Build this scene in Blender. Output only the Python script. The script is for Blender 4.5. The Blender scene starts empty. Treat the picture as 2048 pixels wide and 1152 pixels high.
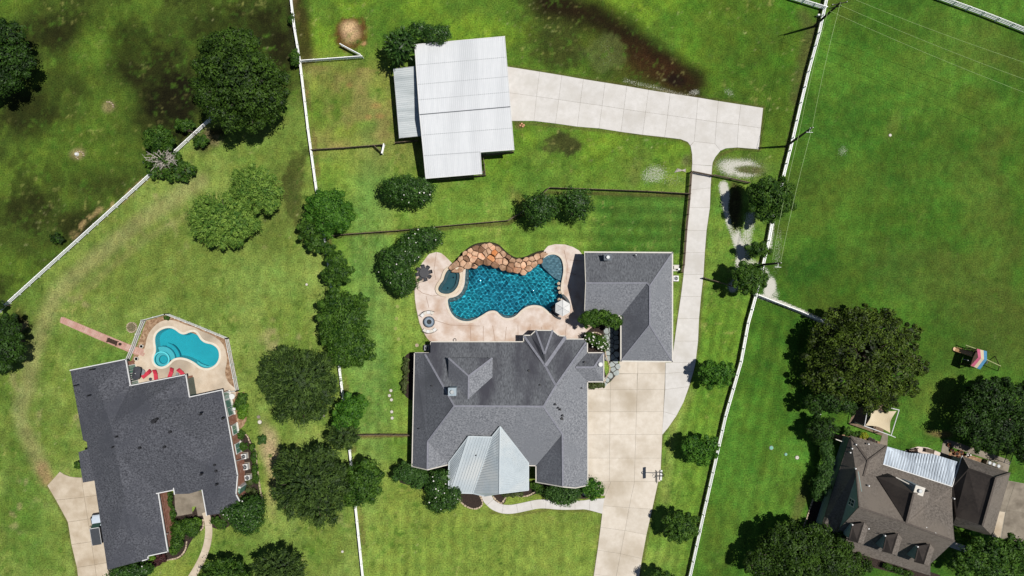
import bpy, math, random
import numpy as np
from mathutils import Vector, Matrix
from mathutils.geometry import tessellate_polygon, delaunay_2d_cdt

# ------------------------------------------------------------------ camera, sky, sun
S = 0.08            # metres per photo pixel on the ground
H = 109.0           # height of the drone
sc = bpy.context.scene
col = sc.collection
cd = bpy.data.cameras.new('camera'); cam = bpy.data.objects.new('camera', cd); col.objects.link(cam)
cam.location = (0, 0, H); cam.rotation_euler = (0, 0, 0)
cd.sensor_width = 36; cd.lens = 36 * H / (2048 * S); cd.clip_start = 1; cd.clip_end = 6000
sc.camera = cam
SUN_EL = math.radians(68); SUN_AZ = math.radians(12)      # azimuth counted from +X (right) towards +Y (up)
w = bpy.data.worlds.new('World'); sc.world = w; w.use_nodes = True
bg = w.node_tree.nodes['Background']; sky = w.node_tree.nodes.new('ShaderNodeTexSky')
sky.sky_type = 'NISHITA'; sky.sun_disc = False; sky.sun_elevation = SUN_EL
sky.sun_rotation = math.pi / 2 - SUN_AZ; sky.dust_density = 0.4
w.node_tree.links.new(sky.outputs[0], bg.inputs[0]); bg.inputs[1].default_value = 0.05
sl = bpy.data.lights.new('sun', 'SUN'); sl.energy = 5.0; sl.angle = math.radians(0.5); sl.color = (1.0, 0.965, 0.91)
sl.cycles.is_caustics_light = True
sun = bpy.data.objects.new('sun', sl); col.objects.link(sun)
sdir = Vector((math.cos(SUN_EL) * math.cos(SUN_AZ), math.cos(SUN_EL) * math.sin(SUN_AZ), math.sin(SUN_EL)))
sun.rotation_euler = sdir.to_track_quat('Z', 'Y').to_euler(); sun.location = sdir * 150
sc.view_settings.view_transform = 'Standard'; sc.view_settings.look = 'None'
sc.view_settings.exposure = 0.12; sc.view_settings.gamma = 1.0; sc.view_settings.use_curve_mapping = False

# ------------------------------------------------------------------ helpers
def W(px, py, h=0.0):
    k = (H - h) / H
    return Vector(((px - 1024) * S * k, (576 - py) * S * k, h))
def lin(c):
    return c / 12.92 if c <= .04045 else ((c + .055) / 1.055) ** 2.4
def A(hx, g=1.62):     # seen colour in full sun -> surface colour
    hx = hx.lstrip('#')
    return tuple(min(.9, lin(int(hx[i:i + 2], 16) / 255) / g) for i in (0, 2, 4))
def tag(o, label=None, cat=None, group=None, kind=None):
    if label: o['label'] = label
    if cat: o['category'] = cat
    if group: o['group'] = group
    if kind: o['kind'] = kind
    return o
def thing(name, label, cat, loc, group=None, rz=0):
    o = bpy.data.objects.new(name, None); col.objects.link(o); o.location = loc; o.rotation_euler.z = rz
    o.empty_display_size = .3
    return tag(o, label, cat, group)
def link(name, me, parent=None, m=None):
    o = bpy.data.objects.new(name, me); col.objects.link(o)
    if parent is not None: o.parent = parent
    if m is not None and not me.materials: me.materials.append(m)
    return o
class MB:
    def __init__(s): s.v = []; s.f = []
    def add(s, vs, fs):
        n = len(s.v); s.v += [tuple(v) for v in vs]; s.f += [tuple(i + n for i in f) for f in fs]; return s
    def box(s, c, d, rz=0, R=None):
        x, y, z = d[0] / 2, d[1] / 2, d[2] / 2
        vs = [Vector((sx * x, sy * y, sz * z)) for sz in (-1, 1) for sx, sy in ((-1, -1), (1, -1), (1, 1), (-1, 1))]
        M = R if R is not None else Matrix.Rotation(rz, 3, 'Z')
        c = Vector(c)
        return s.add([M @ v + c for v in vs], [(3, 2, 1, 0), (4, 5, 6, 7), (0, 1, 5, 4), (1, 2, 6, 5), (2, 3, 7, 6), (3, 0, 4, 7)])
    def bar(s, a, b, w_, h_):          # box along a segment
        a = Vector(a); b = Vector(b); d = b - a; L = d.length
        x = d.normalized(); up = Vector((0, 0, 1)) if abs(x.z) < .95 else Vector((0, 1, 0))
        y = up.cross(x).normalized(); z = x.cross(y)
        M = Matrix((x, y, z)).transposed()
        return s.box((a + b) / 2, (L, w_, h_), R=M)
    def tube(s, pts, rs, n=8, cap=True):
        pts = [Vector(p) for p in pts]; base = len(s.v)
        for i, p in enumerate(pts):
            d = (pts[min(i + 1, len(pts) - 1)] - pts[max(i - 1, 0)]).normalized()
            u = d.orthogonal().normalized(); v = d.cross(u)
            r = rs[i] if hasattr(rs, '__len__') else rs
            for k in range(n):
                a = 2 * math.pi * k / n
                s.v.append(tuple(p + (u * math.cos(a) + v * math.sin(a)) * r))
        for i in range(len(pts) - 1):
            # orthogonal() may twist; fine for short tubes
            for k in range(n):
                a = base + i * n + k; b = base + i * n + (k + 1) % n
                s.f.append((a, b, b + n, a + n))
        if cap:
            s.f.append(tuple(base + k for k in range(n))[::-1]); s.f.append(tuple(base + (len(pts) - 1) * n + k for k in range(n)))
        return s
    def cyl(s, c, r, h, n=16, r2=None):      # standing on c
        r2 = r if r2 is None else r2
        vs = [(c[0] + r * math.cos(2 * math.pi * k / n), c[1] + r * math.sin(2 * math.pi * k / n), c[2]) for k in range(n)]
        vs += [(c[0] + r2 * math.cos(2 * math.pi * k / n), c[1] + r2 * math.sin(2 * math.pi * k / n), c[2] + h) for k in range(n)]
        return s.add(vs, [tuple(range(n))[::-1], tuple(range(n, 2 * n))] + [(k, (k + 1) % n, n + (k + 1) % n, n + k) for k in range(n)])
    def prism(s, pts, z0, z1, holes=()):     # world xy points, with optional holes
        loops = [list(pts)] + [list(h) for h in holes]
        flat = [p for l in loops for p in l]; n = len(flat)
        tris = tessellate_polygon([[Vector((p[0], p[1], 0)) for p in l] for l in loops])
        vs = [(p[0], p[1], z0) for p in flat] + [(p[0], p[1], z1) for p in flat]
        fs = []
        for t in tris:
            a, b, c_ = (Vector(flat[i][:2]).to_3d() for i in t)
            t = tuple(t) if (b - a).cross(c_ - a).z > 0 else tuple(t)[::-1]
            fs.append(tuple(i + n for i in t)); fs.append(t[::-1])
        o = 0
        for li, l in enumerate(loops):
            ar = area(l); m_ = len(l)
            for i in range(m_):
                a, b = o + i, o + (i + 1) % m_
                if (ar > 0) != (li > 0): fs.append((a, b, b + n, a + n))
                else: fs.append((b, a, a + n, b + n))
            o += m_
        return s.add(vs, fs)
    def sheet(s, vs, faces, t):              # sloping faces given thickness t
        vs = [Vector(v) for v in vs]; n = len(vs); F = []
        for f in faces:
            nz = sum(((vs[f[i]] - vs[f[0]]).cross(vs[f[(i + 1) % len(f)]] - vs[f[0]])).z for i in range(1, len(f) - 1))
            f = tuple(f) if nz > 0 else tuple(f)[::-1]; F.append(f)
        edges = {}
        for f in F:
            for i in range(len(f)): edges[(f[i], f[(i + 1) % len(f)])] = 1
        fs = list(F) + [tuple(i + n for i in f)[::-1] for f in F]
        for (a, b) in edges:
            if (b, a) not in edges: fs.append((b, a, a + n, b + n))
        return s.add(list(vs) + [v - Vector((0, 0, t)) for v in vs], fs)
    def build(s, name, m, parent=None, org=None, smooth=False):
        if org is None: org = parent.location if parent is not None else Vector((0, 0, 0))
        if parent is not None and org is False: org = Vector((0, 0, 0))
        me = bpy.data.meshes.new(name)
        me.from_pydata([(v[0] - org[0], v[1] - org[1], v[2] - org[2]) for v in s.v], [], s.f)
        if smooth: me.shade_smooth()
        o = link(name, me, parent, m)
        if parent is None: o.location = org
        return o
def area(p): return sum(p[i][0] * p[(i + 1) % len(p)][1] - p[(i + 1) % len(p)][0] * p[i][1] for i in range(len(p))) / 2
def offset(pts, d):                      # outward for d>0 (any winding)
    pts = [Vector((p[0], p[1])) for p in pts]; sg = 1 if area(pts) > 0 else -1; n = len(pts); out = []
    for i in range(n):
        a, b, c = pts[i - 1], pts[i], pts[(i + 1) % n]
        e1 = (b - a).normalized(); e2 = (c - b).normalized()
        n1 = Vector((e1.y, -e1.x)) * sg; n2 = Vector((e2.y, -e2.x)) * sg
        m_ = n1 + n2
        if m_.length < .2: out.append(b + n1 * d); continue
        m_.normalize(); out.append(b + m_ * d / max(.45, m_.dot(n1)))
    return [(p.x, p.y) for p in out]
def smooth_loop(pts, it=2):
    for _ in range(it):
        o = []
        for i in range(len(pts)):
            a, b = pts[i], pts[(i + 1) % len(pts)]
            o += [(a[0] * .75 + b[0] * .25, a[1] * .75 + b[1] * .25), (a[0] * .25 + b[0] * .75, a[1] * .25 + b[1] * .75)]
        pts = o
    return pts
def smooth_line(pts, it=2):
    for _ in range(it):
        o = [pts[0]]
        for i in range(len(pts) - 1):
            a, b = pts[i], pts[i + 1]
            o += [(a[0] * .75 + b[0] * .25, a[1] * .75 + b[1] * .25), (a[0] * .25 + b[0] * .75, a[1] * .25 + b[1] * .75)]
        pts = o + [pts[-1]]
    return pts
def G(pts, h=0): return [tuple(W(x, y, h)[:2]) for x, y in pts]
def inpoly(x, y, poly):
    ins = np.zeros(np.shape(x), bool); n = len(poly)
    for i in range(n):
        x1, y1 = poly[i][:2]; x2, y2 = poly[(i + 1) % n][:2]
        if y1 == y2: continue
        c = ((y1 > y) != (y2 > y)) & (x < (x2 - x1) * (y - y1) / (y2 - y1) + x1)
        ins ^= c
    return ins

# ------------------------------------------------------------------ materials
MATS = {}
def mat(name, c1, c2=None, scale=2.0, rough=.8, metal=0, bump=0, bscale=None, spec=.3, stretch=None, c3=None, big=None, rand=0, detail=5):
    """two-tone noise, an optional broad second tone c3 (spots of size 1/big), an optional per-object shift"""
    if name in MATS: return MATS[name]
    m = bpy.data.materials.new(name); m.use_nodes = True; nt = m.node_tree; N = nt.nodes; L = nt.links
    b = N['Principled BSDF']; b.inputs['Roughness'].default_value = rough; b.inputs['Metallic'].default_value = metal
    b.inputs['Specular IOR Level'].default_value = spec
    tc = N.new('ShaderNodeNewGeometry'); src = tc.outputs['Position']
    if stretch:
        mp = N.new('ShaderNodeMapping'); mp.inputs['Scale'].default_value = stretch[:3]
        if len(stretch) > 3: mp.inputs['Rotation'].default_value = (0, 0, stretch[3])
        L.new(src, mp.inputs[0]); src = mp.outputs[0]
    c2 = c2 or tuple(x * .8 for x in c1)
    nz = N.new('ShaderNodeTexNoise'); nz.inputs['Scale'].default_value = scale; nz.inputs['Detail'].default_value = detail; nz.inputs['Roughness'].default_value = .65
    L.new(src, nz.inputs[0])
    r = N.new('ShaderNodeValToRGB'); r.color_ramp.elements[0].position = .33; r.color_ramp.elements[1].position = .67
    r.color_ramp.elements[0].color = (*c2, 1); r.color_ramp.elements[1].color = (*c1, 1); L.new(nz.outputs[0], r.inputs[0])
    out = r.outputs[0]
    if c3:
        n2 = N.new('ShaderNodeTexNoise'); n2.inputs['Scale'].default_value = big; n2.inputs['Detail'].default_value = 4; L.new(src, n2.inputs[0])
        r2 = N.new('ShaderNodeValToRGB'); r2.color_ramp.elements[0].position = .45; r2.color_ramp.elements[1].position = .7
        L.new(n2.outputs[0], r2.inputs[0])
        mx = N.new('ShaderNodeMix'); mx.data_type = 'RGBA'; L.new(r2.outputs[0], mx.inputs[0]); L.new(out, mx.inputs[6]); mx.inputs[7].default_value = (*c3, 1)
        out = mx.outputs[2]
    if rand:
        oi = N.new('ShaderNodeObjectInfo'); mr = N.new('ShaderNodeMapRange'); mr.inputs[3].default_value = 1 - rand; mr.inputs[4].default_value = 1 + rand
        L.new(oi.outputs['Random'], mr.inputs[0])
        hs = N.new('ShaderNodeHueSaturation'); L.new(mr.outputs[0], hs.inputs['Value']); L.new(out, hs.inputs['Color']); out = hs.outputs[0]
    L.new(out, b.inputs['Base Color'])
    if bump:
        n3 = N.new('ShaderNodeTexNoise'); n3.inputs['Scale'].default_value = bscale or scale * 3; n3.inputs['Detail'].default_value = 4; L.new(src, n3.inputs[0])
        bp = N.new('ShaderNodeBump'); bp.inputs['Strength'].default_value = .8; bp.inputs['Distance'].default_value = bump
        L.new(n3.outputs[0], bp.inputs['Height']); L.new(bp.outputs[0], b.inputs['Normal'])
    MATS[name] = m; return m
def leafmat(name, ca, cb, gloss=.55, trans=.25):
    if name in MATS: return MATS[name]
    m = bpy.data.materials.new(name); m.use_nodes = True; nt = m.node_tree; N = nt.nodes; L = nt.links
    b = N['Principled BSDF']; b.inputs['Roughness'].default_value = gloss; b.inputs['Specular IOR Level'].default_value = .2
    at = N.new('ShaderNodeAttribute'); at.attribute_name = 'tone'
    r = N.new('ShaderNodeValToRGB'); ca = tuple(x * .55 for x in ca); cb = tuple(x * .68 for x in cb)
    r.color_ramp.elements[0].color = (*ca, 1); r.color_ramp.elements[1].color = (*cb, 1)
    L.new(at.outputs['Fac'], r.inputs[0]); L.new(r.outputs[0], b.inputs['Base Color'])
    tr = N.new('ShaderNodeBsdfTranslucent'); L.new(r.outputs[0], tr.inputs[0])
    mx = N.new('ShaderNodeMixShader'); mx.inputs[0].default_value = trans
    L.new(b.outputs[0], mx.inputs[1]); L.new(tr.outputs[0], mx.inputs[2]); L.new(mx.outputs[0], N['Material Output'].inputs[0])
    MATS[name] = m; return m
M_CONC = mat('pale_concrete', A('#e8e4df'), A('#dcd8d2'), 1.3, .85, c3=A('#d6d1c9'), big=.35, rand=.03, bump=.004, bscale=20)
M_CONCW = mat('warm_concrete', A('#ebe1d2'), A('#ddd1c0'), 1.1, .85, c3=A('#c3b5a0'), big=.2, rand=.04, bump=.004, bscale=20)
M_CONCB = mat('old_concrete', A('#dfd0ba'), A('#cfbfa7'), 1.0, .88, c3=A('#bba88e'), big=.35, rand=.04, bump=.004, bscale=18)
M_CONCG = mat('grey_concrete', A('#a39888'), A('#8f8575'), 1.4, .88, c3=A('#786e60'), big=.5, rand=.05)
M_JOINT = mat('joint', A('#a9a193'), A('#938b7d'), 3, .95)
M_STAMP = mat('stamped_concrete', A('#f0e2d8'), A('#dccabc'), .9, .8, c3=A('#c9ab94'), big=.4, bump=.02, bscale=4)
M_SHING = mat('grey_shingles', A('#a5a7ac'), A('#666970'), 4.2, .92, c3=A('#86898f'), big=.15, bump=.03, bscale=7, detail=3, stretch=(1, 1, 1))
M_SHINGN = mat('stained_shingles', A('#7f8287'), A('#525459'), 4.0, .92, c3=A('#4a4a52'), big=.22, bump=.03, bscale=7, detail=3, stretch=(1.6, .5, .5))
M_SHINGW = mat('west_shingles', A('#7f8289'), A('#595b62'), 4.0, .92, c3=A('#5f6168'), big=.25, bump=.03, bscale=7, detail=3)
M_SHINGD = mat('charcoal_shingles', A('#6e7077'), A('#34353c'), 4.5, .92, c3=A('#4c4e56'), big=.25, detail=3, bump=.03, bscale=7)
M_SHINGB = mat('brown_shingles', A('#8b8279'), A('#5c544d'), 3.6, .92, c3=A('#82786e'), big=.2, detail=3, bump=.03, bscale=8)
M_WHITE = mat('white_paint', A('#f4f4f2'), A('#e6e6e4'), 2, .45)
M_VINYL = mat('white_vinyl', (.88, .88, .87), (.8, .8, .79), 1.2, .4)
M_TRIM = mat('cream_trim', A('#ece6da'), A('#ded8cc'), 2, .6)
M_BARN = mat('white_metal_sheet', A('#f0f2f4'), A('#e4e7ea'), .8, .45, c3=A('#d7dadd'), big=.12, stretch=(3, .35, .35, -.09))
M_BARNL = mat('weathered_metal_sheet', A('#e2e7e8'), A('#cdd5d7'), .9, .5, c3=A('#b9c2c4'), big=.25, stretch=(.35, 3, 1, -.09))
M_SEAM = mat('seam_metal', A('#d3dde2'), A('#c4cfd5'), .7, .4, metal=.05, c3=A('#dfe3e2'), big=.3)
M_SEAMCAP = mat('seam_cap', A('#dde6ea'), A('#d2dce0'), 2, .35)
M_GALV = mat('corrugated_galvanised', A('#aab6c2'), A('#84909d'), .9, .4, metal=.2, c3=A('#6f7c8a'), big=.6, stretch=(1.6, .25, 1, .3))
M_BRICK = mat('red_brick', A('#b9826d'), A('#9c6753'), 5, .9, c3=A('#c79a86'), big=2)
M_PAVER = mat('pink_pavers', A('#cfa394'), A('#b98a7a'), 5, .9, c3=A('#d9b6a6'), big=1.2, bump=.01)
M_WALL = mat('limestone_wall', A('#c9bda8'), A('#b0a48f'), 3, .9)
M_DKWALL = mat('dark_green_siding', A('#9fb8b4'), A('#8aa39f'), 2, .8)
M_GLASS = mat('window_glass', (.03, .07, .06), (.02, .045, .045), 1, .08, spec=.6)
M_GGLASS = mat('green_glass', A('#7ba896'), A('#5c8a7c'), 2, .15, spec=.5)
M_WOOD = mat('weathered_fence_wood', A('#8c7b68'), A('#5f5144'), 3, .9, rand=.12)
M_DKWOOD = mat('dark_wood', A('#5a4436'), A('#3d2d24'), 4, .85)
M_BROWNW = mat('pole_wood', (.035, .028, .022), (.02, .016, .013), 3, .9)
M_BARK = mat('bark', (.11, .085, .065), (.05, .038, .03), 6, .95, bump=.03)
M_PALEBARK = mat('pale_bark', (.42, .38, .33), (.3, .27, .24), 6, .9)
M_MULCH = mat('dark_mulch', A('#4b3c34'), A('#241d1b'), 6, .98, bump=.05, bscale=12)
M_MULCHB = mat('brown_mulch', A('#b08d6c'), A('#7c5f49'), 5, .98, c3=A('#c9ab8c'), big=2.2, bump=.05, bscale=12)
M_ROCKT = mat('tan_sandstone', A('#eac4a4'), A('#cfa382'), 1.6, .85, c3=A('#b08a6a'), big=.9, bump=.08, bscale=3, rand=.15)
M_ROCKB = mat('brown_sandstone', A('#b98f72'), A('#8f6a50'), 1.6, .85, c3=A('#77583f'), big=.9, bump=.08, bscale=3, rand=.15)
M_ROCK = mat('sandstone', A('#eeb48e'), A('#d0926a'), 2.2, .85, c3=A('#f3d0b0'), big=.8, bump=.08, bscale=3, rand=.18)
M_ROCKO = mat('orange_sandstone', A('#ec9d60'), A('#d5834a'), 2.2, .85, c3=A('#efb585'), big=1, bump=.05, bscale=3)
M_EDGE = mat('edging_stone', A('#d9c6ac'), A('#b39f86'), 4, .9, rand=.15)
M_FLAG = mat('grey_flagstone', A('#bfc6c2'), A('#a2aba8'), 2.5, .8, rand=.12, bump=.02)
M_BLACK = mat('black_metal', (.012, .012, .014), (.02, .02, .022), 3, .5)
M_CHAR = mat('charcoal_fabric', (.045, .047, .055), (.03, .031, .038), 3, .8)
M_RED = mat('red_fabric', A('#e0475a'), A('#c93347'), 3, .7)
M_SAIL = mat('cream_cloth', A('#e6d6b6'), A('#dbc9a6'), .6, .8)
M_GREY = mat('grey_plastic', A('#9fa3a6'), A('#84888b'), 3, .6)
M_ALU = mat('light_grey_metal', A('#cfd2d2'), A('#b8bcbc'), 2, .45, metal=.2)
M_PURPLE = mat('steel_pipe', A('#8d8a84'), A('#6f6c66'), 3, .6)

# ------------------------------------------------------------------ ground painting
rng0 = np.random.default_rng(7)
STEP = .3; X0, X1, Y0, Y1 = -98, 98, -60, 60
nx = int((X1 - X0) / STEP) + 1; ny = int((Y1 - Y0) / STEP) + 1
gx, gy = np.meshgrid(np.linspace(X0, X1, nx), np.linspace(Y0, Y1, ny))
PX = gx / S + 1024; PY = 576 - gy / S
def vnoise(scale_px, seed, octv=3, sx=1.0, sy=1.0, rot=0.0):
    out = np.zeros_like(gx); amp = 1; tot = 0
    ca, sa = math.cos(rot), math.sin(rot)
    U = (PX * ca + PY * sa) * sx; V_ = (-PX * sa + PY * ca) * sy
    for o in range(octv):
        r = np.random.default_rng(seed * 31 + o); s_ = scale_px / 2 ** o
        u = U / s_ + 500; v = V_ / s_ + 500; iu = np.floor(u).astype(int); iv = np.floor(v).astype(int)
        fu = u - iu; fv = v - iv; fu = fu * fu * (3 - 2 * fu); fv = fv * fv * (3 - 2 * fv)
        T = r.random((257, 257)); q = lambda a, b: T[a % 257, b % 257]
        out += amp * ((q(iu, iv) * (1 - fu) + q(iu + 1, iv) * fu) * (1 - fv) + (q(iu, iv + 1) * (1 - fu) + q(iu + 1, iv + 1) * fu) * fv)
        tot += amp; amp *= .55
    return out / tot
def rgb(h): return np.array(A(h))
GC = np.zeros(gx.shape + (3,)); GC[:] = rgb('#5b8a2c'); PET = np.zeros_like(gx)
def ss(a, b, x): t = np.clip((x - a) / (b - a), 0, 1); return t * t * (3 - 2 * t)
def blend(mask, c):
    global GC
    c = rgb(c) if isinstance(c, str) else c
    GC = GC * (1 - mask[..., None]) + c * mask[..., None]
wob1 = (vnoise(60, 3) - .5) * 50; wob2 = (vnoise(60, 4) - .5) * 50
def blob(cx, cy, rx, ry, rot=0, soft=.5, wob=1.0):
    x = PX + wob1 * wob - cx; y = PY + wob2 * wob - cy; a = math.radians(rot)
    u = (x * math.cos(a) + y * math.sin(a)) / rx; v = (-x * math.sin(a) + y * math.cos(a)) / ry
    return 1 - ss(1 - soft, 1 + soft * .5, np.sqrt(u * u + v * v))
NA = vnoise(26, 71, 4); NB = vnoise(9, 72, 3)
def rag(m, k=1.0): return ss(.30, .70, m + ((NA - .5) * 1.0 + (NB - .5) * .9) * k * (m > .01)) * (m > .01)
def region(poly, soft=0): return inpoly(PX, PY, poly).astype(float)
def seg(pts, wpx, soft=.6, wob=.3):
    d = np.full(gx.shape, 1e9); x = PX + wob1 * wob; y = PY + wob2 * wob
    for (ax, ay), (bx, by) in zip(pts[:-1], pts[1:]):
        t = np.clip(((x - ax) * (bx - ax) + (y - ay) * (by - ay)) / ((bx - ax) ** 2 + (by - ay) ** 2), 0, 1)
        d = np.minimum(d, np.hypot(x - ax - t * (bx - ax), y - ay - t * (by - ay)))
    return 1 - ss(wpx * (1 - soft), wpx * (1 + soft), d)
FB = [(560, -600), (583, 0), (600, 125), (635, 390), (650, 470), (665, 580), (680, 740), (700, 900), (727, 1152), (790, 2000)]
FC = [(1800, -600), (1651, 0), (1600, 208), (1566, 354), (1537, 482), (1511, 590), (1482, 722), (1451, 831), (1407, 1027), (1380, 1152), (1200, 2000)]
def xat(line, y):
    ys = np.array([p[1] for p in line]); xs = np.array([p[0] for p in line]); return np.interp(y, ys, xs)
xb = xat(FB, PY); xc = xat(FC, PY)
# right-hand field: deep green
R = (PX > xc).astype(float)
blend(R, '#47701e')
blend(R * ss(.45, .7, vnoise(150, 11)) * .7, '#5c8a2a')
blend(R * ss(.5, .75, vnoise(90, 12)) * .5, '#2f5d1b')
blend(R * ss(.55, .8, vnoise(130, 13)) * .55, '#5a6a22')
blend(R * ss(1750, 2040, PX) * ss(.4, .65, vnoise(110, 14)) * .5, '#60682a')
blend(R * ss(640, 900, PY) * ss(.3, .6, vnoise(70, 15)) * .5, '#5f9230')
blend(R * blob(1880, 560, 190, 70, 20) * .3, '#5f6a2c')
# middle yards
C = ((PX >= xb) & (PX <= xc)).astype(float)
blend(C, '#749a3a')
blend(C * ss(.45, .7, vnoise(90, 21)) * .6, '#93ae4e')
blend(C * ss(.55, .75, vnoise(60, 22)) * .5, '#588630')
blend(C * ss(880, 960, PY) * ss(1230, 1190, PX) * .5, '#98a74c')
blend(C * ss(420, 250, PY) * .75, '#557d20')
blend(C * ss(420, 250, PY) * ss(.45, .65, vnoise(70, 23)) * .7, '#7da42c')
blend(C * ss(1280, 1500, PX) * ss(420, 250, PY) * .85, '#4c6c20')
blend(C * ss(1200, 1600, PX) * ss(230, 60, PY) * ss(.35, .6, vnoise(80, 24)) * .6, '#4c8a20')
blend(C * ss(1330, 1400, PX) * ss(560, 640, PY) * .75, '#6b9430')
blend(C * blob(1450, 730, 70, 240, 12, .5, .3) * .35, '#5d8c26')
blend(region([(1170, 388), (1375, 392), (1365, 505), (1168, 505)]) * .8 * ss(1168, 1210, PX + wob1 * .3), '#457629')
blend(C * blob(740, 600, 50, 500, 0, .6, .3) * .4, '#74a058')
blend(C * ss(1040, 1060, PY) * ss(1230, 1190, PX) * .3, '#79a03c')
# left yard
Lf = (PX < xb).astype(float)
yd = 622 - (PX - 3) * (397 / 437.0)          # diagonal fence
Lyard = Lf * np.where(PX < 450, (PY > yd).astype(float), ss(150, 300, PY + wob1 * .8))
blend(Lf, '#4b6022')
blend(Lf * ss(.42, .66, vnoise(90, 31)) * .6, '#678a2c')
blend(Lf * rag(ss(.40, .66, vnoise(70, 32, 4))) * .5, '#2c3013')
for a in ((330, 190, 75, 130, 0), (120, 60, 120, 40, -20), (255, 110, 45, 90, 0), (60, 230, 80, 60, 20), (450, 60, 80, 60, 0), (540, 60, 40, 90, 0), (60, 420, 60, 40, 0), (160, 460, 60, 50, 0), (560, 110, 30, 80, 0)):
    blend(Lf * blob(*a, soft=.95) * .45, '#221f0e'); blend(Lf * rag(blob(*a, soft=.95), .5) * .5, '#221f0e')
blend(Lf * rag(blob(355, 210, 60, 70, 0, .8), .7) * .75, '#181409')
for a in ((190, 90, 45, 90, 10), (215, 215, 60, 45, 0), (180, 300, 120, 60, 0), (20, 10, 60, 30, 0), (370, 330, 60, 20, 0)):
    blend(Lf * blob(*a, soft=.95) * .5, '#6c922e')
blend(Lyard, '#7b9440')
blend(Lyard * ss(.4, .65, vnoise(80, 33)) * .65, '#93ad55')
blend(Lyard * ss(.5, .7, vnoise(50, 34)) * .5, '#6d8f38')
blend(Lyard * ss(120, 60, PX + (PY - 900) * .05) * ss(.3, .5, vnoise(60, 35)) * .6, '#5f7f2e')
blend(Lyard * blob(550, 420, 60, 110, 20, .7) * .6, '#5c6d30')
blend(Lyard * rag(blob(592, 370, 30, 100, 0, .9), .6) * .65, '#36381a')
blend(Lyard * ss(330, 200, PY) * .6, '#56702a')
blend(Lyard * blob(520, 560, 100, 60, 0, .7) * .4, '#8fb158')
blend(Lyard * blob(230, 740, 80, 60, 0, .7) * .6, '#6c9a3c')
blend(Lyard * blob(60, 1050, 60, 120, 0, .7) * .6, '#5f8a32')
blend(Lyard * blob(30, 900, 55, 130, 0, .8) * .45, '#5d7c30')
blend(Lyard * blob(520, 1110, 110, 50, 0, .8) * .45, '#5f8c34')
blend(Lyard * blob(200, 700, 90, 40, 20, .8) * .3, '#5f8c34')
blend(Lyard * seg([(400, 360), (230, 480), (110, 590), (70, 700), (40, 830), (80, 930)], 16, .8) * .55, '#aaa873')
blend(Lyard * seg([(430, 395), (260, 500), (150, 600)], 9, .8) * .35, '#a3a368')
blend(Lf * blob(40, 660, 30, 40, 0, .7) * .9, '#2e2413')
blend(Lf * blob(430, 280, 40, 22, -30, .7) * .9, '#33281a')
blend(Lf * blob(315, 350, 28, 14, -30, .7) * .5, '#a89765')
blend(Lyard * ss(.62, .8, vnoise(26, 36)) * ss(.5, .7, vnoise(140, 37)) * .6, '#b5ab7c')
blend(Lyard * blob(540, 900, 22, 55, -12, .8, .5) * .9, '#cdb892')
blend(Lyard * blob(545, 960, 18, 70, 0, .8, .5) * .6, '#b9a878')
blend(Lyard * blob(350, 1140, 60, 40, 0, .6, .3) * .5, '#8a9c3c')
blend(Lyard * seg([(84, 935), (95, 960)], 12, .8) * .8, '#b79a72')
# bare patches, mud, dirt, and weeds with rail shadow at the right fence
blend(C * rag(blob(700, 70, 44, 38, 0, .8, .5), .5) * .85, '#6e4027'); blend(C * blob(702, 68, 24, 20, 20, .7, .5), '#e6c69b')
blend(C * blob(730, 88, 6, 4, 0, .5, .2), '#d3a878')
blend(C * seg([(598, -20), (606, 60), (612, 120)], 18, .7) * .85, '#3a2a18')
blend(Lf * seg([(583, 10), (590, 115)], 9, .7) * .8, '#2a2a18')
mud = seg([(1070, -10), (1150, 60), (1230, 100), (1330, 150), (1370, 168)], 40, .5, .5)
wet = np.maximum(mud, np.maximum(blob(1110, 70, 90, 85, 35, .9, .6), blob(1230, 130, 110, 60, 25, .9, .6)))
blend(C * wet ** .8 * .45, '#40451f'); blend(C * rag(wet, .7) * .45, '#3c401c')
blend(C * seg([(1100, 5), (1180, 28), (1260, 75), (1330, 130), (1380, 165)], 26, .8, .3) ** .5 * .95, '#24170c')
blend(C * blob(1300, 138, 85, 36, 25, .9, .4) ** .7 * .9, '#3f2a15')
blend(C * blob(1350, 160, 24, 14, 20, .5, .2) * .9, '#241812')
blend(C * rag(blob(1205, 110, 50, 42, 0, .9, .5), .8) * .5, '#66763f')
blend(C * rag(blob(1110, 90, 60, 50, 20, .9, .7)) * .5, '#37361c')
blend(C * rag(blob(1125, 298, 42, 24, 10, .9, .8)) * .8, '#3f3a26')
blend(C * seg([(630, 160), (780, 150), (830, 300), (630, 290)], 40, .9, .5) * .4, '#a39a5a')
blend(region([(612, 130), (785, 140), (830, 285), (625, 300)]) * ss(.35, .7, vnoise(45, 41)) * .55, '#a08f5b')
for q in ((752, 212, 12, 7), (758, 232, 11, 6), (735, 233, 8, 6), (618, 190, 6, 8), (700, 170, 8, 5)): blend(C * blob(*q, 0, .5, .2) * .6, '#ad9058')
blend(C * blob(1040, 395, 25, 14, 0, .7) * .6, '#7b7a3e'); blend(C * blob(1255, 340, 22, 25, 0, .7) * .4, '#7b7a4a')
blend(C * blob(1035, 250, 12, 8, 0, .6, .3) * .7, '#6b573c')
blend(C * blob(1375, 325, 12, 14, 0, .6, .3) * .7, '#6b6a48')
blend(region([(1440, 360), (1500, 365), (1490, 470), (1455, 470)]) * blob(1470, 410, 16, 60, 0, .5, .2) * .95, '#4b4228')
blend(seg([(1605, 30), (1620, 60), (1590, 200)], 12, .8, .1) * C * .6, '#5b5a36')
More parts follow.
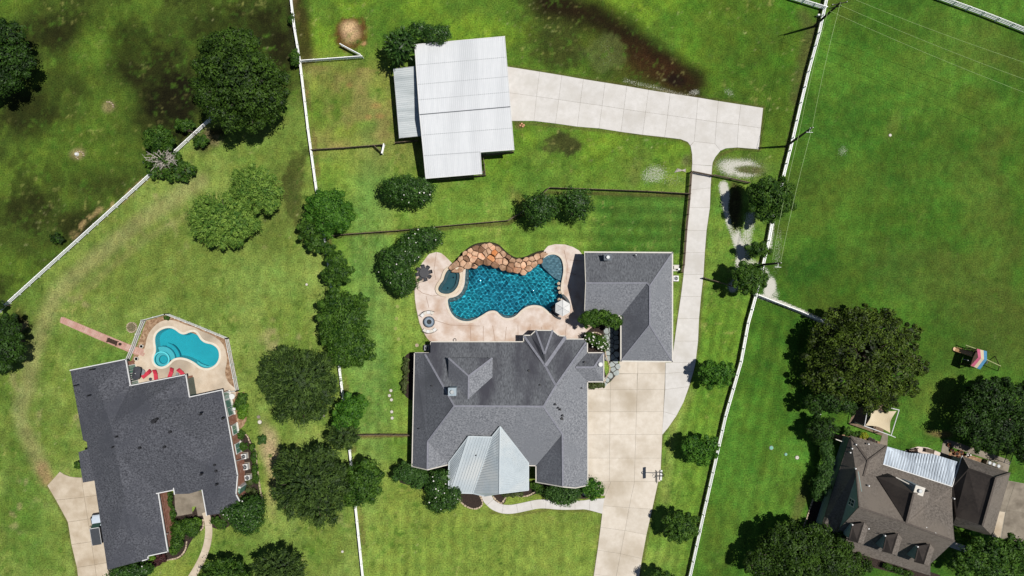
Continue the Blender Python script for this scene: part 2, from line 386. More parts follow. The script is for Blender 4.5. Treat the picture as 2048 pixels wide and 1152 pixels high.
blend((np.abs(PX - xc + 5) < 5).astype(float) * C * .7, '#4b4a2c')  # weeds left of the right fence, with the rail shadow painted in
blend((np.abs(PX - xb - 7) < 5).astype(float) * C * .6 * ss(.3, .6, vnoise(30, 42)), '#6a5c3a')
blend(seg([(600, 477), (1015, 447), (1045, 428), (1100, 384), (1378, 392)], 4, .5, .05) * .7, '#57492f')
blend(seg([(724, 872), (820, 870)], 4, .5, .05) * .8, '#7a5a3e')
blend(seg([(300, 360), (210, 420), (140, 470)], 5, .8, .6) * Lf * ss(.4, .6, vnoise(14, 43)) * .8, '#b8a070')
for q in ((155, 308, 16, 12), (217, 214, 15, 13)):
    blend(blob(*q, 0, .6, .2) * .8, '#a0956a')
blend(R * blob(1790, 250, 14, 40, 20, .7, .3) * .3, '#7d8a3c')
blend(R * blob(1870, 800, 60, 60, 0, .8, .5) * .35, '#7f8f38')
blend(R * blob(1880, 868, 30, 8, 10, .6, .2) * .7, '#8a6a4a')
blend(R * blob(1600, 1010, 14, 60, 20, .6, .2) * .5, '#6a5a38')
# white petals and pale grass seed heads lying about
for m_ in (blob(1480, 335, 55, 22, 5, .6, .3) * .8, seg([(1448, 370), (1462, 440), (1485, 500), (1480, 560), (1465, 575)], 10, .7, .25) * .95,
           seg([(1500, 430), (1490, 520), (1530, 545), (1545, 590)], 12, .7, .25) * .6, blob(1540, 575, 14, 26, 10, .6, .2), blob(1310, 350, 40, 22, 0, .7, .4) * .5,
           blob(1345, 360, 40, 18, 0, .7, .4) * .3, blob(1688, 305, 13, 16, 0, .8, .3) * .42, blob(1390, 185, 14, 8, 0, .6, .2) * .5, blob(1210, 110, 44, 40, 0, .9, .4) * .22,
           blob(1460, 183, 14, 10, 30, .6, .3) * .4, seg([(1520, 592), (1560, 606), (1600, 622), (1650, 645)], 5, .5, .05) * .9, seg([(1545, 440), (1538, 500)], 6, .6, .1) * .6,
           blob(1555, 500, 10, 60, 5, .6, .2) * .35, seg([(1250, 160), (1380, 195)], 6, .7, .1) * .4):
    PET = np.maximum(PET, m_)
for q, s_ in (((1500, 338, 34, 9, 5), .75), ((1470, 410, 13, 62, 0), .95)):
    PET = PET * (1 - blob(*q, .5, .2) * s_)
blend(C * blob(1500, 338, 38, 11, 5, .7, .3) * .8, '#5c5238')
blend(C * blob(1480, 335, 60, 24, 5, .6, .3) * .4, '#7b805a')
# mowing stripes
def stripes(mask, period, ang, amt, phase=0, wobble=0):
    global GC
    a = math.radians(ang); t = (PX * math.cos(a) + PY * math.sin(a)) / period + phase + wobble * (vnoise(200, 51) - .5)
    s_ = np.tanh(np.sin(t * 2 * math.pi) * 2.2)
    f = (1 + amt * s_ * mask * (.5 + vnoise(120, 52)))[..., None]; GC = GC * f
stripes(region([(1190, 392), (1378, 394), (1366, 505), (1168, 505), (1060, 480), (1090, 440)]), 27, 91, .16)
stripes(region([(700, 480), (830, 470), (840, 680), (822, 1152), (740, 1152), (700, 800)]), 22, 2, .08)
stripes(region([(730, 880), (900, 990), (1200, 1040), (1186, 1152), (740, 1180)]), 24, 0, .06)
stripes(region([(1405, 560), (1505, 590), (1380, 1152), (1290, 1152), (1330, 870), (1395, 740)]), 20, 12, .12)
stripes(region([(1510, 600), (1650, 650), (1560, 1152), (1400, 1152)]), 26, 12, .08)
stripes(region([(830, 490), (1000, 450), (1060, 520), (900, 520)]), 20, 80, .08)
stripes(region([(1050, 260), (1370, 290), (1370, 385), (1110, 370)]), 40, 60, .08)
lum = GC.mean(-1, keepdims=True); GC = GC * .965 + lum * .035; GC = GC * (1 + (1 - R)[..., None] * np.array([.02, -.02, -.1])) * .87 
for q_, cc_, th_, sd_ in ((7, '#3d5a1c', .66, 81), (9, '#a3a45c', .68, 82), (5, '#b5b27c', .74, 83), (12, '#4c6e22', .62, 84)):      # weeds, thatch and clover, a few tufts at a time
    blend(ss(th_, th_ + .16, vnoise(q_, sd_, 3)) * ss(.35, .75, vnoise(90, sd_ + 9)) * (.8 if sd_ in (81, 84) else .55) * (1 - R * (sd_ in (82, 83)) * .8), cc_)
for e_ in ([(1020, 134), (1526, 215)], [(1526, 216), (1518, 299)], [(1027, 243), (1360, 278), (1384, 290), (1383, 349), (1370, 505), (1349, 690)], [(1518, 299), (1470, 297), (1440, 310), (1424, 332), (1409, 505), (1397, 690), (1378, 773), (1336, 856), (1324, 870), (1316, 963), (1278, 1160)], [(1206, 1029), (1187, 1160)], [(95, 971), (136, 1045), (155, 1152)], [(830, 580), (833, 620), (847, 664), (861, 683)], [(985, 1025), (1040, 1028), (1100, 1018), (1200, 1022)]):
    blend(seg(e_, 3.2, .6, .03) * .55, '#5f5334')
blend(seg([(1326, 1000), (1340, 870), (1375, 790)], 10, .8, .3) * .25, '#a29a5c')
GC *= (.76 + .48 * vnoise(16, 61, 3))[..., None] * (.9 + .2 * vnoise(300, 62, 2))[..., None]
GC *= (.74 + .52 * vnoise(7, 63, 2, 1, .6))[..., None]
# ------------------------------------------------------------------ pool outlines (photo pixels on the ground)
POOL = smooth_loop([(895,596),(896,610),(900,622),(906,631),(914,638),(924,642),(938,643),(950,639),(964,631),(976,623),(986,621),(994,623),(999,629),(1006,635),(1016,637),(1026,635),(1034,630),(1042,621),(1054,613),(1068,610),(1082,612),(1092,619),(1100,627),(1104,618),(1114,606),(1124,598),(1124,588),(1121,580),(1123,564),(1127,546),(1127,532),(1124,519),(1118,512),(1108,508),(1096,510),(1088,516),(1078,522),(1062,528),(1036,536),(1020,530),(1000,522),(975,516),(955,518),(932,530),(930,554),(929,570),(922,586),(910,594)], 2)
SPA = smooth_loop([(896,538),(906,535),(916,539),(921,548),(920,560),(917,572),(910,582),(900,588),(888,588.5),(879,585),(875,578),(880,568),(887,560),(889,550)], 2)
LPOOL = smooth_loop([(309,678),(314,665),(327,657),(340,655),(351,659),(360,667),(370,669),(380,664),(390,663),(396,670),(402,680),(411,686),(426,688.5),(437,698),(439.5,712),(435.5,725),(426,734),(413,737.5),(400,734),(390,725),(374,717),(359,714.5),(346,718),(338,727),(330,733),(318,734),(308,726),(307,714),(313,702)], 2)
DECK = [(873,504),(882,506),(890,512),(900,522),(908,531),(925,512),(945,499),(965,494),(986,494),(1000,500),(1020,517),(1036,525),(1062,517),(1086,506),(1089,500),(1096,492),(1110,488.4),(1130,489),(1146,494),(1158,501),(1167,512),(1182,512),(1182,628),(1200,640),(1168,668),(1150,700),(870,700),(861,683),(854,676),(847,664),(839,646),(833,618),(830,598),(829,575),(834,545),(845,525),(858,508)]
gp, gs_, gl = G(POOL), G(SPA), G(LPOOL)
dip = inpoly(gx, gy, offset(gp, .45)) | inpoly(gx, gy, offset(gs_, .35)) | inpoly(gx, gy, offset(gl, .4))
# ground sheet
Z = np.where(dip, -2.6, 0.0)
V = np.stack([gx, gy, Z], -1).reshape(-1, 3)
idx = np.arange(nx * ny).reshape(ny, nx)
F = np.stack([idx[:-1, :-1], idx[:-1, 1:], idx[1:, 1:], idx[1:, :-1]], -1).reshape(-1, 4)
def npmesh(name, V, F):
    me = bpy.data.meshes.new(name); k = F.shape[1]
    me.vertices.add(len(V)); me.vertices.foreach_set('co', np.ascontiguousarray(V, np.float32).ravel())
    me.loops.add(F.size); me.loops.foreach_set('vertex_index', np.ascontiguousarray(F, np.int32).ravel())
    me.polygons.add(len(F)); me.polygons.foreach_set('loop_start', np.arange(0, F.size, k, dtype=np.int32))
    me.polygons.foreach_set('loop_total', np.full(len(F), k, np.int32))
    me.update(calc_edges=True); return me
def ground_material():
    m = bpy.data.materials.new('grass_ground'); m.use_nodes = True; nt = m.node_tree; N = nt.nodes; L = nt.links
    b = N['Principled BSDF']; b.inputs['Roughness'].default_value = .95; b.inputs['Specular IOR Level'].default_value = .1
    a = N.new('ShaderNodeAttribute'); a.attribute_name = 'turf'; pa = N.new('ShaderNodeAttribute'); pa.attribute_name = 'petals'
    tc = N.new('ShaderNodeTexCoord')
    def noise(sc_, det=4):
        n = N.new('ShaderNodeTexNoise'); n.inputs['Scale'].default_value = sc_; n.inputs['Detail'].default_value = det; n.inputs['Roughness'].default_value = .7
        L.new(tc.outputs['Object'], n.inputs[0]); return n
    n1 = noise(4.5, 3); n2 = noise(.5, 4)
    mr = N.new('ShaderNodeMapRange'); mr.inputs[1].default_value = .3; mr.inputs[2].default_value = .7; mr.inputs[3].default_value = .45; mr.inputs[4].default_value = 1.6
    L.new(n1.outputs[0], mr.inputs[0])
    hs = N.new('ShaderNodeHueSaturation'); L.new(mr.outputs[0], hs.inputs['Value']); L.new(a.outputs['Color'], hs.inputs['Color'])
    mh = N.new('ShaderNodeMapRange'); mh.inputs[1].default_value = .3; mh.inputs[2].default_value = .7; mh.inputs[3].default_value = .482; mh.inputs[4].default_value = .515
    L.new(n2.outputs[0], mh.inputs[0]); L.new(mh.outputs[0], hs.inputs['Hue'])
    n3 = noise(5.5, 3)
    ad = N.new('ShaderNodeMath'); ad.operation = 'MULTIPLY_ADD'; ad.inputs[1].default_value = .6; L.new(pa.outputs['Fac'], ad.inputs[0]); L.new(n3.outputs[0], ad.inputs[2])
    th = N.new('ShaderNodeMapRange'); th.inputs[1].default_value = .72; th.inputs[2].default_value = .95; L.new(ad.outputs[0], th.inputs[0])
    mx = N.new('ShaderNodeMix'); mx.data_type = 'RGBA'; L.new(th.outputs[0], mx.inputs[0]); L.new(hs.outputs[0], mx.inputs[6]); mx.inputs[7].default_value = (*A('#d4d2c6'), 1)
    L.new(mx.outputs[2], b.inputs['Base Color'])
    bp = N.new('ShaderNodeBump'); bp.inputs['Distance'].default_value = .06; bp.inputs['Strength'].default_value = .7; n4 = noise(3.5, 3)
    L.new(n4.outputs[0], bp.inputs['Height']); L.new(bp.outputs[0], b.inputs['Normal'])
    return m
M_GROUND = ground_material()
me = npmesh('ground', V, F)
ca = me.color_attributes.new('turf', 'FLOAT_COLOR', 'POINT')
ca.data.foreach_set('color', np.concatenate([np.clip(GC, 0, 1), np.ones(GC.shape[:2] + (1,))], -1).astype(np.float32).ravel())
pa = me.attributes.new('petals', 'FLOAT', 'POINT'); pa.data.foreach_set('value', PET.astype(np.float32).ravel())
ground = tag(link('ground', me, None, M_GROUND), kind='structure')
# the land beyond, to the horizon
b_ = MB(); B = 2500
b_.add([(X0, Y0, 0), (X1, Y0, 0), (X1, Y1, 0), (X0, Y1, 0), (-B, -B, 0), (B, -B, 0), (B, B, 0), (-B, B, 0)], [(4, 5, 1, 0), (5, 6, 2, 1), (6, 7, 3, 2), (7, 4, 0, 3)])
o = b_.build('distant_ground', mat('far_grass', A('#5d8a30'), A('#466f24'), .05, .95, c3=A('#6d7b36'), big=.02)); tag(o, kind='structure')

# ------------------------------------------------------------------ paving helpers
def slab(parent, poly_px, m, z0=.0, z1=.06, gap=.016, name='concrete_slab', jit=0):
    p = offset(G(poly_px), -gap); mb = MB(); mb.prism(p, z0, z1 + jit)
    c = W(*np.mean(poly_px, axis=0)); c.z = z0
    o = mb.build(name, m, None, c); o.parent = parent; o.location = c - parent.location; return o
def base(name, poly_px, m, z=.03, label=None):
    o = MB().prism(G(poly_px), -.1, z).build(name, m, None, W(*np.mean(poly_px, axis=0)))
    return tag(o, kind='structure')
def path_strip(name, cl, wpx, nseg, m, z=.05, bm=None, ends=1):
    cl = smooth_line(cl, 2); P = [Vector(p) for p in cl]
    L_ = [0]
    for a, b in zip(P[:-1], P[1:]): L_.append(L_[-1] + (b - a).length)
    def at(s_):
        s_ = min(max(s_, 0), L_[-1])
        for i in range(len(P) - 1):
            if s_ <= L_[i + 1] + 1e-6: break
        t = (s_ - L_[i]) / max(1e-6, L_[i + 1] - L_[i]); p = P[i].lerp(P[i + 1], t); d = (P[i + 1] - P[i]).normalized(); return p, Vector((-d.y, d.x))
    sub = 5; lft = []; rgt = []
    for k in range(nseg * sub + 1):
        p, n = at(L_[-1] * k / (nseg * sub)); w_ = wpx(k / (nseg * sub)) if callable(wpx) else wpx
        lft.append(p + n * w_ / 2); rgt.append(p - n * w_ / 2)
    root = base(name, [tuple(p) for p in lft] + [tuple(p) for p in rgt[::-1]], bm or M_JOINT, z - .025)
    for k in range(nseg):
        pl = [tuple(p) for p in lft[k * sub:(k + 1) * sub + 1]] + [tuple(p) for p in rgt[k * sub:(k + 1) * sub + 1][::-1]]
        slab(root, pl, m, 0, z)
    return root
# barn driveway
r0 = lambda z, s=2.88, ox=1000, oy=0: (ox + z[0] / s, oy + z[1] / s)
T_ = [r0(p) for p in ((30,382),(228,413),(356,434),(480,456),(605,476),(730,496),(855,518),(980,538),(1140,562),(1257,582),(1386,602),(1515,622))]
Mi = [r0(p) for p in ((40,533),(210,556),(338,574),(462,592),(588,609),(713,629),(838,647),(965,664),(1130,687),(1246,704),(1373,719),(1502,738))]
Bo = [r0(p) for p in ((60,697),(195,697),(319,712),(445,730),(570,740),(696,760),(821,777),(948,791),(1118,815),(1237,828),(1365,850),(1490,860))]
outl = T_ + [Bo[11], Bo[10], r0((1300,855)), r0((1268,870)), r0((1240,905)), r0((1225,935)), r0((1222,955)), r0((1107,948)), r0((1106,890)), r0((1098,845)), r0((1080,818)), r0((1040,802)), Bo[7]] + Bo[6::-1]
dw = base('barn_driveway', outl, M_JOINT)
for i in range(11):
    slab(dw, [T_[i], T_[i+1], Mi[i+1], Mi[i]], M_CONC)
    if i == 7: slab(dw, [Mi[7], Mi[8], Bo[8], r0((1096,838)), r0((1080,818)), r0((1040,802)), Bo[7]], M_CONC)
    elif i == 9: slab(dw, [Mi[9], Mi[10], Bo[10], r0((1300,855)), r0((1270,868)), Bo[9]], M_CONC)
    else: slab(dw, [Mi[i], Mi[i+1], Bo[i+1], Bo[i]], M_CONC)
slab(dw, [Bo[8], Bo[9], r0((1270,868)), r0((1240,905)), r0((1225,935)), r0((1222,955)), r0((1107,948)), r0((1106,890)), r0((1097,840))], M_CONC)
# connecting road
Lr = [(1384,329),(1383,349),(1379,380),(1375,415),(1373.5,461),(1370,505),(1367,549),(1361.5,593),(1355,637),(1349,682),(1343,725)]
Rr = [(1424.3,332),(1422.5,354),(1421,376),(1419.7,415),(1413,461),(1409.5,505),(1407,549),(1402,593),(1398,637),(1396,682),(1391,725)]
rd = base('connecting_road', Lr + Rr[::-1], M_JOINT)
for i in range(len(Lr) - 1): slab(rd, [Lr[i], Rr[i], Rr[i+1], Lr[i+1]], M_CONC)
# curved apron beside the main drive
ap_r = [(1391,725),(1387,742),(1378,773),(1367,804),(1353,831),(1336,855.6),(1324,870)]
ap_l = [(1331,725),(1330.5,747),(1330,779),(1328,804),(1327,823),(1325,848),(1324,869)]
ap = base('driveway_apron', ap_l + ap_r[::-1], M_JOINT, .031)
slab(ap, [ap_l[0], ap_r[0], ap_r[1], ap_l[1]], M_CONC); slab(ap, [ap_l[1], ap_r[1], ap_r[2], ap_l[2]], M_CONC)
slab(ap, [ap_l[2], ap_r[2], ap_r[3], ap_r[4], ap_l[4], ap_l[3]], M_CONC); slab(ap, [ap_l[4], ap_r[4], ap_r[5], ap_r[6], ap_l[6]], M_CONC)
# main driveway
cols = lambda y: (1165, 1221 - (y - 747) * .012, 1275 - (y - 747) * .03, 1330 - (y - 747) * .045)
rows = [700, 747, 779, 823, 869, 916, 963]
md = base('main_driveway', [(1165,770),(1200,770),(1216,768),(1232,752),(1238,735),(1240,690),(1331,690),(1330,779),(1324,869),(1320,924),(1316.4,963),(1304.4,1018),(1291,1069),(1278,1152),(1270,1200),(1176,1200),(1187,1152),(1206,1029),(1210,991),(1165,991)], M_JOINT)
for i in range(6):
    a, b = rows[i], rows[i + 1]; ca_, cb_ = cols(a), cols(b)
    for j in range(3):
        q = [(ca_[j], a), (ca_[j+1], a), (cb_[j+1], b), (cb_[j], b)]
        if j == 0 and i == 0: continue
        if j == 0 and i == 1: q = [(1221,763),(1221,779),(1165,779),(1165,772),(1208,771)]
        if j == 1 and i == 0: q = [(1239,700),(ca_[2],a),(cb_[2],b),(1234,747),(1238,737)]
        if j == 1 and i == 1: q = [(1234,748),(cb_[2],747),(cb_[2],779),(1221,779),(1221,763)]
        slab(md, q, M_CONCW)
lo_l = [(1222,963),(1210,991),(1206,1011),(1201,1054),(1195,1100),(1188,1148),(1181,1196)]
lo_m = [(1269,963),(1264,988),(1258,1015),(1250,1061),(1241,1107),(1232,1154),(1223,1198)]
lo_r = [(1316.4,963),(1310.5,990),(1304.4,1018),(1293,1069),(1284,1117),(1277,1160),(1270,1200)]
slab(md, [(1165,963),(1222,963),(1210,991),(1165,991)], M_CONCW)
for i in (0, 2, 3, 4, 5):
    k = 2 if i == 0 else i + 1
    a_, b2 = ([lo_l[0], lo_l[1], lo_l[2]], [lo_m[2], lo_m[0]]) if i == 0 else ([lo_l[i], lo_l[k]], [lo_m[k], lo_m[i]])
    slab(md, a_ + b2, M_CONCW)
    slab(md, [lo_m[i], lo_m[k], lo_r[k], lo_r[i]], M_CONCW)
# left drive
ld_l = [(95,971),(112,994.5),(126,1020.7),(136,1045),(142,1069),(146.5,1101),(154,1134.5),(160,1180),(166,1220)]
ld = base('left_driveway', ld_l[::-1] + [(120,943),(129,949),(140,953),(151,954.6),(163,955),(200,955),(200,1030),(240,1130),(245,1220)], mat('old_joint', A('#ab9d88'), A('#978a76'), 3, .95))
J = [[(95,971),(120,943),(129,949),(140,953),(151,954.6),(163,955),(169,994),(112,1000)], [(163,955),(215,955),(215,987),(169,994)],
     [(112,1000),(169,994),(176,1038),(136,1044)], [(169,994),(215,987),(225,1030),(176,1038)],
     [(136,1044),(176,1038),(183,1083),(143,1089)], [(176,1038),(225,1030),(235,1074),(183,1083)],
     [(143,1089),(183,1083),(190,1129),(154,1134.5)], [(183,1083),(235,1074),(243,1120),(190,1129)],
     [(154,1134.5),(190,1129),(197,1180),(160,1185)], [(190,1129),(243,1120),(245,1172),(197,1180)]]
for q in J: slab(ld, q, M_CONCB, gap=.03)
# right drive
rdv = base('right_driveway', [(2016,961),(2140,984),(2140,1100),(1984,1073),(1996,1030)], M_JOINT)
for q in ([(2016,961),(2030,964),(2010,1024),(1998,1022)], [(2030,964),(2080,974),(2080,1030),(2012,1018)], [(1998,1022),(2010,1024),(2000,1076),(1985,1072)],
          [(2012,1018),(2080,1030),(2080,1092),(2002,1077)], [(2080,974),(2138,985),(2138,1100),(2080,1092)]): slab(rdv, q, M_CONCG if q[0][0] > 2005 else M_CONCB, gap=.03)
# walks
path_strip('front_walk', [(968,978),(975,998),(985,1010),(1003,1018),(1021,1019),(1038,1016),(1056,1012),(1074,1008),(1091,1007.5),(1117,1010.5),(1147,1010.5),(1177,1009),(1208,1012)], lambda t: 20 if t < .1 else (18 if t < .85 else 18 + 14 * (t - .85) / .15), 9, M_CONC, .055)
path_strip('curved_walk', [(411,1024),(416,1040),(418.3,1060),(415.8,1085),(408,1110),(397,1132),(385,1152),(370,1175)], 14.5, 6, M_CONCB, .05)
base('courtyard_paving', [(349,985),(403,982),(412,1030),(396,1032),(392,1012),(384,1014),(385,1027),(351,1033)], M_CONCG, .045)
base('house_walk', [(1766,866),(1776,868),(1774,893),(1758,893),(1761,880)], M_CONCG, .045)
rp = base('back_patio', [(1880,915),(1885,887),(1889,880),(1896,879),(1993,911),(2016,919),(2020,926),(2014,950),(1990,944),(1996,926),(1962,914),(1900,893),(1896,916)], M_CONCG, .045)
base('rear_terrace', [(1800,906),(1815,899),(1835,893),(1855,895),(1880,905),(1905,930),(1890,960),(1800,940)], M_STAMP, .04)
path_strip('side_walk', [(1896,1086),(1915,1093),(1940,1100),(1965,1104),(1985,1098)], 13, 5, M_CONC, .05)
base('shade_floor', [(1697,848),(1712,811),(1745,800),(1775,812),(1765,872),(1729,858)], mat('sand_floor', A('#8f7a66'), A('#77644f'), 3, .95), .03)
# mulch and gravel beds
def bed(name, poly, m=None, z=.035): return tag(MB().prism(G(poly), -.05, z).build(name, m or M_MULCH, None, W(*np.mean(poly, axis=0))), kind='structure')
bed('mulch_bed', smooth_loop([(806,715),(820,704),(834,704),(834,800),(818,800),(806,786),(804,770),(809,745)]))
bed('mulch_bed', smooth_loop([(915,985),(945,985),(960,985),(968,1003),(962,1016),(945,1019),(930,1012),(920,1000)]))
bed('mulch_bed', smooth_loop([(985,988),(1010,984),(1013,1000),(1006,1010),(995,1006),(987,998)]))
bed('mulch_bed', smooth_loop([(1012,986),(1060,960),(1175,960),(1195,985),(1180,1000),(1100,992),(1085,984),(1070,988),(1055,994),(1035,992),(1020,992)]))
bed('mulch_bed', [(790,935),(900,925),(915,985),(905,1015),(870,1010),(850,980),(800,965)])
bed('mulch_bed', smooth_loop([(480,868),(490,866),(500,875),(505,890),(512,905),(512,930),(515,960),(520,990),(515,1010),(470,1010),(462,900),(455,860)]))
bed('mulch_bed', smooth_loop([(335,985),(352,985),(352,1030),(385,1028),(392,1010),(403,1012),(410,1040),(408,1058),(395,1066),(380,1085),(372,1105),(358,1118),(345,1119),(330,1121),(312,1134),(290,1150),(250,1140),(300,1100),(335,1090)]))
bed('mulch_bed', smooth_loop([(410,1030),(450,1020),(470,1040),(450,1060),(428,1057),(418,1050)]))
bed('gravel_bed', smooth_loop([(466,782),(478,782),(486,795),(490,812),(494,830),(490,850),(478,860),(462,850),(456,800)]), M_MULCHB)
bed('mulch_bed', [(1165,640),(1215,625),(1245,632),(1245,722),(1232,722),(1205,722),(1215,765),(1175,780),(1160,760),(1160,660)])
bed('mulch_bed', [(1625,990),(1665,980),(1650,1060),(1610,1075)], M_MULCH)
bed('mulch_bed', [(1895,905),(1925,905),(1965,918),(1960,935),(1900,930)], M_MULCHB)
bed('mulch_bed', [(1665,870),(1710,868),(1775,888),(1770,900),(1690,885)], M_MULCHB)
bed('mulch_bed', [(1680,1085),(1880,1150),(1880,1170),(1690,1120)], M_MULCH)
def edging(name, label, pts, group='stone edging of the flower beds', w_=3.2, m=M_EDGE, hh=.16):
    """a row of single stones set along a line"""
    pts = smooth_line(pts, 2); rnd = random.Random(sum(map(ord, label))); root = thing(name, label, 'stone edging', W(*pts[0]), group)
    L_ = 0; P = [Vector(p) for p in pts]; acc = 0; nxt = 0
    for a, b in zip(P[:-1], P[1:]):
        d = (b - a).length
        while nxt <= acc + d:
            t = (nxt - acc) / d; p = a.lerp(b, t); ang = -math.atan2(b.y - a.y, b.x - a.x); st = rnd.uniform(4.2, 6.0)
            c = W(p.x, p.y); l_, ww, h_ = st * S * .9, w_ * S * rnd.uniform(.8, 1.15), hh * rnd.uniform(.8, 1.3)
            q = [(l_ / 2 * sx * rnd.uniform(.8, 1), ww / 2 * sy * rnd.uniform(.7, 1)) for sx, sy in ((-1, -1), (0, -1.15), (1, -1), (1.1, 0), (1, 1), (0, 1.1), (-1, 1))]
            q = [(x * math.cos(ang) - y * math.sin(ang), x * math.sin(ang) + y * math.cos(ang)) for x, y in q]
            o = MB().prism(q, -.02, h_).build('stone', m, None); o.parent = root; o.location = c - root.location; nxt += st
        acc += d
    return root
edging('stone_edging', 'curved cream stone edging of the bed below the light metal roof', [(919,1000),(928,1010),(945,1018),(958,1016),(966,1008),(964,998),(958,988)])
edging('stone_edging', 'short cream stone edging right of the front door walk', [(987,994),(994,1002),(1003,1007),(1008,1000),(1014,990),(1022,986)])
edging('stone_edging', 'wavy cream stone edging under the shrubs right of the front walk', [(1030,989),(1045,993),(1060,990),(1070,982),(1082,981)])
edging('stone_edging', 'tan stone edging beside the air conditioners of the left house', [(478,867),(488,865),(496,872),(500,885),(508,893),(513,905),(514,925),(517,950),(522,985),(528,1005)], w_=2.6)
edging('stone_edging', 'pale stone edging in front of the left house courtyard shrubs', [(407,1040),(408,1055),(398,1063),(394,1066)])
edging('stone_edging', 'long pale stone edging between the left lawn and the red shrub', [(374,1084),(372,1100),(360,1114),(345,1118),(330,1120)])
edging('stone_edging', 'dark stone edging left of the pool gate beds by the left house', [(488,786),(492,800),(495,825),(491,845)], w_=2.2, m=M_MULCHB)
edging('stone_edging', 'tan stone edging of the narrow bed beside the flagstone walk', [(1178,666),(1195,664),(1206,672),(1210,690),(1211,710),(1217,725),(1221,740),(1212,755),(1206,770)], w_=2.6)
edging('stone_edging', 'low stone edging left of the brown-roofed house', [(1625,1000),(1615,1030),(1606,1055)], w_=2.6)

# ------------------------------------------------------------------ decks and pools
def ring(name, inner, d0, d1, z0, z1, m, parent, n=None):
    return MB().prism(offset(inner, d1), z0, z1, [offset(inner, d0)]).build(name, m, parent)
dk = MB().prism(G(DECK), -.1, .05, [offset(gp, .12), offset(gs_, .25)]).build('pool_deck', M_STAMP, None, W(1000, 600)); tag(dk, kind='structure')
# saw-cut bands and stamped joints of the deck, grooves as thin dark inlays
gv = MB()
rnd = random.Random(5)
for x in list(range(940, 1150, 24)):
    gv.bar(tuple(W(x + rnd.uniform(-3, 3), 652 + rnd.uniform(-4, 2)))[:2] + (.0475,), tuple(W(x + rnd.uniform(-3, 3), 684))[:2] + (.0475,), .07, .012)
for pts in ([(830,575),(845,586),(865,592),(878,590)], [(873,504),(868,540),(872,560)], [(852,592),(858,616)], [(868,640),(900,650),(960,652)], [(1128,500),(1135,530),(1133,560)], [(1140,520),(1168,522)], [(1135,545),(1152,549)]):
    for a, b in zip(pts[:-1], pts[1:]): gv.bar(tuple(W(*a))[:2] + (.0475,), tuple(W(*b))[:2] + (.0475,), .07, .012)
o = gv.build('deck_joint', mat('deck_joint', A('#b79a88'), A('#a28573'), 3, .9), dk, dk.location); o['kind'] = 'stuff'
gd = G(DECK); deck_wobble = None

def water_surface(name, poly, z, amp, lam0, lam1, seed, m, parent, step=.12, ncomp=26):
    P = np.array(offset(poly, .14)); x0, y0 = P.min(0); x1, y1 = P.max(0)
    xs = np.arange(x0, x1 + step, step); ys = np.arange(y0, y1 + step, step); X, Y = np.meshgrid(xs, ys); r = np.random.default_rng(seed)
    Zz = np.zeros_like(X)
    for i in range(ncomp):
        la = r.uniform(lam0, lam1); a = r.uniform(0, 2 * math.pi); k = 2 * math.pi / la
        Zz += amp * la * np.sin(k * (X * math.cos(a) + Y * math.sin(a)) + r.uniform(0, 6.3))
    id_ = np.arange(X.size).reshape(X.shape)
    F_ = np.stack([id_[:-1, :-1], id_[:-1, 1:], id_[1:, 1:], id_[1:, :-1]], -1).reshape(-1, 4)
    cx, cy = X.ravel()[F_].mean(1), Y.ravel()[F_].mean(1); F_ = F_[inpoly(cx, cy, [tuple(p) for p in P])]
    used, inv = np.unique(F_, return_inverse=True); V_ = np.stack([X.ravel(), Y.ravel(), Zz.ravel() + z], -1)[used] - np.array(parent.location)
    me_ = npmesh(name, V_, inv.reshape(F_.shape)); me_.shade_smooth()
    o_ = link(name, me_, parent, m); o_.cycles.is_caustics_caster = True; return o_
def water_mat(name, tint=(1, 1, 1), rough=0.0):
    m = bpy.data.materials.new(name); m.use_nodes = True; b = m.node_tree.nodes['Principled BSDF']
    b.inputs['Base Color'].default_value = (*tint, 1); b.inputs['Roughness'].default_value = rough; b.inputs['Transmission Weight'].default_value = 1; b.inputs['IOR'].default_value = 1.33
    return m
M_WATER = water_mat('pool_water', (.9, .98, 1))
M_PFLOOR = mat('blue_pebble_plaster', (.010, .31, .39), (.008, .23, .31), 1.4, .8, c3=(.006, .19, .29), big=.12)
M_PTILE = mat('pool_tile', A('#5f7d80'), A('#3f5c62'), 3, .5)
M_SHELF = mat('pale_pebble_plaster', A('#7fa6b4'), A('#557f90'), 2.4, .8)
M_SPAF = mat('deep_spa_plaster', (.03, .115, .14), (.022, .09, .115), 1.5, .8)
M_AQUA = mat('aqua_plaster', (.022, .43, .50), (.018, .38, .455), .4, .8)
M_AQUAL = mat('light_aqua_plaster', (.09, .50, .54), (.08, .46, .51), .5, .8)
M_AQUAD = mat('blue_step_tile', (.015, .22, .28), (.012, .19, .25), 2, .6)
def shell(poly, depth, m, parent, name='pool_floor', zt=.04, m2=None):
    n = len(poly); f = offset(poly, -.25)
    mb = MB(); mb.add([(x, y, -depth) for x, y in f], [tuple(range(n)) if area(poly) > 0 else tuple(range(n))[::-1]])
    o_ = mb.build(name, m, parent); o_.cycles.is_caustics_receiver = True
    mb = MB(); vs = [(x, y, zt) for x, y in poly] + [(x, y, -depth) for x, y in f]
    mb.add(vs, [(i, (i + 1) % n, (i + 1) % n + n, i + n) for i in range(n)])
    w_ = mb.build('pool_wall', m2 or m, parent); w_.cycles.is_caustics_receiver = True
    return o_
pool = thing('swimming_pool', 'large freeform dark blue swimming pool with rippled water beside the grey-roofed house', 'swimming pool', W(1010, 580))
shell(gp, 1.55, M_PFLOOR, pool)
water_surface('pool_water', gp, -.09, .0088, .36, .78, 3, M_WATER, pool, .07)
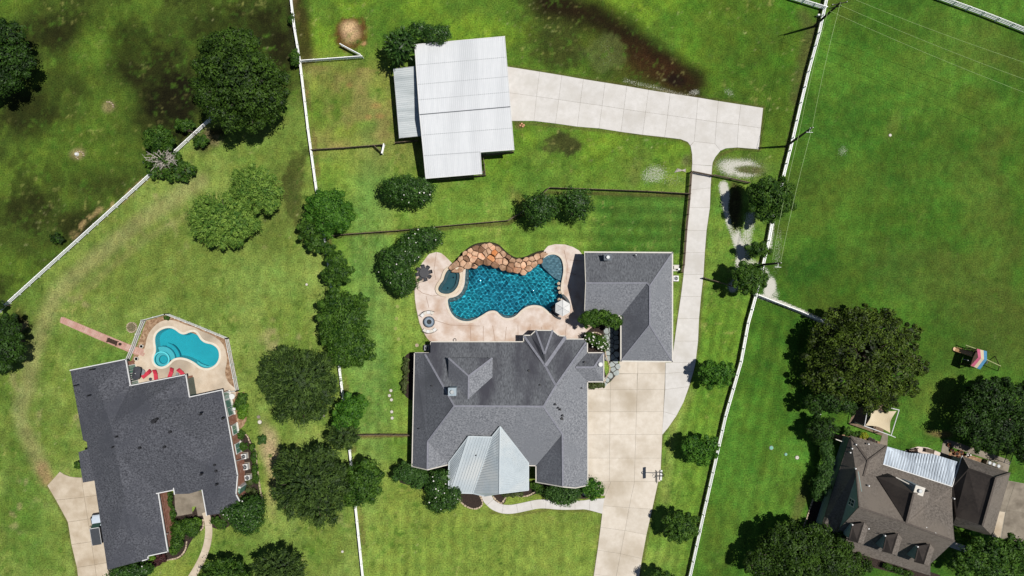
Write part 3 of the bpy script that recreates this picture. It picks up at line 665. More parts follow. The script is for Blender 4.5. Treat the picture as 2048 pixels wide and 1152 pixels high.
def ledge(poly_px, z, m, name, parent):
    o_ = MB().prism(G(poly_px), -1.5, z).build(name, m, parent); o_.cycles.is_caustics_receiver = True; return o_
ledge(smooth_loop([(1088,514),(1098,506),(1110,505),(1122,510),(1130,525),(1130,548),(1124,562),(1112,558),(1100,548),(1090,538),(1082,530)]), -.5, M_SHELF, 'sun_shelf', pool)
for pts_, wd in (([(893,600),(898,620),(908,634),(922,641),(938,642),(952,638)], 4.0), ([(998,628),(1010,635),(1024,635),(1036,628)], 3.0), ([(931,535),(932,555),(931,570),(924,587),(910,597),(897,600)], 5.0), ([(1050,614),(1068,611),(1084,614)], 2.5)):
    P = [Vector(p) for p in smooth_line(pts_, 2)]; a_ = []; c_ = []
    for i in range(len(P)):
        d = (P[min(i + 1, len(P) - 1)] - P[max(0, i - 1)]).normalized(); n_ = Vector((-d.y, d.x)); a_.append(P[i] + n_ * wd); c_.append(P[i] - n_ * wd)
    ledge([tuple(p) for p in a_] + [tuple(p) for p in c_[::-1]], -.5, M_PTILE, 'pool_bench', pool)
ring('coping', gp, -.03, .34, .02, .075, mat('pale_coping', A('#efe3d3'), A('#dfcfbb'), 2, .8), pool)
# raised spa
spa = thing('raised_spa', 'small kidney-shaped spa with cream coping set into the pool edge', 'spa', W(898, 563))
shell(gs_, .75, M_SPAF, spa, 'spa_floor', .3)
b_ = MB().prism(offset(gs_, .0), -.72, -.18, [offset(gs_, -.55)]).build('spa_bench', mat('spa_bench', A('#5f7f86'), A('#496a72'), 2, .8), spa); b_.cycles.is_caustics_receiver = True
water_surface('spa_water', gs_, .18, .0006, .6, 1.5, 5, M_WATER, spa)
ring('coping', gs_, -.05, .42, .22, .32, mat('cream_coping', A('#efdfc8'), A('#dccab0'), 2, .8), spa)
MB().prism(offset(gs_, .36), -.3, .22, [offset(gs_, .02)]).build('spa_wall', M_EDGE, spa)
for q in ((906, 555), (895, 576)): MB().cyl(tuple(W(*q))[:2] + (-.745,), .12, .04, 10).build('floor_drain', M_BLACK, spa)
# left pool
lp = thing('turquoise_pool', 'turquoise freeform swimming pool with round spa behind the left house', 'swimming pool', W(370, 690))
shell(gl, 1.4, M_AQUA, lp, m2=M_AQUAL)
water_surface('pool_water', gl, -.09, .00025, .7, 1.7, 9, M_WATER, lp, .2)
ring('coping', gl, -.03, .32, .02, .075, mat('white_coping', A('#f3ead8'), A('#e8dcc6'), 2, .8), lp)
c0 = W(323, 719)
def disc(c, r, n=28): return [(c[0] + r * math.cos(2 * math.pi * k / n), c[1] + r * math.sin(2 * math.pi * k / n)) for k in range(n)]
def arcpts(cx, cy, r0_, r1_, a0, a1, n=14):
    A0, A1 = math.radians(a0), math.radians(a1)
    return [(cx + r0_ * math.cos(A0 + (A1 - A0) * k / n), cy - r0_ * math.sin(A0 + (A1 - A0) * k / n)) for k in range(n + 1)] + [(cx + r1_ * math.cos(A1 + (A0 - A1) * k / n), cy - r1_ * math.sin(A1 + (A0 - A1) * k / n)) for k in range(n + 1)]
def aqp(poly, z, m, name):
    o_ = MB().prism(G(poly), -1.38, z).build(name, m, lp); o_.cycles.is_caustics_receiver = True; return o_
aqp(arcpts(323, 719, 26, 16, -5, 110), -.35, M_AQUAL, 'pool_step'); aqp(arcpts(323, 719, 34, 26, -5, 75), -.7, M_AQUA, 'pool_step')
aqp(arcpts(323, 719, 27, 25.5, -5, 110), -.34, M_AQUAD, 'step_edge'); aqp(arcpts(323, 719, 35, 33.6, -2, 60), -.69, M_AQUAD, 'step_edge')
aqp(arcpts(384, 668, 16, 8, 20, 150), -.5, M_AQUAL, 'pool_bench'); aqp(arcpts(384, 668, 17, 16, 20, 150), -.49, M_AQUAD, 'step_edge')
aqp([(392,722),(400,728),(414,733),(428,730),(430,738),(412,742),(395,736)], -.5, M_AQUAL, 'pool_bench')
MB().prism(disc(c0, 1.30), -1.3, .06, [disc(c0, 1.12)]).build('spa_wall', M_AQUAL, lp)
o = MB().prism(disc(c0, 1.12), -1.38, -.75).build('spa_floor', M_AQUA, lp); o.cycles.is_caustics_receiver = True
o = MB().prism(disc(c0, 1.12), -.8, -.5, [disc((c0.x + .1, c0.y - .05), .66)]).build('spa_bench', M_AQUAL, lp); o.cycles.is_caustics_receiver = True
o = MB().prism(disc((c0.x + .1, c0.y - .05), .72), -.8, -.49, [disc((c0.x + .1, c0.y - .05), .64)]).build('step_edge', M_AQUAD, lp); o.cycles.is_caustics_receiver = True
LDECK = smooth_loop([(262,775),(264,735),(276,712),(290,700),(294,672),(308,652),(326,640),(350,640),(372,650),(388,654),(402,662),(425,670),(444,684),(452,700),(455,722),(449,745),(456,765),(474,779),(470,796),(440,806),(360,812),(264,810)], 2)
dk2 = MB().prism(G(LDECK), -.1, .05, [offset(gl, .1)]).build('left_pool_deck', mat('tan_deck', A('#e6d6c0'), A('#d3bfa6'), .8, .85, c3=A('#ad9f8b'), big=.18), None, W(360, 700)); tag(dk2, kind='structure')
bed('planting_strip', [(262,724),(293,641),(338,629),(458,677),(478,779),(455,783),(440,760),(440,700),(400,672),(345,650),(305,665),(290,715)], M_MULCHB, .03)
# brick walk and its bricks
bw = base('brick_walk', [(121,637),(127,634),(199,664),(262,690),(292,700),(292,716),(262,706),(190,676),(120,645)], M_PAVER, .04)
rnd = random.Random(9)
bm_ = MB()
for i in range(44):
    for j in range(3):
        t = (i + .5 * (j % 2)) / 44; x = 124 + (290 - 124) * t; y = 640 + (708 - 640) * t + (j - 1) * 4.1
        c = W(x, y); bm_.box((c.x, c.y, .045 + rnd.uniform(0, .012)), (.27, .28, .03), math.radians(-21))
o = bm_.build('paving_brick', mat('paving_brick', A('#d3a798'), A('#bd8f80'), 1.5, .9, c3=A('#dcbcae'), big=.9), bw, bw.location); o['kind'] = 'stuff'

# ------------------------------------------------------------------ rock waterfall: cells of a random tiling, each a boulder of its own
def cells(seeds, ghosts, rmax, inset):
    out = []
    allp = seeds + ghosts
    for i, p in enumerate(seeds):
        poly = [(p[0] + rmax * math.cos(a * math.pi / 5), p[1] + rmax * math.sin(a * math.pi / 5)) for a in range(10)]
        for j, q in enumerate(allp):
            if j == i: continue
            mx_, my_ = (p[0] + q[0]) / 2, (p[1] + q[1]) / 2; nx_, ny_ = q[0] - p[0], q[1] - p[1]
            if nx_ * nx_ + ny_ * ny_ > 4 * rmax * rmax: continue
            new = []
            for k in range(len(poly)):
                a, b = poly[k], poly[(k + 1) % len(poly)]
                da = (a[0] - mx_) * nx_ + (a[1] - my_) * ny_; db = (b[0] - mx_) * nx_ + (b[1] - my_) * ny_
                if da <= 0: new.append(a)
                if (da < 0) != (db < 0) and da != db:
                    t = da / (da - db); new.append((a[0] + (b[0] - a[0]) * t, a[1] + (b[1] - a[1]) * t))
            poly = new
            if len(poly) < 3: break
        if len(poly) < 3: out.append(None); continue
        cx_ = sum(a[0] for a in poly) / len(poly); cy_ = sum(a[1] for a in poly) / len(poly)
        out.append([(cx_ + (a[0] - cx_) * inset, cy_ + (a[1] - cy_) * inset) for a in poly])
    return out
def scatter(poly, dmin, rnd, tries=4000):
    xs = [p[0] for p in poly]; ys = [p[1] for p in poly]; pts = []
    for _ in range(tries):
        p = (rnd.uniform(min(xs), max(xs)), rnd.uniform(min(ys), max(ys)))
        if inpoly(np.array(p[0]), np.array(p[1]), poly) and all((p[0] - q[0]) ** 2 + (p[1] - q[1]) ** 2 > dmin ** 2 for q in pts): pts.append(p)
    return pts
def rock(name, cell_px, zb, zt, m, parent, rnd, drop=.5):
    p = G(cell_px); c = (sum(a[0] for a in p) / len(p), sum(a[1] for a in p) / len(p))
    # bevelled boulder: foot, shoulder and tilted top
    q = []
    for k in range(len(p)):
        a, b = p[k], p[(k + 1) % len(p)]; q.append(a)
        q.append(((a[0] + b[0]) / 2 + rnd.uniform(-.05, .05), (a[1] + b[1]) / 2 + rnd.uniform(-.05, .05)))
    n = len(q); tx, ty = rnd.uniform(-.3, .3), rnd.uniform(-.3, .3); vs = []
    for s_, z in ((1.0, zb), (1.0, zt - .14), (.90, zt - .03), (.6, zt + .01)):
        for x, y in q: vs.append((c[0] + (x - c[0]) * s_, c[1] + (y - c[1]) * s_, z if z == zb else z + (x - c[0]) * tx + (y - c[1]) * ty + rnd.uniform(-.02, .02)))
    vs.append((c[0], c[1], zt + rnd.uniform(0, .04)))
    fs = []
    sg = 1 if area(q) > 0 else -1
    for L0 in range(3):
        for k in range(n):
            f = (L0 * n + k, L0 * n + (k + 1) % n, (L0 + 1) * n + (k + 1) % n, (L0 + 1) * n + k); fs.append(f if sg > 0 else f[::-1])
    for k in range(n):
        f = (3 * n + k, 3 * n + (k + 1) % n, 4 * n); fs.append(f if sg > 0 else f[::-1])
    o_ = MB().add(vs, fs).build(name, m, None, (c[0], c[1], 0)); o_.parent = parent; o_.location = Vector((c[0], c[1], 0)) - parent.location; return o_
rnd = random.Random(21)
outer = [(908,527),(924,510),(944,494),(964,489),(986,489),(1000,495),(1012,508),(1024,517),(1036,521),(1052,518),(1066,511),(1080,506),(1092,505)]
inner = [(920,543),(932,541),(951,535),(960,531),(976,533),(992,535),(1006,540),(1022,547),(1036,550),(1054,547),(1066,541),(1082,527),(1092,512)]
band = smooth_line(outer, 1) + smooth_line(inner, 1)[::-1]
wf = thing('rock_waterfall', 'curved waterfall wall of stacked orange and tan sandstone boulders along the pool', 'rock waterfall', W(1000, 515))
sd = []
for _ in range(9000):
    p = (rnd.uniform(905, 1095), rnd.uniform(486, 552))
    if not inpoly(np.array(p[0]), np.array(p[1]), band): continue
    yi = np.interp(p[0], [q[0] for q in inner], [q[1] for q in inner]); dm = rnd.choice((9, 11.5, 15)) + (2.5 if yi - p[1] < 16 else -.5)
    if all(((p[0] - q[0]) / 1.15) ** 2 + ((p[1] - q[1]) * 1.1) ** 2 > dm ** 2 for q in sd): sd.append(p)
gh = [(x * 1.0, y - 6) for x, y in smooth_line(outer, 2)] + [(x, y + 6) for x, y in smooth_line(inner, 2)]
sd = sd + [(971, 507)]
for i, c_ in enumerate(cells(sd, gh, 19, .965)):
    if not c_ or abs(area(c_)) < 10: continue
    x, y = sd[i]; yi = np.interp(x, [p[0] for p in inner], [p[1] for p in inner]); yo = np.interp(x, [p[0] for p in outer], [p[1] for p in outer])
    t = min(1, max(0, (yi - y) / max(8, yi - yo)))
    rock('boulder', c_, -1.2 if t < .45 else -.1, .35 + 1.0 * t + rnd.uniform(-.22, .3), M_ROCKO if abs(x - 984) + abs(y - 510) < 10 else rnd.choice((M_ROCK, M_ROCK, M_ROCKT, M_ROCKT, M_ROCKT, M_ROCKB)), wf, rnd)
mk_ = MB().prism(G([(x, y - 1.5) for x, y in smooth_line(outer, 2)] + [(x, y - 3) for x, y in smooth_line(inner, 2)][::-1]), -.3, .28).build('mortar_core', mat('mortar', A('#6b5545'), A('#4a3a30'), 3, .95), wf)
bed('planting_strip', [(x, y - 5) for x, y in smooth_line(outer, 2)] + [(x, y + 3) for x, y in smooth_line(outer, 2)][::-1], mat('dark_soil', A('#3f3a28'), A('#2a2a1c'), 4, .98), .02)
# flagstone walk between the two buildings
rnd = random.Random(4)
fz = base('flagstone_walk', [(1212,640),(1236,640),(1236,722),(1240,735),(1234,752),(1216,766),(1206,772),(1204,758),(1216,750),(1222,735),(1214,715),(1212,690),(1206,665)], mat('walk_mortar', A('#5d5b55'), A('#47453f'), 3, .95), .04)
fp = [(1213,655),(1234,650),(1234,722),(1238,735),(1232,750),(1216,763),(1208,768),(1206,761),(1219,750),(1224,737),(1216,716),(1214,690)]
for c_ in cells(scatter(fp, 8, rnd, 2500), [], 7, .88):
    if c_ and abs(area(c_)) > 12: slab(fz, c_, M_FLAG, .0, .06 + rnd.uniform(0, .02), gap=.01, name='flagstone')
# ------------------------------------------------------------------ buildings
def roof_part(root, name, pts, faces, m, t=.18):
    used = {k for f in faces for k in f.split()}; V_ = {k: W(*v) for k, v in pts.items() if k in used}; keys = list(V_)
    return MB().sheet([V_[k] for k in keys], [[keys.index(k) for k in f.split()] for f in faces], t).build(name, m, root)
def trim_line(root, pts, m=None, name='fascia', w_=.14, h_=.2, dz=.02):
    for a, b in zip(pts[:-1], pts[1:]):
        A_, B_ = W(*a), W(*b); A_.z += dz - h_ / 2 + .04; B_.z += dz - h_ / 2 + .04
        d = (B_ - A_).normalized() * .06
        MB().bar(A_ - d, B_ + d, w_, h_).build(name, m or M_TRIM, root)
def walls(root, poly, h, eave, m, inset=.45, name='wall'):
    p = offset(G(poly, eave), -inset); MB().prism(p, 0, h).build(name, m, root); return p
def cap_line(root, pts, m, name='ridge_cap', w_=.28):
    for a, b in zip(pts[:-1], pts[1:]):
        A_, B_ = W(*a), W(*b); A_.z += .03; B_.z += .03; MB().bar(A_, B_, w_, .05).build(name, m, root)
def vent(root, x, y, h, r=.09, l=.35, name='vent_pipe', m=None):
    c = W(x, y, h); MB().cyl((c.x, c.y, c.z - .3), r, l + .3, 8).build(name, m or M_BLACK, root)
def chimney(root, x, y, hb, ht, sx, sy, m, cap, rz=0):
    c = W(x, y, ht)
    o_ = MB().box((c.x, c.y, (hb + ht) / 2), (sx, sy, ht - hb), rz).build('chimney', m, root)
    MB().box((c.x, c.y, ht + .05), (sx + .14, sy + .14, .1), rz).build('chimney_cap', cap, o_, root.location)
    b = MB(); b.cyl((c.x, c.y, ht + .1), .2, .28, 14); b.cyl((c.x, c.y, ht + .38), .3, .05, 14, .24); b.build('flue', M_ALU, o_, root.location)
M_RCAP = mat('ridge_shingles', A('#9a9ba4'), A('#83848e'), 3, .9)
M_RCAPB = mat('brown_ridge_shingles', A('#6b625a'), A('#554d47'), 3, .9)
M_CHIM = mat('pale_chimney', A('#b6c4cc'), A('#98a8b2'), 2, .6)
# --- main house
house = thing('house', 'large grey-shingled house with a light metal porch roof, south of the dark blue pool', 'house', W(1000, 830))
EV = 3.0
walls(house, [(829,705.6),(861,705.6),(861.6,683.4),(1047.2,683.4),(1047.2,670.5),(1061,670.5),(1071.8,660.6),(1105.3,660.6),(1117.5,671),(1131.5,672.3),(1131.5,678),(1167,678),(1175,686.5),(1175,705.3),(1207.5,705.3),(1207.5,763.6),(1175,763.6),(1175.6,969),(1072,963),(1071.8,931.3),(897,929),(824,930)], 2.85, EV, M_WALL)
mv = dict(a=(861.6,683.4,3), b=(1047.2,683.4,3), b2=(1047.2,678,3.02), h=(1167.2,678,3), i=(1174.9,686.5,3), R1=(909,812,8.5), R2=(1087,813,8.5), R3=(1111.6,771,7.05), R4=(1125,868,6.2),
          n1=(847,706,4.0), n0=(861,705.6,3.95), wl=(829,705.6,3), sw=(824,932.5,3), g1=(855.5,883,5.1), g2=(855,939.5,5.1), s0=(897,929,3), s1=(1071.8,931.3,3),
          w2=(1072,964,3), ap=(1125.6,973.5,6.2), a2=(1150.3,975.8,4.9), se=(1175.6,970.5,3), em=(1175.2,763.6,3))
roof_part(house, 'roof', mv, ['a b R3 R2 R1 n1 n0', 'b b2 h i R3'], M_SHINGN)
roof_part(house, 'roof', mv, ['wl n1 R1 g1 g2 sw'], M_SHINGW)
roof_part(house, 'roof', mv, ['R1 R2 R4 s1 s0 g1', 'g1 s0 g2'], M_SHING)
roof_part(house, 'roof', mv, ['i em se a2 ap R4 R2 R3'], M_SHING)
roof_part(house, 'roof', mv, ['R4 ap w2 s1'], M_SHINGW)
# gable triangles under the verges
def gable(root, pts, m, name='gable_wall'):
    V_ = [W(*p) for p in pts]; V_ = [v - Vector((0, 0, .2)) for v in V_]; foot = [Vector((v.x, v.y, min(q.z for q in V_) - .3)) for v in V_]
    MB().sheet(V_, [list(range(len(V_)))], .05).build(name, m, root)
for q in ([(824,932.5,3),(855,939.5,5.1),(897,929,3)], [(1072,964,3),(1125.6,973.5,6.2),(1175.6,970.5,3)]):
    P_ = [W(*p) for p in q]; c_ = Vector((0, .35, 0)); b = MB(); vs = [p + c_ - Vector((0, 0, .2)) for p in P_]; vs2 = [v + Vector((0, .15, 0)) for v in vs]
    b.add(vs + vs2, [(0, 2, 1), (3, 4, 5), (0, 1, 4, 3), (1, 2, 5, 4), (2, 0, 3, 5)]); b.build('gable_wall', M_WALL, house)
# north bay
bay = dict(b2=(1047.2,670.5,3), c=(1061.2,670.5,3), d=(1071.8,660.6,3), e=(1105.3,660.6,3), f=(1117.5,671.2,3), g=(1131.5,672.3,3), p1=(1089,708,5.35), p2=(1090.5,732,5.35), bb=(1047.2,684,3.0), gg=(1131.5,682,3.1))
roof_part(house, 'roof', bay, ['d e p1', 'c d p1', 'e f p1', 'b2 c p1 p2 bb', 'f g gg p2 p1'], M_SHINGN)
cap_line(house, [(1048,672,3.05),(1090.5,732,5.36),(1111.6,771,7.06)], M_RCAP, 'valley_metal', .34); cap_line(house, [(1131,674,3.05),(1091.5,731,5.36)], M_RCAP, 'valley_metal', .5)
cap_line(house, [(1071.8,661,3.05),(1089,708,5.36),(1105.3,661,3.05)], M_RCAP, 'ridge_cap', .3)
# east wing
ew = dict(r1=(1151,734.4,4.72), r2=(1188,734.4,4.72), n1=(1163,705.3,3), n2=(1207.5,705.3,3), s2=(1207.5,763.6,3), s1=(1163,763.6,3))
roof_part(house, 'roof', ew, ['r1 r2 n2 n1'], M_SHINGN); roof_part(house, 'roof', ew, ['r1 r2 s2 s1', 'n2 s2 r2'], M_SHING)
# dormer block on the north slope
dm = dict(a=(897,716,6.2), b=(985,716,6.2), c=(985,763,6.2), d=(896.5,759.5,6.2), p=(937.5,752,7.9), q=(937,799,7.95))
roof_part(house, 'dormer_roof', dm, ['a b p'], M_SHINGN); roof_part(house, 'dormer_roof', dm, ['a p q d'], M_SHINGW); roof_part(house, 'dormer_roof', dm, ['b c q p'], M_SHING)
MB().prism(offset(G([(897,716),(985,716),(985,765),(937,790),(897,762)], 6.2), -.18), 4.0, 6.05).build('dormer_wall', M_WALL, house)
for q in ([(909,812,8.5),(1087,813,8.5)], [(850,708,4.1),(909,812,8.5),(855.5,883,5.1),(855,938,5.1)], [(1087,813,8.5),(1111.6,771,7.05),(1172,685,3.05)], [(1087,813,8.5),(1125,868,6.2),(1125.6,972,6.2)],
          [(897,716,6.2),(937.5,752,7.9),(985,716,6.2)], [(937.5,752,7.9),(937,798,7.95)], [(1151,734.4,4.72),(1188,734.4,4.72),(1207.5,705.5,3)]): cap_line(house, q, M_RCAP)
for q in ([(829,705.6),(861,705.6),(861.6,683.4),(1047.2,683.4),(1047.2,670.5),(1061.2,670.5),(1071.8,660.6),(1105.3,660.6),(1117.5,671.2),(1131.5,672.3),(1131.5,678),(1167.2,678)], [(1174.9,686.5),(1174.9,705.3),(1207.5,705.3),(1207.5,763.6),(1175.2,763.6),(1175.6,970.5)],
          [(1072,964),(1071.8,931.3),(1057,931)], [(829,705.6),(824,932.5)]): trim_line(house, [(x, y, 3) for x, y in q], name='gutter')
trim_line(house, [(824,932.5,3),(855,939.5,5.1),(897,929,3)]); trim_line(house, [(1072,964,3),(1125.6,973.5,6.2),(1150.3,975.8,4.9),(1175.6,970.5,3)])
chimney(house, 904.5, 783.5, 6, 9.1, 1.05, 1.05, M_CHIM, M_CHIM)
for x, y, h, r in ((864,771,5.2,.12),(860,811,4.7,.12),(1058,741,5.7,.16),(1080,769.5,6.9,.13),(1111,808.5,7.5,.12),(1117,816,7.1,.12),(1121,819,6.9,.14),(1125.5,831,6.5,.14),(1124,837,6.4,.2),(1163.5,776,3.9,.1),(838,857,3.9,.1),(1169.5,724,4.4,.12)): vent(house, x, y, h, r)
c = W(1201, 729, 4.4); MB().cyl((c.x, c.y, c.z), .38, .12, 14, .3).build('satellite_dish', M_WHITE, house)
# light metal porch
pv = dict(A=(937,872.7,6.3), B=(983.4,873.9,6.3), C=(1000.3,852.8,7.2), D=(1057,925.5,3.4), E=(1057,980,3.3), F=(999,986.9,6.7), Gv=(945.7,986.5,3.3), I=(901.5,985,3.1), J=(897.9,924.3,3.4), K=(897.2,981.7,3.2), L=(969,992,4.2), M=(985,990,5.2))
roof_part(house, 'porch_roof', pv, ['A B Gv I'], M_SEAM, .1); roof_part(house, 'porch_roof', pv, ['A I K J'], M_SEAM, .1)
roof_part(house, 'porch_roof', pv, ['C F L Gv B'], M_SEAM, .1); roof_part(house, 'porch_roof', pv, ['C D E F'], M_SEAM, .1)
def ribs(root, a, b, c, d, n, m, w_=.05, h_=.06, name='standing_seam', stuff=True):
    """n ribs running from edge ab to edge dc"""
    mb = MB(); a, b, c, d = (W(*p) for p in (a, b, c, d))
    for i in range(1, n):
        t = i / n; p, q = a.lerp(b, t), d.lerp(c, t); p.z += .03; q.z += .03
        if (q - p).length > .2: mb.bar(p, q, w_, h_)
    o_ = mb.build(name, m, root)
    if stuff: o_['kind'] = 'stuff'
ribs(house, pv['A'], pv['B'], pv['Gv'], pv['I'], 8, M_SEAMCAP)
ribs(house, pv['C'], pv['F'], pv['E'], pv['D'], 22, M_SEAMCAP); ribs(house, pv['C'], pv['F'], pv['Gv'], pv['B'], 22, M_SEAMCAP); ribs(house, pv['A'], pv['I'], pv['K'], pv['J'], 14, M_SEAMCAP)
for q in (['A', 'B'], ['B', 'Gv'], ['A', 'I'], ['C', 'F'], ['B', 'C'], ['C', 'D'], ['A', 'J'], ['Gv', 'I'], ['D', 'E'], ['J', 'K'], ['K', 'I'], ['E', 'F'], ['Gv', 'L'], ['L', 'F']):
    MB().bar(W(*pv[q[0]]) + Vector((0, 0, .05)), W(*pv[q[1]]) + Vector((0, 0, .05)), .16, .07).build('flashing', M_SEAMCAP, house)
for q in ((903, 980), (945, 981), (1054, 976), (1000, 978)): c = W(*q, 3); MB().box((c.x, c.y, 1.5), (.3, .3, 3)).build('porch_post', M_WHITE, house)
vent(house, 952, 910.5, 5.3, .1, .2)
# --- pool house
ph = thing('pool_house', 'grey-shingled pool house with L-shaped roof right of the dark blue pool', 'pool house', W(1260, 610))
walls(ph, [(1169,504.1),(1344.8,505.2),(1344.8,723.3),(1241.8,722.2),(1241.8,632.1),(1168.6,632)], 2.85, 3, M_WALL)
qv = dict(nw=(1169,504.1,3), ne=(1344.8,505.2,3), se=(1344.8,723.3,3), s=(1241.8,722.2,3), i=(1241.8,632.1,3), sw=(1168.6,632,3), gw=(1171.2,566,5.7), p=(1294,566,5.7), r1=(1299.5,572,6.0), r2=(1299.3,650,6.0))
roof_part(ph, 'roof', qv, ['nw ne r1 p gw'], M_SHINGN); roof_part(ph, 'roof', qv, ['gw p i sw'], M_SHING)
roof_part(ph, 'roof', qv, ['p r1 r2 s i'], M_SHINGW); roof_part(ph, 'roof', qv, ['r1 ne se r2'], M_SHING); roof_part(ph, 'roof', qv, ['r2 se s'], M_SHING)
P_ = [W(1169.5,504.6,3), W(1171.2,566,5.7), W(1169.1,631.5,3)]; b = MB(); vs = [p + Vector((.45, 0, -.2)) for p in P_]; vs2 = [v + Vector((.15, 0, 0)) for v in vs]
b.add(vs + vs2, [(0, 1, 2), (3, 5, 4), (0, 3, 4, 1), (1, 4, 5, 2), (2, 5, 3, 0)]); b.build('gable_wall', M_WALL, ph)
trim_line(ph, [(1169,504.1,3),(1344.8,505.2,3),(1344.8,723.3,3),(1241.8,722.2,3),(1241.8,632.1,3),(1168.6,632,3)], name='gutter', w_=.2); trim_line(ph, [(1169,504.1,3),(1171.2,566,5.7),(1168.6,632,3)], w_=.1)
for q in ([(1171.2,566,5.7),(1294,566,5.7),(1299.5,572,6),(1299.3,650,6)], [(1299.5,572,6),(1344.5,506,3.02)], [(1299.3,650,6),(1242.5,721,3.02)], [(1299.3,650,6),(1344,722,3.02)]): cap_line(ph, q, M_RCAP, w_=.2)
chimney(ph, 1215.5, 514.5, 3.3, 4.9, 1.0, .85, M_CHIM, mat('dark_cap', A('#55606c'), A('#434d58'), 2, .5))
b = MB(); c = W(1271, 510, 3.6); b.tube([c - Vector((0, 0, .3)), c + Vector((0, 0, .5)), c + Vector((.2, -.3, .55))], [.1, .1, .08], 8); b.build('vent_pipe', M_ALU, ph)
# --- barn
barn = thing('barn', 'large white metal-roofed barn with a lower lean-to on its left side', 'barn', W(930, 215))
bv = dict(nw=(829.4,89.2,4.2), ne=(1009.2,73,4.2), rw=(839.2,228,6.0), re=(1020.6,212.2,6.0), sw=(847.5,312,4.6), m=(960.6,304.3,4.6), se=(1028,299.4,4.6), lw=(851.7,357,3.7), le=(963.6,347.5,3.7))
roof_part(barn, 'roof', bv, ['nw ne re rw'], M_BARN, .12); roof_part(barn, 'roof', bv, ['rw re se m sw'], M_BARN, .12); roof_part(barn, 'roof', dict(bv, sw=(847.5,312,4.55), m=(960.6,304.3,4.55)), ['sw m le lw'], M_BARN, .12)
walls(barn, [(831,92),(1007,76),(1026,297),(961,302),(850,310)], 4.1, 4.3, M_ALU, .15)
M_RIB = mat('barn_rib', A('#fbfcfd'), A('#eceff1'), 2, .4)
ribs(barn, bv['nw'], bv['ne'], bv['re'], bv['rw'], 46, M_RIB, .05, .05, 'roof_rib'); ribs(barn, bv['rw'], bv['re'], bv['se'], bv['sw'], 46, M_RIB, .05, .05, 'roof_rib'); ribs(barn, (847.5,312,4.55), (960.6,304.3,4.55), bv['le'], bv['lw'], 29, M_RIB, .05, .05, 'roof_rib')
MB().bar(W(839.2,228,6.0) + Vector((0, -.1, .03)), W(1020.6,212.2,6.0) + Vector((0, -.1, .03)), .12, .05).build('ridge_gap', mat('ridge_gap', (.1, .11, .12), (.07, .08, .09), 3, .7), barn)
M_LAP = mat('lap_line', A('#c3c7ca'), A('#b3b7ba'), 3, .6)
for t in (.3, .58, .8):
    a, b_ = W(*bv['nw']).lerp(W(*bv['rw']), t), W(*bv['ne']).lerp(W(*bv['re']), t); MB().bar(a + Vector((0, 0, .012)), b_ + Vector((0, 0, .012)), .09, .03).build('sheet_lap', M_LAP, barn)
for t in (.5, .99):
    a, b_ = W(*bv['rw']).lerp(W(*bv['sw']), t), W(*bv['re']).lerp(W(*(bv['se'] if t < .9 else bv['m'])), t); MB().bar(a + Vector((0, 0, .012)), b_ + Vector((0, 0, .012)), .09, .03).build('sheet_lap', M_LAP, barn)
trim_line(barn, [bv['nw'], bv['ne'], bv['re'], bv['se'], bv['m'], bv['le'], bv['lw'], bv['sw'], bv['rw'], bv['nw']], M_WHITE, 'edge_trim', .1, .16)
lv = dict(a=(787.2,138.3,2.9), b=(830.3,132.8,3.5), c=(842,271.7,3.5), d=(798.9,276,2.9)); roof_part(barn, 'lean_to_roof', lv, ['a b c d'], M_BARNL, .08)
ribs(barn, lv['a'], lv['d'], lv['c'], lv['b'], 34, M_BARNL, .05, .05, 'roof_rib'); trim_line(barn, [lv['b'], lv['a'], lv['d'], lv['c']], M_ALU, 'edge_trim', .08, .12)
for q in ((791,143),(796,185),(799,228),(803,271),(838,268),(856,351),(888,349),(922,347),(958,345),(993,299),(1024,297),(970,303)):
    c = W(*q, 2.9); MB().box((c.x, c.y, 1.4), (.15, .15, 2.8)).build('support_post', M_PURPLE, barn)
for y0_, y1_ in ((128,148),(168,196),(228,250)):
    b = MB(); x0_ = 1006 + (y0_ - 76) * .088; x1_ = 1006 + (y1_ - 76) * .088; a = W(x0_, y0_, 3) + Vector((.05, 0, -1.4)); c = W(x1_, y1_, 3) + Vector((.05, 0, -1.4))
    MB().bar(a, c, .06, 2.8).build('barn_door', mat('barn_red', A('#8a4a3c'), A('#70392e'), 2, .7), barn)
# --- left house
lh = thing('house', 'brick house with one large charcoal-shingled roof behind the turquoise pool', 'house', W(310, 930))
LO = [(140.4,740.6),(251.4,718.5),(261,771.1),(371.7,749.2),(379,794),(444.6,779.7),(459.1,860),(475.2,950.3),(472.1,988.5),(479,1001.6),(443,1026.8),(413.3,1030.8),(404.2,980),(378.3,987.5),(349.2,988.3),(346.7,980),(316.7,986.7),(335.8,1103.3),(295.8,1112),(296.2,1118),(285,1121.3),(214.9,1139.5),(188.7,961.3),(165.6,965.3),(156.8,904.4),(175,898),(173.8,884),(166.2,880)]
EH = 4.2
LH_ = [3, 3, 3, 3, 3, 3.4] + [4.2] * 22
rid = [(196,775,5.0),(222,850,6.2),(232,905,6.4),(250,1000,6.0),(268,1085,5.0),(330,845,6.6),(400,880,6.2),(437,940,5.6),(440,985,5.0),(350,900,6.6),(300,800,5.2)]
vv = [Vector((x, y)) for x, y in LO] + [Vector((x, y)) for x, y, _ in rid]; n0 = len(LO)
ed = [(i, (i + 1) % n0) for i in range(n0)] + [(n0, n0 + 1), (n0 + 1, n0 + 2), (n0 + 2, n0 + 3), (n0 + 3, n0 + 4), (n0 + 1, n0 + 5), (n0 + 5, n0 + 9), (n0 + 9, n0 + 6), (n0 + 6, n0 + 7), (n0 + 7, n0 + 8)]
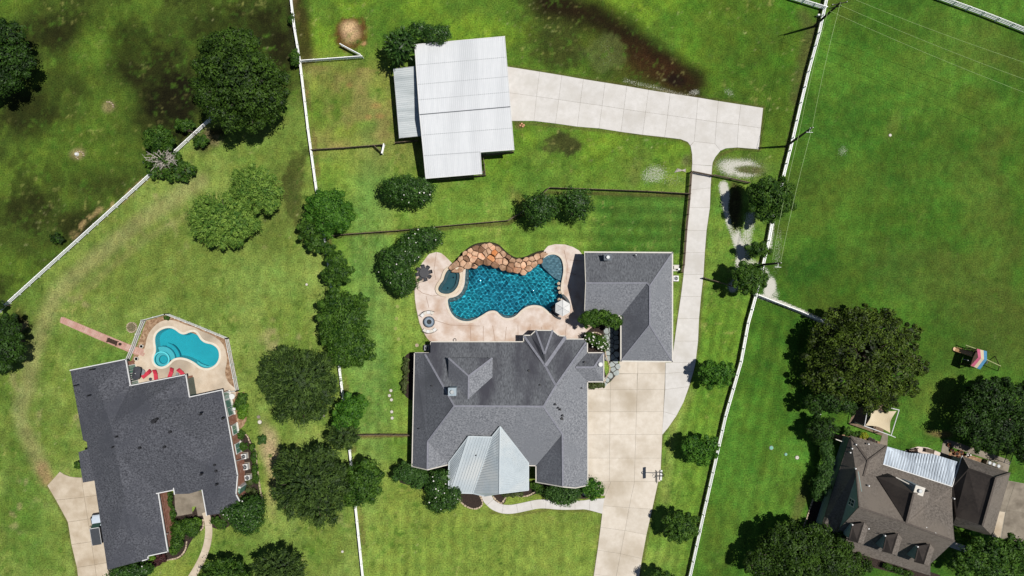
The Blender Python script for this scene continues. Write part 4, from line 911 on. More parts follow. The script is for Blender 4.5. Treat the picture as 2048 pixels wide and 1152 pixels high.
ov, oe, of, a1, a2_, a3 = delaunay_2d_cdt(vv, ed, [list(range(n0))], 1, 1e-4)
V3 = []
for p, src in zip(ov, a1):
    k = src[0] if src else 0; V3.append(W(p.x, p.y, LH_[k] if k < n0 else rid[k - n0][2]))
MB().sheet(V3, [list(f) for f in of], .2).build('roof', M_SHINGD, lh)
pw = offset([tuple(W(x, y, h)[:2]) for (x, y), h in zip(LO, LH_)], -.4); MB().prism(pw, 0, 2.85).build('wall', M_BRICK, lh)
for i_ in list(range(6, 10)) + [11] + list(range(15, 19)): MB().bar((*pw[i_], 3.35), (*pw[i_ + 1], 3.35), .24, 1.1).build('wall', M_BRICK, lh)
trim_line(lh, [(x, y, 3) for x, y in LO[0:3]] , M_WHITE); trim_line(lh, [(241.5,775.8,3.2),(261,771.1,3),(371.7,749.2,3),(379,794,3),(444.6,779.7,3.4),(459.1,860,EH),(475.2,950.3,EH),(472.1,988.5,EH),(479,1001.6,EH)], M_WHITE)
trim_line(lh, [(413.3,1030.8,EH),(404.2,980,EH)], M_WHITE); trim_line(lh, [(345.8,967.5,EH + .12),(349.2,988.3,EH)], M_WHITE); trim_line(lh, [(298.3,990,EH + .1),(346.7,980,EH)], M_WHITE); trim_line(lh, [(316.7,986.7,EH),(335.8,1103.3,EH),(295.8,1112,EH),(296.2,1118,EH),(285,1121.3,EH)], M_WHITE)
def hlh(x, y): return EH + 1.5 if 190 < x < 400 else EH + .7
for x, y, r, l in ((182.5,739,.12,.2),(177.5,791,.12,.2),(234,873,.13,.2),(226,894,.1,.2),(281,895,.18,.3),(331,893,.18,.3),(342,863,.2,.3),(309,842,.3,.35),(314,838,.2,.3),(401,828.5,.14,.2),(446,837,.14,.2),(431,929,.16,.3),(433.5,941,.16,.3),(403,948,.14,.2),(434,968.5,.14,.2),(150,771,.1,.2)):
    vent(lh, x, y, EH + (2.3 if 200 < x < 420 and y > 790 else 1.3), r * 1.1, l + .2)
Ew = [Vector(pw[i]) for i in range(len(pw))]
def window(root, a, b, t, w_, z0, z1, glass, org):
    a, b = Vector(a), Vector(b); d = (b - a).normalized(); nrm = Vector((d.y, -d.x)); c = a.lerp(b, t)
    if (c + nrm * .5).length > (c - nrm * .5).length: nrm = -nrm
    def q(s0, s1, o0, o1, za, zb): return [(c.x + d.x * s + nrm.x * o, c.y + d.y * s + nrm.y * o) for s, o in ((s0, o0), (s1, o0), (s1, o1), (s0, o1))]
    wd = MB().prism(q(-w_ / 2, w_ / 2, -.02, .05, 0, 0), z0, z1).build('window', glass, root)
    f = MB()
    for s0, s1, za, zb in ((-w_ / 2 - .12, -w_ / 2, z0 - .12, z1 + .12), (w_ / 2, w_ / 2 + .12, z0 - .12, z1 + .12), (-w_ / 2, w_ / 2, z1, z1 + .12), (-w_ / 2, w_ / 2, z0 - .12, z0), (-.03, .03, z0, z1)): f.prism(q(s0, s1, -.01, .1, 0, 0), za, zb)
    f.build('window_frame', M_WHITE, wd, root.location)
    MB().prism(q(-w_ / 2 - .2, w_ / 2 + .2, 0, .28, 0, 0), z0 - .2, z0 - .12).build('window_sill', M_TRIM, wd, root.location)
k = 5
for t, w_ in ((.12, 1.0), (.45, 2.4)): window(lh, pw[5], pw[6], t, w_, .6, 2.6, M_GGLASS, None)
for t, w_ in ((.05, 1.4), (.48, 1.4)): window(lh, pw[6], pw[7], t, w_, .7, 2.4, M_GGLASS, None)
# bay window
a, b2 = Vector(pw[7]), Vector(pw[8]); c = W(490, 972); R_ = math.radians(-12)
bb = MB().box((c.x - .6, c.y - .2, 1.25), (1.5, 1.9, 2.5), R_).build('bay_window', M_WHITE, lh); MB().box((c.x - .35, c.y - .2, 1.3), (1.05, 1.3, 2.5 + .1), R_).build('window_pane', M_GGLASS, bb, lh.location)
b = MB()
for dy in (-.65, 0, .65): b.bar((c.x - .8, c.y - .2 + dy, 2.63), (c.x + .15, c.y - .2 + dy + .2, 2.63), .06, .06)
b.build('window_bar', M_WHITE, bb, lh.location)
_a, _b = Vector((*pw[3], 1.35)), Vector((*pw[4], 1.35)); _n = Vector((.1, 0, 0)); MB().bar(_a.lerp(_b, .08) + _n, _a.lerp(_b, .95) + _n, .08, 2.5).build('wall_shade_strip', M_GLASS, lh)  # dark bar stands in for the shadow along this wall, no door here
for (x, y, x2, y2) in ((459, 852, 474, 850), (472, 922, 490, 917), (334, 1068, 342, 1064)):
    MB().bar(W(x, y, 3.8), W(x2, y2, .2), .09, .09).build('downspout', M_WHITE, lh)
# glass doors on the pool side, under the west part of the roof
for t, w_ in ((.35, 1.5), (.62, 1.2), (.85, 1.2)): window(lh, pw[1], pw[2], t, w_, .1, 2.3, M_GGLASS, None)
# --- right house
M_BSIDE = mat('brown_siding', A('#5d544c'), A('#4a433d'), 3, .9)
rh = thing('house', 'brown-shingled house with dormers, dark gable and corrugated porch roof', 'house', W(1810, 1010))
RW = [(1700.8,871.4),(1774.3,891.7),(1766,929),(1904,974),(1924.3,911.8),(2020.9,945.6),(1985.2,1072.9),(1906.1,1049.9),(1909,1083),(1861,1140),(1722,1098),(1641,1060),(1660,1000)]
walls(rh, RW, 2.85, 3, M_DKWALL, .5)
rv = dict(N=(1700.8,871.4,3), N2=(1774.3,891.7,3), pk=(1735.8,920.8,5.4), vb=(1727.4,953.5,5.6), pc=(1765.5,929.7,3.2), wl=(1659.8,999.4,3), ws=(1641.3,1060,3), gN=(1711,938,5.3), gA=(1717.3,1014.6,9.6), gS=(1670.9,1066.5,4.3), gb=(1706,1000,5.2),
          rE=(1909.4,1082.4,9.0), X=(1812.4,1046.3,9.4), pe=(1904,974,3.2), e1=(1906.1,1049.9,4.2), vN=(1754,953.8,4.4), hN=(1858.5,1000,5.6), sS=(1671,1078,3.9), eS1=(1722,1108.7,3), eS0=(1655,1087,3), eS2=(1861,1151.5,3), rS=(1861,1128,4.4))
roof_part(rh, 'roof', rv, ['N N2 pk'], M_SHINGB); roof_part(rh, 'roof', rv, ['N2 pc vb pk'], M_SHINGB)
roof_part(rh, 'roof', rv, ['N pk vb gN gb gS ws wl'], M_SHINGB)
roof_part(rh, 'roof', rv, ['gN vb gA', 'vb pc X gA', 'pc pe X', 'pe e1 rE X'], M_SHINGB)
roof_part(rh, 'roof', rv, ['gA X rE rS gS'], M_SHINGB); roof_part(rh, 'roof', rv, ['gS rS eS2 eS1 eS0 ws'], M_SHINGB)
# big west gable wall
P_ = [W(1711,938,5.2), W(1717.3,1014.6,9.5), W(1670.9,1066.5,4.2)]
foot = [W(1708,950,4.4) + Vector((.2, 0, 0)), W(1681,1052,3.8) + Vector((.4, 0, 0))]
b = MB(); cen = Vector((.5, .1, 0)); ft0 = Vector((P_[0].x, P_[0].y, 3)); ft2 = Vector((P_[2].x, P_[2].y, 3)); vs = [P_[0], P_[1], P_[2], ft2, ft0]
# the wall stands a little inside the rake
d_ = (P_[2] - P_[0]); d_.z = 0; nn = Vector((d_.y, -d_.x, 0)).normalized();  nn = nn if nn.x > 0 else -nn
apex = P_[0].lerp(P_[2], .45); apex.z = 9.3
vs = [P_[0] + nn * .25, apex + nn * .25, P_[2] + nn * .25, ft2 + nn * .25, ft0 + nn * .25]
b.add(vs + [v + nn * .2 for v in vs], [(0, 1, 2, 3, 4), (9, 8, 7, 6, 5)] + [(i, i + 5, (i + 1) % 5 + 5, (i + 1) % 5) for i in range(5)]); gw = b.build('gable_wall', M_DKWALL, rh)
roof_part(rh, 'gable_overhang', dict(a=(1711,938,5.35), b=(1717.3,1014.6,9.65), c=(1719.5,1016,9.7), d=(1714,939,5.4)), ['a b c d'], M_RCAPB, .12)
c = P_[0].lerp(P_[2], .47); c.z = 6.1; tv = d_.normalized(); R3 = Matrix((tv, -nn, Vector((0, 0, 1)))).transposed()
MB().box(c + nn * .22, (1.15, .1, 1.5), R=R3).build('window', M_WHITE, gw, rh.location); MB().box(c + nn * .15, (.85, .1, 1.2), R=R3).build('window_pane', M_GLASS, gw, rh.location)
b = MB(); b.box(c + nn * .1, (.07, .06, 1.2), R=R3); b.box(c + nn * .1, (.85, .06, .07), R=R3); b.build('window_bar', M_WHITE, gw, rh.location)
# cross gable with chimney
xv = dict(a=(1754,953.8,5.3), b=(1812.4,1046.3,9.5), c=(1827.5,986.7,9.5), d=(1808,968,7.6), e=(1860,983,6.3), f=(1856.7,1004.5,6.6), n=(1793,955,6.6))
roof_part(rh, 'cross_gable_roof', xv, ['a b c n'], mat('shaded_brown_shingles', A('#4a423d'), A('#38322f'), 2.5, .92, c3=A('#524a44'), big=.3)); roof_part(rh, 'cross_gable_roof', xv, ['b f e c'], M_SHINGB)  # darker copy of the brown shingles, shade of west slopes put into the colour
MB().prism(G([(1775,968),(1795,962),(1828,980),(1853,988),(1850,1003),(1813,1035)], 7), 3.5, 6.0).build('cross_gable_wall', M_BSIDE, rh)
b = MB(); P_ = [W(1754,953.8,5.2), W(1793,955,6.5), W(1827.5,986.7,9.3), W(1860,983,6.2)]; vs = P_ + [Vector((p.x, p.y, 3)) for p in P_]; vs2 = [v + Vector((-.1, -.25, 0)) for v in vs]
b.add(vs + vs2, [(0, 1, 5, 4), (1, 2, 6, 5), (2, 3, 7, 6), (8, 12, 13, 9), (9, 13, 14, 10), (10, 14, 15, 11)]); b.build('cross_gable_wall', M_BSIDE, rh)
trim_line(rh, [(1793,955,6.7),(1828,973,8.0)], M_TRIM, w_=.16)
chimney(rh, 1838, 981, 5, 8.6, 1.35, 1.15, M_CHIM, M_TRIM, math.radians(-18))
# east wing, steep west slope
ev = dict(a=(1924.3,911.8,3.2), b=(2020.9,945.6,3.0), c=(1985.2,1072.9,3.0), d=(1906.1,1049.9,3.2), e=(1937.8,936.1,5.0), f=(1992,955,7.2), g=(1964.9,1051.2,7.2), h=(1912,1033.6,4.6), k=(1904,974,3.2))
roof_part(rh, 'wing_roof', ev, ['a b f e'], M_SHINGB); roof_part(rh, 'wing_roof', ev, ['b c g f'], M_SHINGB); roof_part(rh, 'wing_roof', ev, ['c d h g'], M_SHINGB)
roof_part(rh, 'wing_roof', ev, ['e f g h d k a'], MATS['shaded_brown_shingles'])
# dormers
M_SHADEB = MATS['shaded_brown_shingles']
def dormer(dx, dy):
    s_ = lambda p, h: (p[0] + dx, p[1] + dy, h)
    dv = dict(a=s_((1704.5,1048.8), 7.6), b=s_((1728.7,1045), 8.2), c=s_((1716,1085.6), 8.2), d=s_((1697,1080.5), 7.2), e=s_((1736.3,1055), 7.5), f=s_((1726,1089.4), 7.2))
    r = roof_part(rh, 'dormer_roof', dv, ['a b c d'], M_SHADEB, .12); roof_part(rh, 'dormer_roof', dv, ['b e f c'], M_SHINGB, .12)
    MB().prism(offset([tuple(W(*dv[k])[:2]) for k in 'aefcd'], -.2), 3.2, 7.1).build('dormer_wall', M_DKWALL, rh)
    trim_line(rh, [dv['d'], dv['c'], dv['f']], M_RCAPB, 'dormer_fascia', .08, .12)
for d in ((0, 0), (68, 22), (132, 43)): dormer(*d)
for q in ([(1717.3,1014.6,9.65),(1812.4,1046.3,9.5),(1909.4,1082.4,9.1)], [(1700.8,871.4,3.05),(1735.8,920.8,5.45),(1774,892,3.05)], [(1735.8,920.8,5.45),(1727.4,952.5,5.65)], [(1992,955,7.25),(1964.9,1051.2,7.25)], [(1992,955,7.25),(2020,946,3.1)], [(1827.5,986.7,9.55),(1812.4,1046.3,9.55)]): cap_line(rh, q, M_RCAPB)
for x, y, h in ((1712,889,4),(1704,897,4),(1700.5,905,4),(1737,888,4),(1737.5,971.5,7),(1771,1030,9),(1767,1026,8.8),(1711,937,5.6),(1752.5,967.5,5.5),(1704.5,1049,7.8),(1770,1071,7.8),(1835,1093,7.8),(1852,1055,8.6),(1857,1060,8.6),(1867,1064,8.6),(1870,1066,8.8),(1908,997,4.6),(1875,1019,5.5),(1737,1057,7.0)): vent(rh, x, y, h, .11, .15, m=M_WHITE)
# corrugated porch roof
cv = dict(a=(1774.5,893,3.0), b=(1820,906,2.9), c=(1866,908,2.9), d=(1917,924,3.0), e=(1904,973,3.3), f=(1766.5,928.6,3.3))
roof_part(rh, 'porch_roof', cv, ['a b c d e f'], M_GALV, .06)
b = MB()
for i in range(1, 26):
    t = i / 26; lo = W(*cv['f']).lerp(W(*cv['e']), t); xs_ = 1774.5 + (1917 - 1774.5) * t; ys_ = np.interp(xs_, [1774.5,1820,1866,1917], [893,906,908,924]); hi = W(xs_, ys_, 2.95)
    b.bar(lo + Vector((0, 0, .02)), hi + Vector((0, 0, .02)), .2, .04)
o = b.build('corrugation', mat('corrugation', A('#b4c0cc'), A('#8b97a4'), 1.2, .45, c3=A('#76828f'), big=.5, stretch=(1.4, .2, 1, .3)), rh); o['kind'] = 'stuff'
trim_line(rh, [cv['f'], cv['e'], (1924.3,911.8,3.2)], M_WHITE, 'flashing', .12, .12)
# ------------------------------------------------------------------ fences: every post and every rail of a bay an object
def unit(name, m, dims, zc):
    me = MB().box((0, 0, zc), dims).build('tmp', m); d = me.data; d.name = name; bpy.data.objects.remove(me); return d
FK = {'white': (1.35, .13, (.3, .65, 1.0, 1.3), .16, .07, M_VINYL), 'brown': (1.25, .13, (.35, .75, 1.15), .15, .07, M_WOOD), 'brown4': (1.4, .13, (.3, .65, 1.0, 1.35), .14, .07, M_WOOD), 'white3': (1.3, .13, (.45, .85, 1.22), .17, .09, M_VINYL)}
PM, RM, CM = {}, {}, {}
for k, (h, pw_, rl, rh_, rt, m) in FK.items():
    PM[k] = unit('post', m, (pw_, pw_, h), h / 2); CM[k] = unit('cap', m, (pw_ + .05, pw_ + .05, .05), h + .02); RM[k] = unit('rail', m, (1, rt, rh_), 0)
def fence(name, label, pts, kind, bay=29.0, group=None, cat='fence', caps=False):
    h, pw_, rl, rh_, rt, m = FK[kind]; root = thing(name, label, cat, W(*pts[0]), group); rr = random.Random(int(pts[0][0] * 7 + pts[0][1]))
    nodes = []
    for i, (a, b) in enumerate(zip(pts[:-1], pts[1:])):
        n = max(1, round(math.hypot(b[0] - a[0], b[1] - a[1]) / bay))
        for k in range(n): nodes.append((a[0] + (b[0] - a[0]) * k / n, a[1] + (b[1] - a[1]) * k / n))
    nodes.append(pts[-1]); Wn = [W(*p) for p in nodes]
    for i, p in enumerate(Wn):
        o = bpy.data.objects.new('post', PM[kind]); col.objects.link(o); o.parent = root; o.location = p - root.location
        q = Wn[min(i + 1, len(Wn) - 1)] - Wn[max(i - 1, 0)]; o.rotation_euler = (rr.uniform(-.02, .02), rr.uniform(-.02, .02), math.atan2(q.y, q.x))
    for a, b in zip(Wn[:-1], Wn[1:]):
        d = b - a; L_ = d.length
        for z in rl:
            o = bpy.data.objects.new('rail', RM[kind]); col.objects.link(o); o.parent = root; c = (a + b) / 2; o.location = Vector((c.x, c.y, z + rr.uniform(-.01, .01))) - root.location
            o.rotation_euler = (0, rr.uniform(-.006, .006), math.atan2(d.y, d.x)); o.scale = (L_ + .02, 1, 1)
    return root
WG = 'white rail fences along the lot lines'; BG = 'weathered brown wooden rail fences'
fence('rail_fence', 'white rail fence running diagonally across the left meadow', [(448,219),(441,226),(274,380),(3,624),(-60,681)], 'white3', 27, WG)
fence('rail_fence', 'long white rail fence running from top to bottom left of the big barn', [(580,-40),(585,0),(592,60),(603,125),(619,260),(637,390),(651,470),(666,580),(682,740),(702,900),(728,1152),(737,1230)], 'white', 29, WG)
fence('rail_fence', 'long white rail fence running down the right side past the driveway', [(1662,-40),(1649,0),(1634,69),(1613,146),(1598,208),(1582,278),(1563,354),(1541,444),(1534,482),(1508,590)], 'white', 29, WG)
fence('rail_fence', 'white rail fence along the striped lawn right of the main driveway', [(1508,592),(1493,646),(1479,722),(1448,831),(1404,1027),(1377,1151),(1360,1225)], 'white', 29, WG)
fence('rail_fence', 'white rail fence ending under the largest tree on the right', [(1512,590),(1545,603),(1600,624),(1640,642),(1668,656)], 'white', 26, WG)
fence('rail_fence', 'white rail fence crossing the top right corner', [(1840,-14),(1875,0),(1960,31),(2048,66),(2110,92)], 'white', 29, WG)
fence('rail_fence', 'short white rail fence joining the long right fence at the top', [(1540,-22),(1581,0),(1647,20)], 'white', 26, WG)
fence('paddock_fence', 'short white paddock fence left of the barn', [(603,126),(660,122),(727,117)], 'white3', 29, WG)
fence('paddock_gate', 'open white gate swung towards the sandy patch', [(724,114),(684,93)], 'white3', 45, None, 'gate')
fence('paddock_fence', 'brown paddock fence left of the barn lean-to', [(624,302),(690,298),(766,292)], 'brown', 27, BG)
fence('paddock_gate', 'small grey gate at the end of the brown paddock fence', [(770,291),(766,309)], 'white3', 20, None, 'gate')
fence('paddock_gate', 'thin brown gate leaf beside the small grey gate', [(750,293),(765,306)], 'brown', 22, None, 'gate')
fence('garden_fence', 'long brown rail fence between barn yard and pool lawn', [(652,474),(700,469),(800,462),(900,452),(1016,442),(1040,428),(1070,402),(1098,377)], 'brown', 30, BG)
fence('garden_fence', 'brown rail fence along the top of the striped pool lawn', [(1098,377),(1190,380),(1290,384),(1378,389)], 'brown', 30, BG)
fence('garden_fence', 'brown rail fence along the left edge of the connecting road', [(1380,345),(1376,400),(1370,460),(1365,530),(1362,545)], 'brown4', 28, BG)
fence('garden_fence', 'short brown rail fence right of the road near the white petals', [(1426,352),(1460,359),(1495,367)], 'brown', 28, BG)
fence('garden_fence', 'short brown rail fence right of the road near the round tree on the fence', [(1406,556),(1440,566),(1482,579)], 'brown', 26, BG)
fence('garden_fence', 'short brown rail fence left of the grey-shingled house', [(706,868),(760,867),(821,868)], 'brown', 28, BG)
fence('driveway_gate', 'thin dark gate across the connecting road by the barn yard', [(1384,345),(1424,353)], 'brown', 45, None, 'gate')
fence('stall_fence', 'low stall fence under the barn lean-to edge', [(792,288),(812,286),(836,283)], 'brown', 22, 'stall fences of the barn')
fence('stall_fence', 'dark stall fence below the barn roof end', [(876,361),(925,357),(971,352)], 'brown', 24, 'stall fences of the barn')
fence('stall_fence', 'stall fence in the inner corner of the barn', [(971,352),(969,330),(966,311)], 'brown', 22, 'stall fences of the barn')
fence('stall_fence', 'stall fence at the lower right barn corner', [(966,313),(1000,309),(1027,306)], 'brown', 24, 'stall fences of the barn')
def picket_fence(label, pts, bay=24):
    root = thing('picket_fence', label, 'picket fence', W(*pts[0]), 'white picket fence panels round the turquoise pool'); nodes = []
    for a, b in zip(pts[:-1], pts[1:]):
        n = max(1, round(math.hypot(b[0] - a[0], b[1] - a[1]) / bay))
        for k in range(n): nodes.append((a[0] + (b[0] - a[0]) * k / n, a[1] + (b[1] - a[1]) * k / n))
    nodes.append(pts[-1]); Wn = [W(*p) for p in nodes]
    for p in Wn:
        MB().box((p.x, p.y, .75), (.16, .16, 1.5)).build('post', M_WHITE, root)
    for a, b in zip(Wn[:-1], Wn[1:]):
        for z in (.25, .8, 1.35): MB().bar(a + Vector((0, 0, z)), b + Vector((0, 0, z)), .07, .14).build('rail', M_WHITE, root)
        mb = MB(); n = int((b - a).length / .14)
        for i in range(1, n): q = a.lerp(b, i / n); mb.box((q.x, q.y, .75), (.04, .04, 1.3))
        mb.build('picket', M_WHITE, root)['kind'] = 'stuff'
picket_fence('white picket fence with wide rails on the left side of the turquoise pool', [(259,722),(270,697),(281,667),(292,641)])
picket_fence('short white picket fence at the top left of the turquoise pool', [(292,640),(338,627.5)])
picket_fence('long white picket fence along the upper right of the turquoise pool', [(338,627.5),(400,652),(458,676)])
picket_fence('white picket fence down the right side of the turquoise pool', [(458,676),(468,728),(478.5,780)])
picket_fence('short white picket gate fence between pool deck and brick house', [(478.5,780),(455,783.5)])

# ------------------------------------------------------------------ trees and shrubs
LM = {
 'oak':   leafmat('oak_leaves', A('#244210'), A('#6a9230')),
 'dark':  leafmat('dark_leaves', A('#1d3a10'), A('#55802a')),
 'oakR':  leafmat('deep_oak_leaves', A('#20320e'), A('#84a234')),
 'bright':leafmat('bright_leaves', A('#39781e'), A('#84c240'), trans=.3),
 'mid':   leafmat('mid_green_leaves', A('#2c5a14'), A('#78a63a')),
 'pine':  leafmat('pine_needles', A('#2c4a1a'), A('#72923e'), .6, .15),
 'cypress': leafmat('cypress_sprays', A('#5c9430'), A('#b8e060'), .6, .2),
 'magnolia': leafmat('glossy_leaves', A('#224a16'), A('#66943c'), .42, .12),
 'hedge': leafmat('hedge_leaves', A('#3d6a2a'), A('#6d9a45'), .5, .2),
 'lime':  leafmat('lime_leaves', A('#5f9a24'), A('#a2d244'), .5, .3),
 'yellow': leafmat('yellow_leaves', A('#b8d22c'), A('#ebf04c'), .5, .3),
 'red':   leafmat('red_leaves', A('#5d3a3c'), A('#7e4d4c'), .5, .2),
 'olive': leafmat('olive_leaves', A('#5a6d38'), A('#8a9a58'), .5, .2),
}
M_PETAL = mat('white_petal', A('#f4f2ea'), A('#e6e2d6'), 3, .7)
def foliage(lobes, leaf, kind, seed, dens=1.0, clump=.8, spiky=0.0, fill=True):
    """lobes: world (x, y, z, rx, ry, rz). Leaf-sized faces in clumps through the outer part of each lobe."""
    r = np.random.default_rng(seed); C_ = []; Nn = []; Sz = []; Tn = []; Ax = []
    for (x, y, z, rx, ry, rz) in lobes:
        rr = (rx + ry) / 2; cr = min(clump, rr * .55)
        nc = int(max(5, dens * 4.2 * (rx * ry + rr * rz) / (cr * cr) * .9))
        k = np.arange(nc) + .5; zz = 1 - k / nc * 1.35; ph = k * 2.399963 + r.uniform(0, 6)
        q = np.sqrt(np.clip(1 - zz * zz, 0, 1)); D = np.stack([q * np.cos(ph), q * np.sin(ph), zz], -1) + r.normal(0, .10, (nc, 3))
        D /= np.linalg.norm(D, axis=1)[:, None]
        lump = 1 + .16 * np.sin(D[:, 0] * 5 + seed) * np.sin(D[:, 1] * 6 + seed * 2) + .08 * np.sin(ph * 3)
        rad = r.uniform(.62, 1.02, nc) * lump
        cc = np.array([x, y, z]) + D * np.array([rx - cr * .5, ry - cr * .5, rz - cr * .3]) * rad[:, None]
        crs = cr * r.uniform(.5, 1.25, nc); nl = int(34 * (cr / leaf) ** 2 / 10.0) + 8
        tone_c = np.clip(r.normal(.45, .28, nc), 0, 1)
        v = r.normal(0, 1, (nc, nl, 3)); v /= np.linalg.norm(v, axis=2)[..., None]; v[..., 2] = np.abs(v[..., 2]) * .9 - .25
        rad2 = r.uniform(.5, 1.0, (nc, nl, 1)) ** .6
        off = v * rad2 * crs[:, None, None]
        if spiky:
            t = r.uniform(-.4, 1.25, (nc, nl, 1)); off = off * (1 - .65 * spiky) + D[:, None, :] * t * crs[:, None, None] * spiky * 1.3
        P = cc[:, None, :] + off
        n_ = v + D[:, None, :] * .6 + np.array([0, 0, .5]) + r.normal(0, .45, v.shape)
        C_.append(P.reshape(-1, 3)); Nn.append(n_.reshape(-1, 3)); Sz.append((leaf * r.uniform(.6, 1.25, nc * nl)))
        Ax.append((np.repeat(D, nl, 0) if spiky else r.normal(0, 1, (nc * nl, 3))))
        Tn.append(np.clip(np.repeat(tone_c, nl) + r.normal(0, .16, nc * nl) , 0, 1))
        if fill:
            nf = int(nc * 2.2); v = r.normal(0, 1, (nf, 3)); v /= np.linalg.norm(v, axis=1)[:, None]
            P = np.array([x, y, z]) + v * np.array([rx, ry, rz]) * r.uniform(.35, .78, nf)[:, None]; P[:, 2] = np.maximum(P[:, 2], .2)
            C_.append(P); Nn.append(v + np.array([0, 0, 1.0])); Sz.append(np.full(nf, max(leaf * 1.8, cr * .7))); Ax.append(r.normal(0, 1, (nf, 3))); Tn.append(r.uniform(0, .3, nf))  # inner fill leaves toned darker, shade inside the crown put into their colour
    P = np.concatenate(C_); N_ = np.concatenate(Nn); s_ = np.concatenate(Sz)[:, None]; T = np.concatenate(Tn); ax = np.concatenate(Ax)
    N_ /= np.linalg.norm(N_, axis=1)[:, None] + 1e-9
    t1 = ax - N_ * (ax * N_).sum(1)[:, None]; t1 /= np.linalg.norm(t1, axis=1)[:, None] + 1e-9; t2 = np.cross(N_, t1)
    wdt = .34 if spiky else .55
    V_ = np.stack([P - t1 * s_ * .5, P + t2 * s_ * wdt * .5, P + t1 * s_ * .6, P - t2 * s_ * wdt * .5], 1).reshape(-1, 3)
    V_[:, 2] = np.maximum(V_[:, 2], .03)
    F_ = np.arange(len(V_)).reshape(-1, 4); return V_, F_, np.repeat(T, 4)
LEAFN = [0]
def crown_obj(name, data, m, parent, org):
    V_, F_, T = data; me_ = npmesh(name, V_ - np.array(org), F_); a = me_.attributes.new('tone', 'FLOAT', 'POINT'); a.data.foreach_set('value', T.astype(np.float32)); LEAFN[0] += len(F_)
    return link(name, me_, parent, m)
TS = [100]
def tree(name, label, lobes, h, kind, leaf=.34, clump=.8, dens=1.0, spiky=0, group=None, bark=None, flat=.8, bare=0, cat='tree', base_z=.25, petals=0):
    """lobes: (px, py, rx, ry[, dz]) as seen in the photo; h is the height of the crown's middle"""
    TS[0] += 1; seed = TS[0]; rnd = random.Random(seed); Lw = []
    for l in lobes:
        z = h + (l[4] if len(l) > 4 else 0); c = W(l[0], l[1], z); k = S * (H - z) / H; rx, ry = l[2] * k, l[3] * k
        Lw.append((c.x, c.y, z, rx, ry, min(z * .85, (rx + ry) / 2 * flat)))
    main_ = list(Lw)
    if (cat == 'tree' and kind != 'magnolia') or (len(main_) < 3 and cat != 'hedge' and kind != 'magnolia'):       # boughs that stick out round the crown make its outline uneven
        for (x, y, z, rx, ry, rz) in main_:
            nb = max(5, int(3 + (rx + ry) * 1.1)); a0 = rnd.uniform(0, 6.28)
            for k in range(nb):
                a = a0 + k * 6.283 / nb + rnd.uniform(-.3, .3); q = rnd.uniform(.74, .98); rs = (rx + ry) / 2 * rnd.uniform(.16, .3)
                bx_, by_ = x + rx * q * math.cos(a), y + ry * q * math.sin(a)
                if any(((bx_ - m[0]) / m[3]) ** 2 + ((by_ - m[1]) / m[4]) ** 2 < .55 for m in main_ if m[0] != x or m[1] != y): continue
                Lw.append((bx_, by_, z + rz * rnd.uniform(-.25, .35), rs * rnd.uniform(.8, 1.4), rs * rnd.uniform(.8, 1.4), rs))
    ax_ = sum(l[0] * l[3] * l[4] for l in Lw) / sum(l[3] * l[4] for l in Lw); ay_ = sum(l[1] * l[3] * l[4] for l in Lw) / sum(l[3] * l[4] for l in Lw)
    root = thing(name, label, cat, (ax_, ay_, 0), group)
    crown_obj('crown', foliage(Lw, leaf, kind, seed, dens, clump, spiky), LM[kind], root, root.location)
    R_ = max(l[3] for l in Lw); tb = MB(); tr = max(.07, R_ * .06); top = max(l[2] for l in Lw)
    tb.tube([(ax_, ay_, -.1), (ax_ + rnd.uniform(-.1, .1), ay_, h * .45), (ax_ + rnd.uniform(-.3, .3), ay_ + rnd.uniform(-.3, .3), top)], [tr * 1.2, tr, tr * .45], 8)
    for (x, y, z, rx, ry, rz) in main_:
        for k in range(6 if len(Lw) < 4 else 4):
            a = rnd.uniform(0, 6.28); e = Vector((x + rx * .72 * math.cos(a), y + ry * .72 * math.sin(a), z + rz * rnd.uniform(-.1, .6))); s0 = Vector((ax_, ay_, h * rnd.uniform(.35, .75)))
            md_ = s0.lerp(e, .55) + Vector((rnd.uniform(-.2, .2), rnd.uniform(-.2, .2), rnd.uniform(0, .4)))
            tb.tube([s0, md_, e], [tr * .45, tr * .28, tr * .1], 5)
    tb.build('trunk', bark or M_BARK, root)
    if bare:
        bb_ = MB()
        for l in Lw[:1]:
            c0_ = Vector((l[0], l[1], l[2] * .55))
            for k in range(bare):
                a = rnd.uniform(0, 6.28); rr_ = rnd.uniform(.5, 1.05); e = Vector((l[0] + l[3] * rr_ * math.cos(a), l[1] + l[4] * rr_ * math.sin(a), l[2] + l[5] * rnd.uniform(.5, 1.05)))
                m1 = c0_.lerp(e, .5) + Vector((rnd.uniform(-.3, .3), rnd.uniform(-.3, .3), .6)); bb_.tube([c0_, m1, e], [.11, .07, .025], 5)
                for q in range(3):
                    s0 = m1.lerp(e, rnd.uniform(.1, .8)); bb_.tube([s0, s0 + Vector((rnd.uniform(-.9, .9), rnd.uniform(-.9, .9), rnd.uniform(0, .5)))], [.04, .015], 4)
        bb_.build('dead_branch', M_PALEBARK, root)['kind'] = 'stuff'
    if petals:
        pb = MB(); rr = random.Random(seed)
        for k in range(petals):
            l = rr.choice(Lw); a = rr.uniform(0, 6.28); q = rr.uniform(0, .85) ** .6; c = Vector((l[0] + l[3] * q * math.cos(a), l[1] + l[4] * q * math.sin(a), l[2] + l[5] * math.sqrt(max(0, 1 - q * q)) + .1)); s_ = rr.uniform(.07, .13)
            pb.add([c + Vector((s_ * math.cos(t), s_ * math.sin(t), 0)) for t in (0, 1.2, 2.5, 3.7, 5)], [(0, 1, 2, 3, 4)])
        pb.build('blossom', M_PETAL, root)['kind'] = 'stuff'
    return root
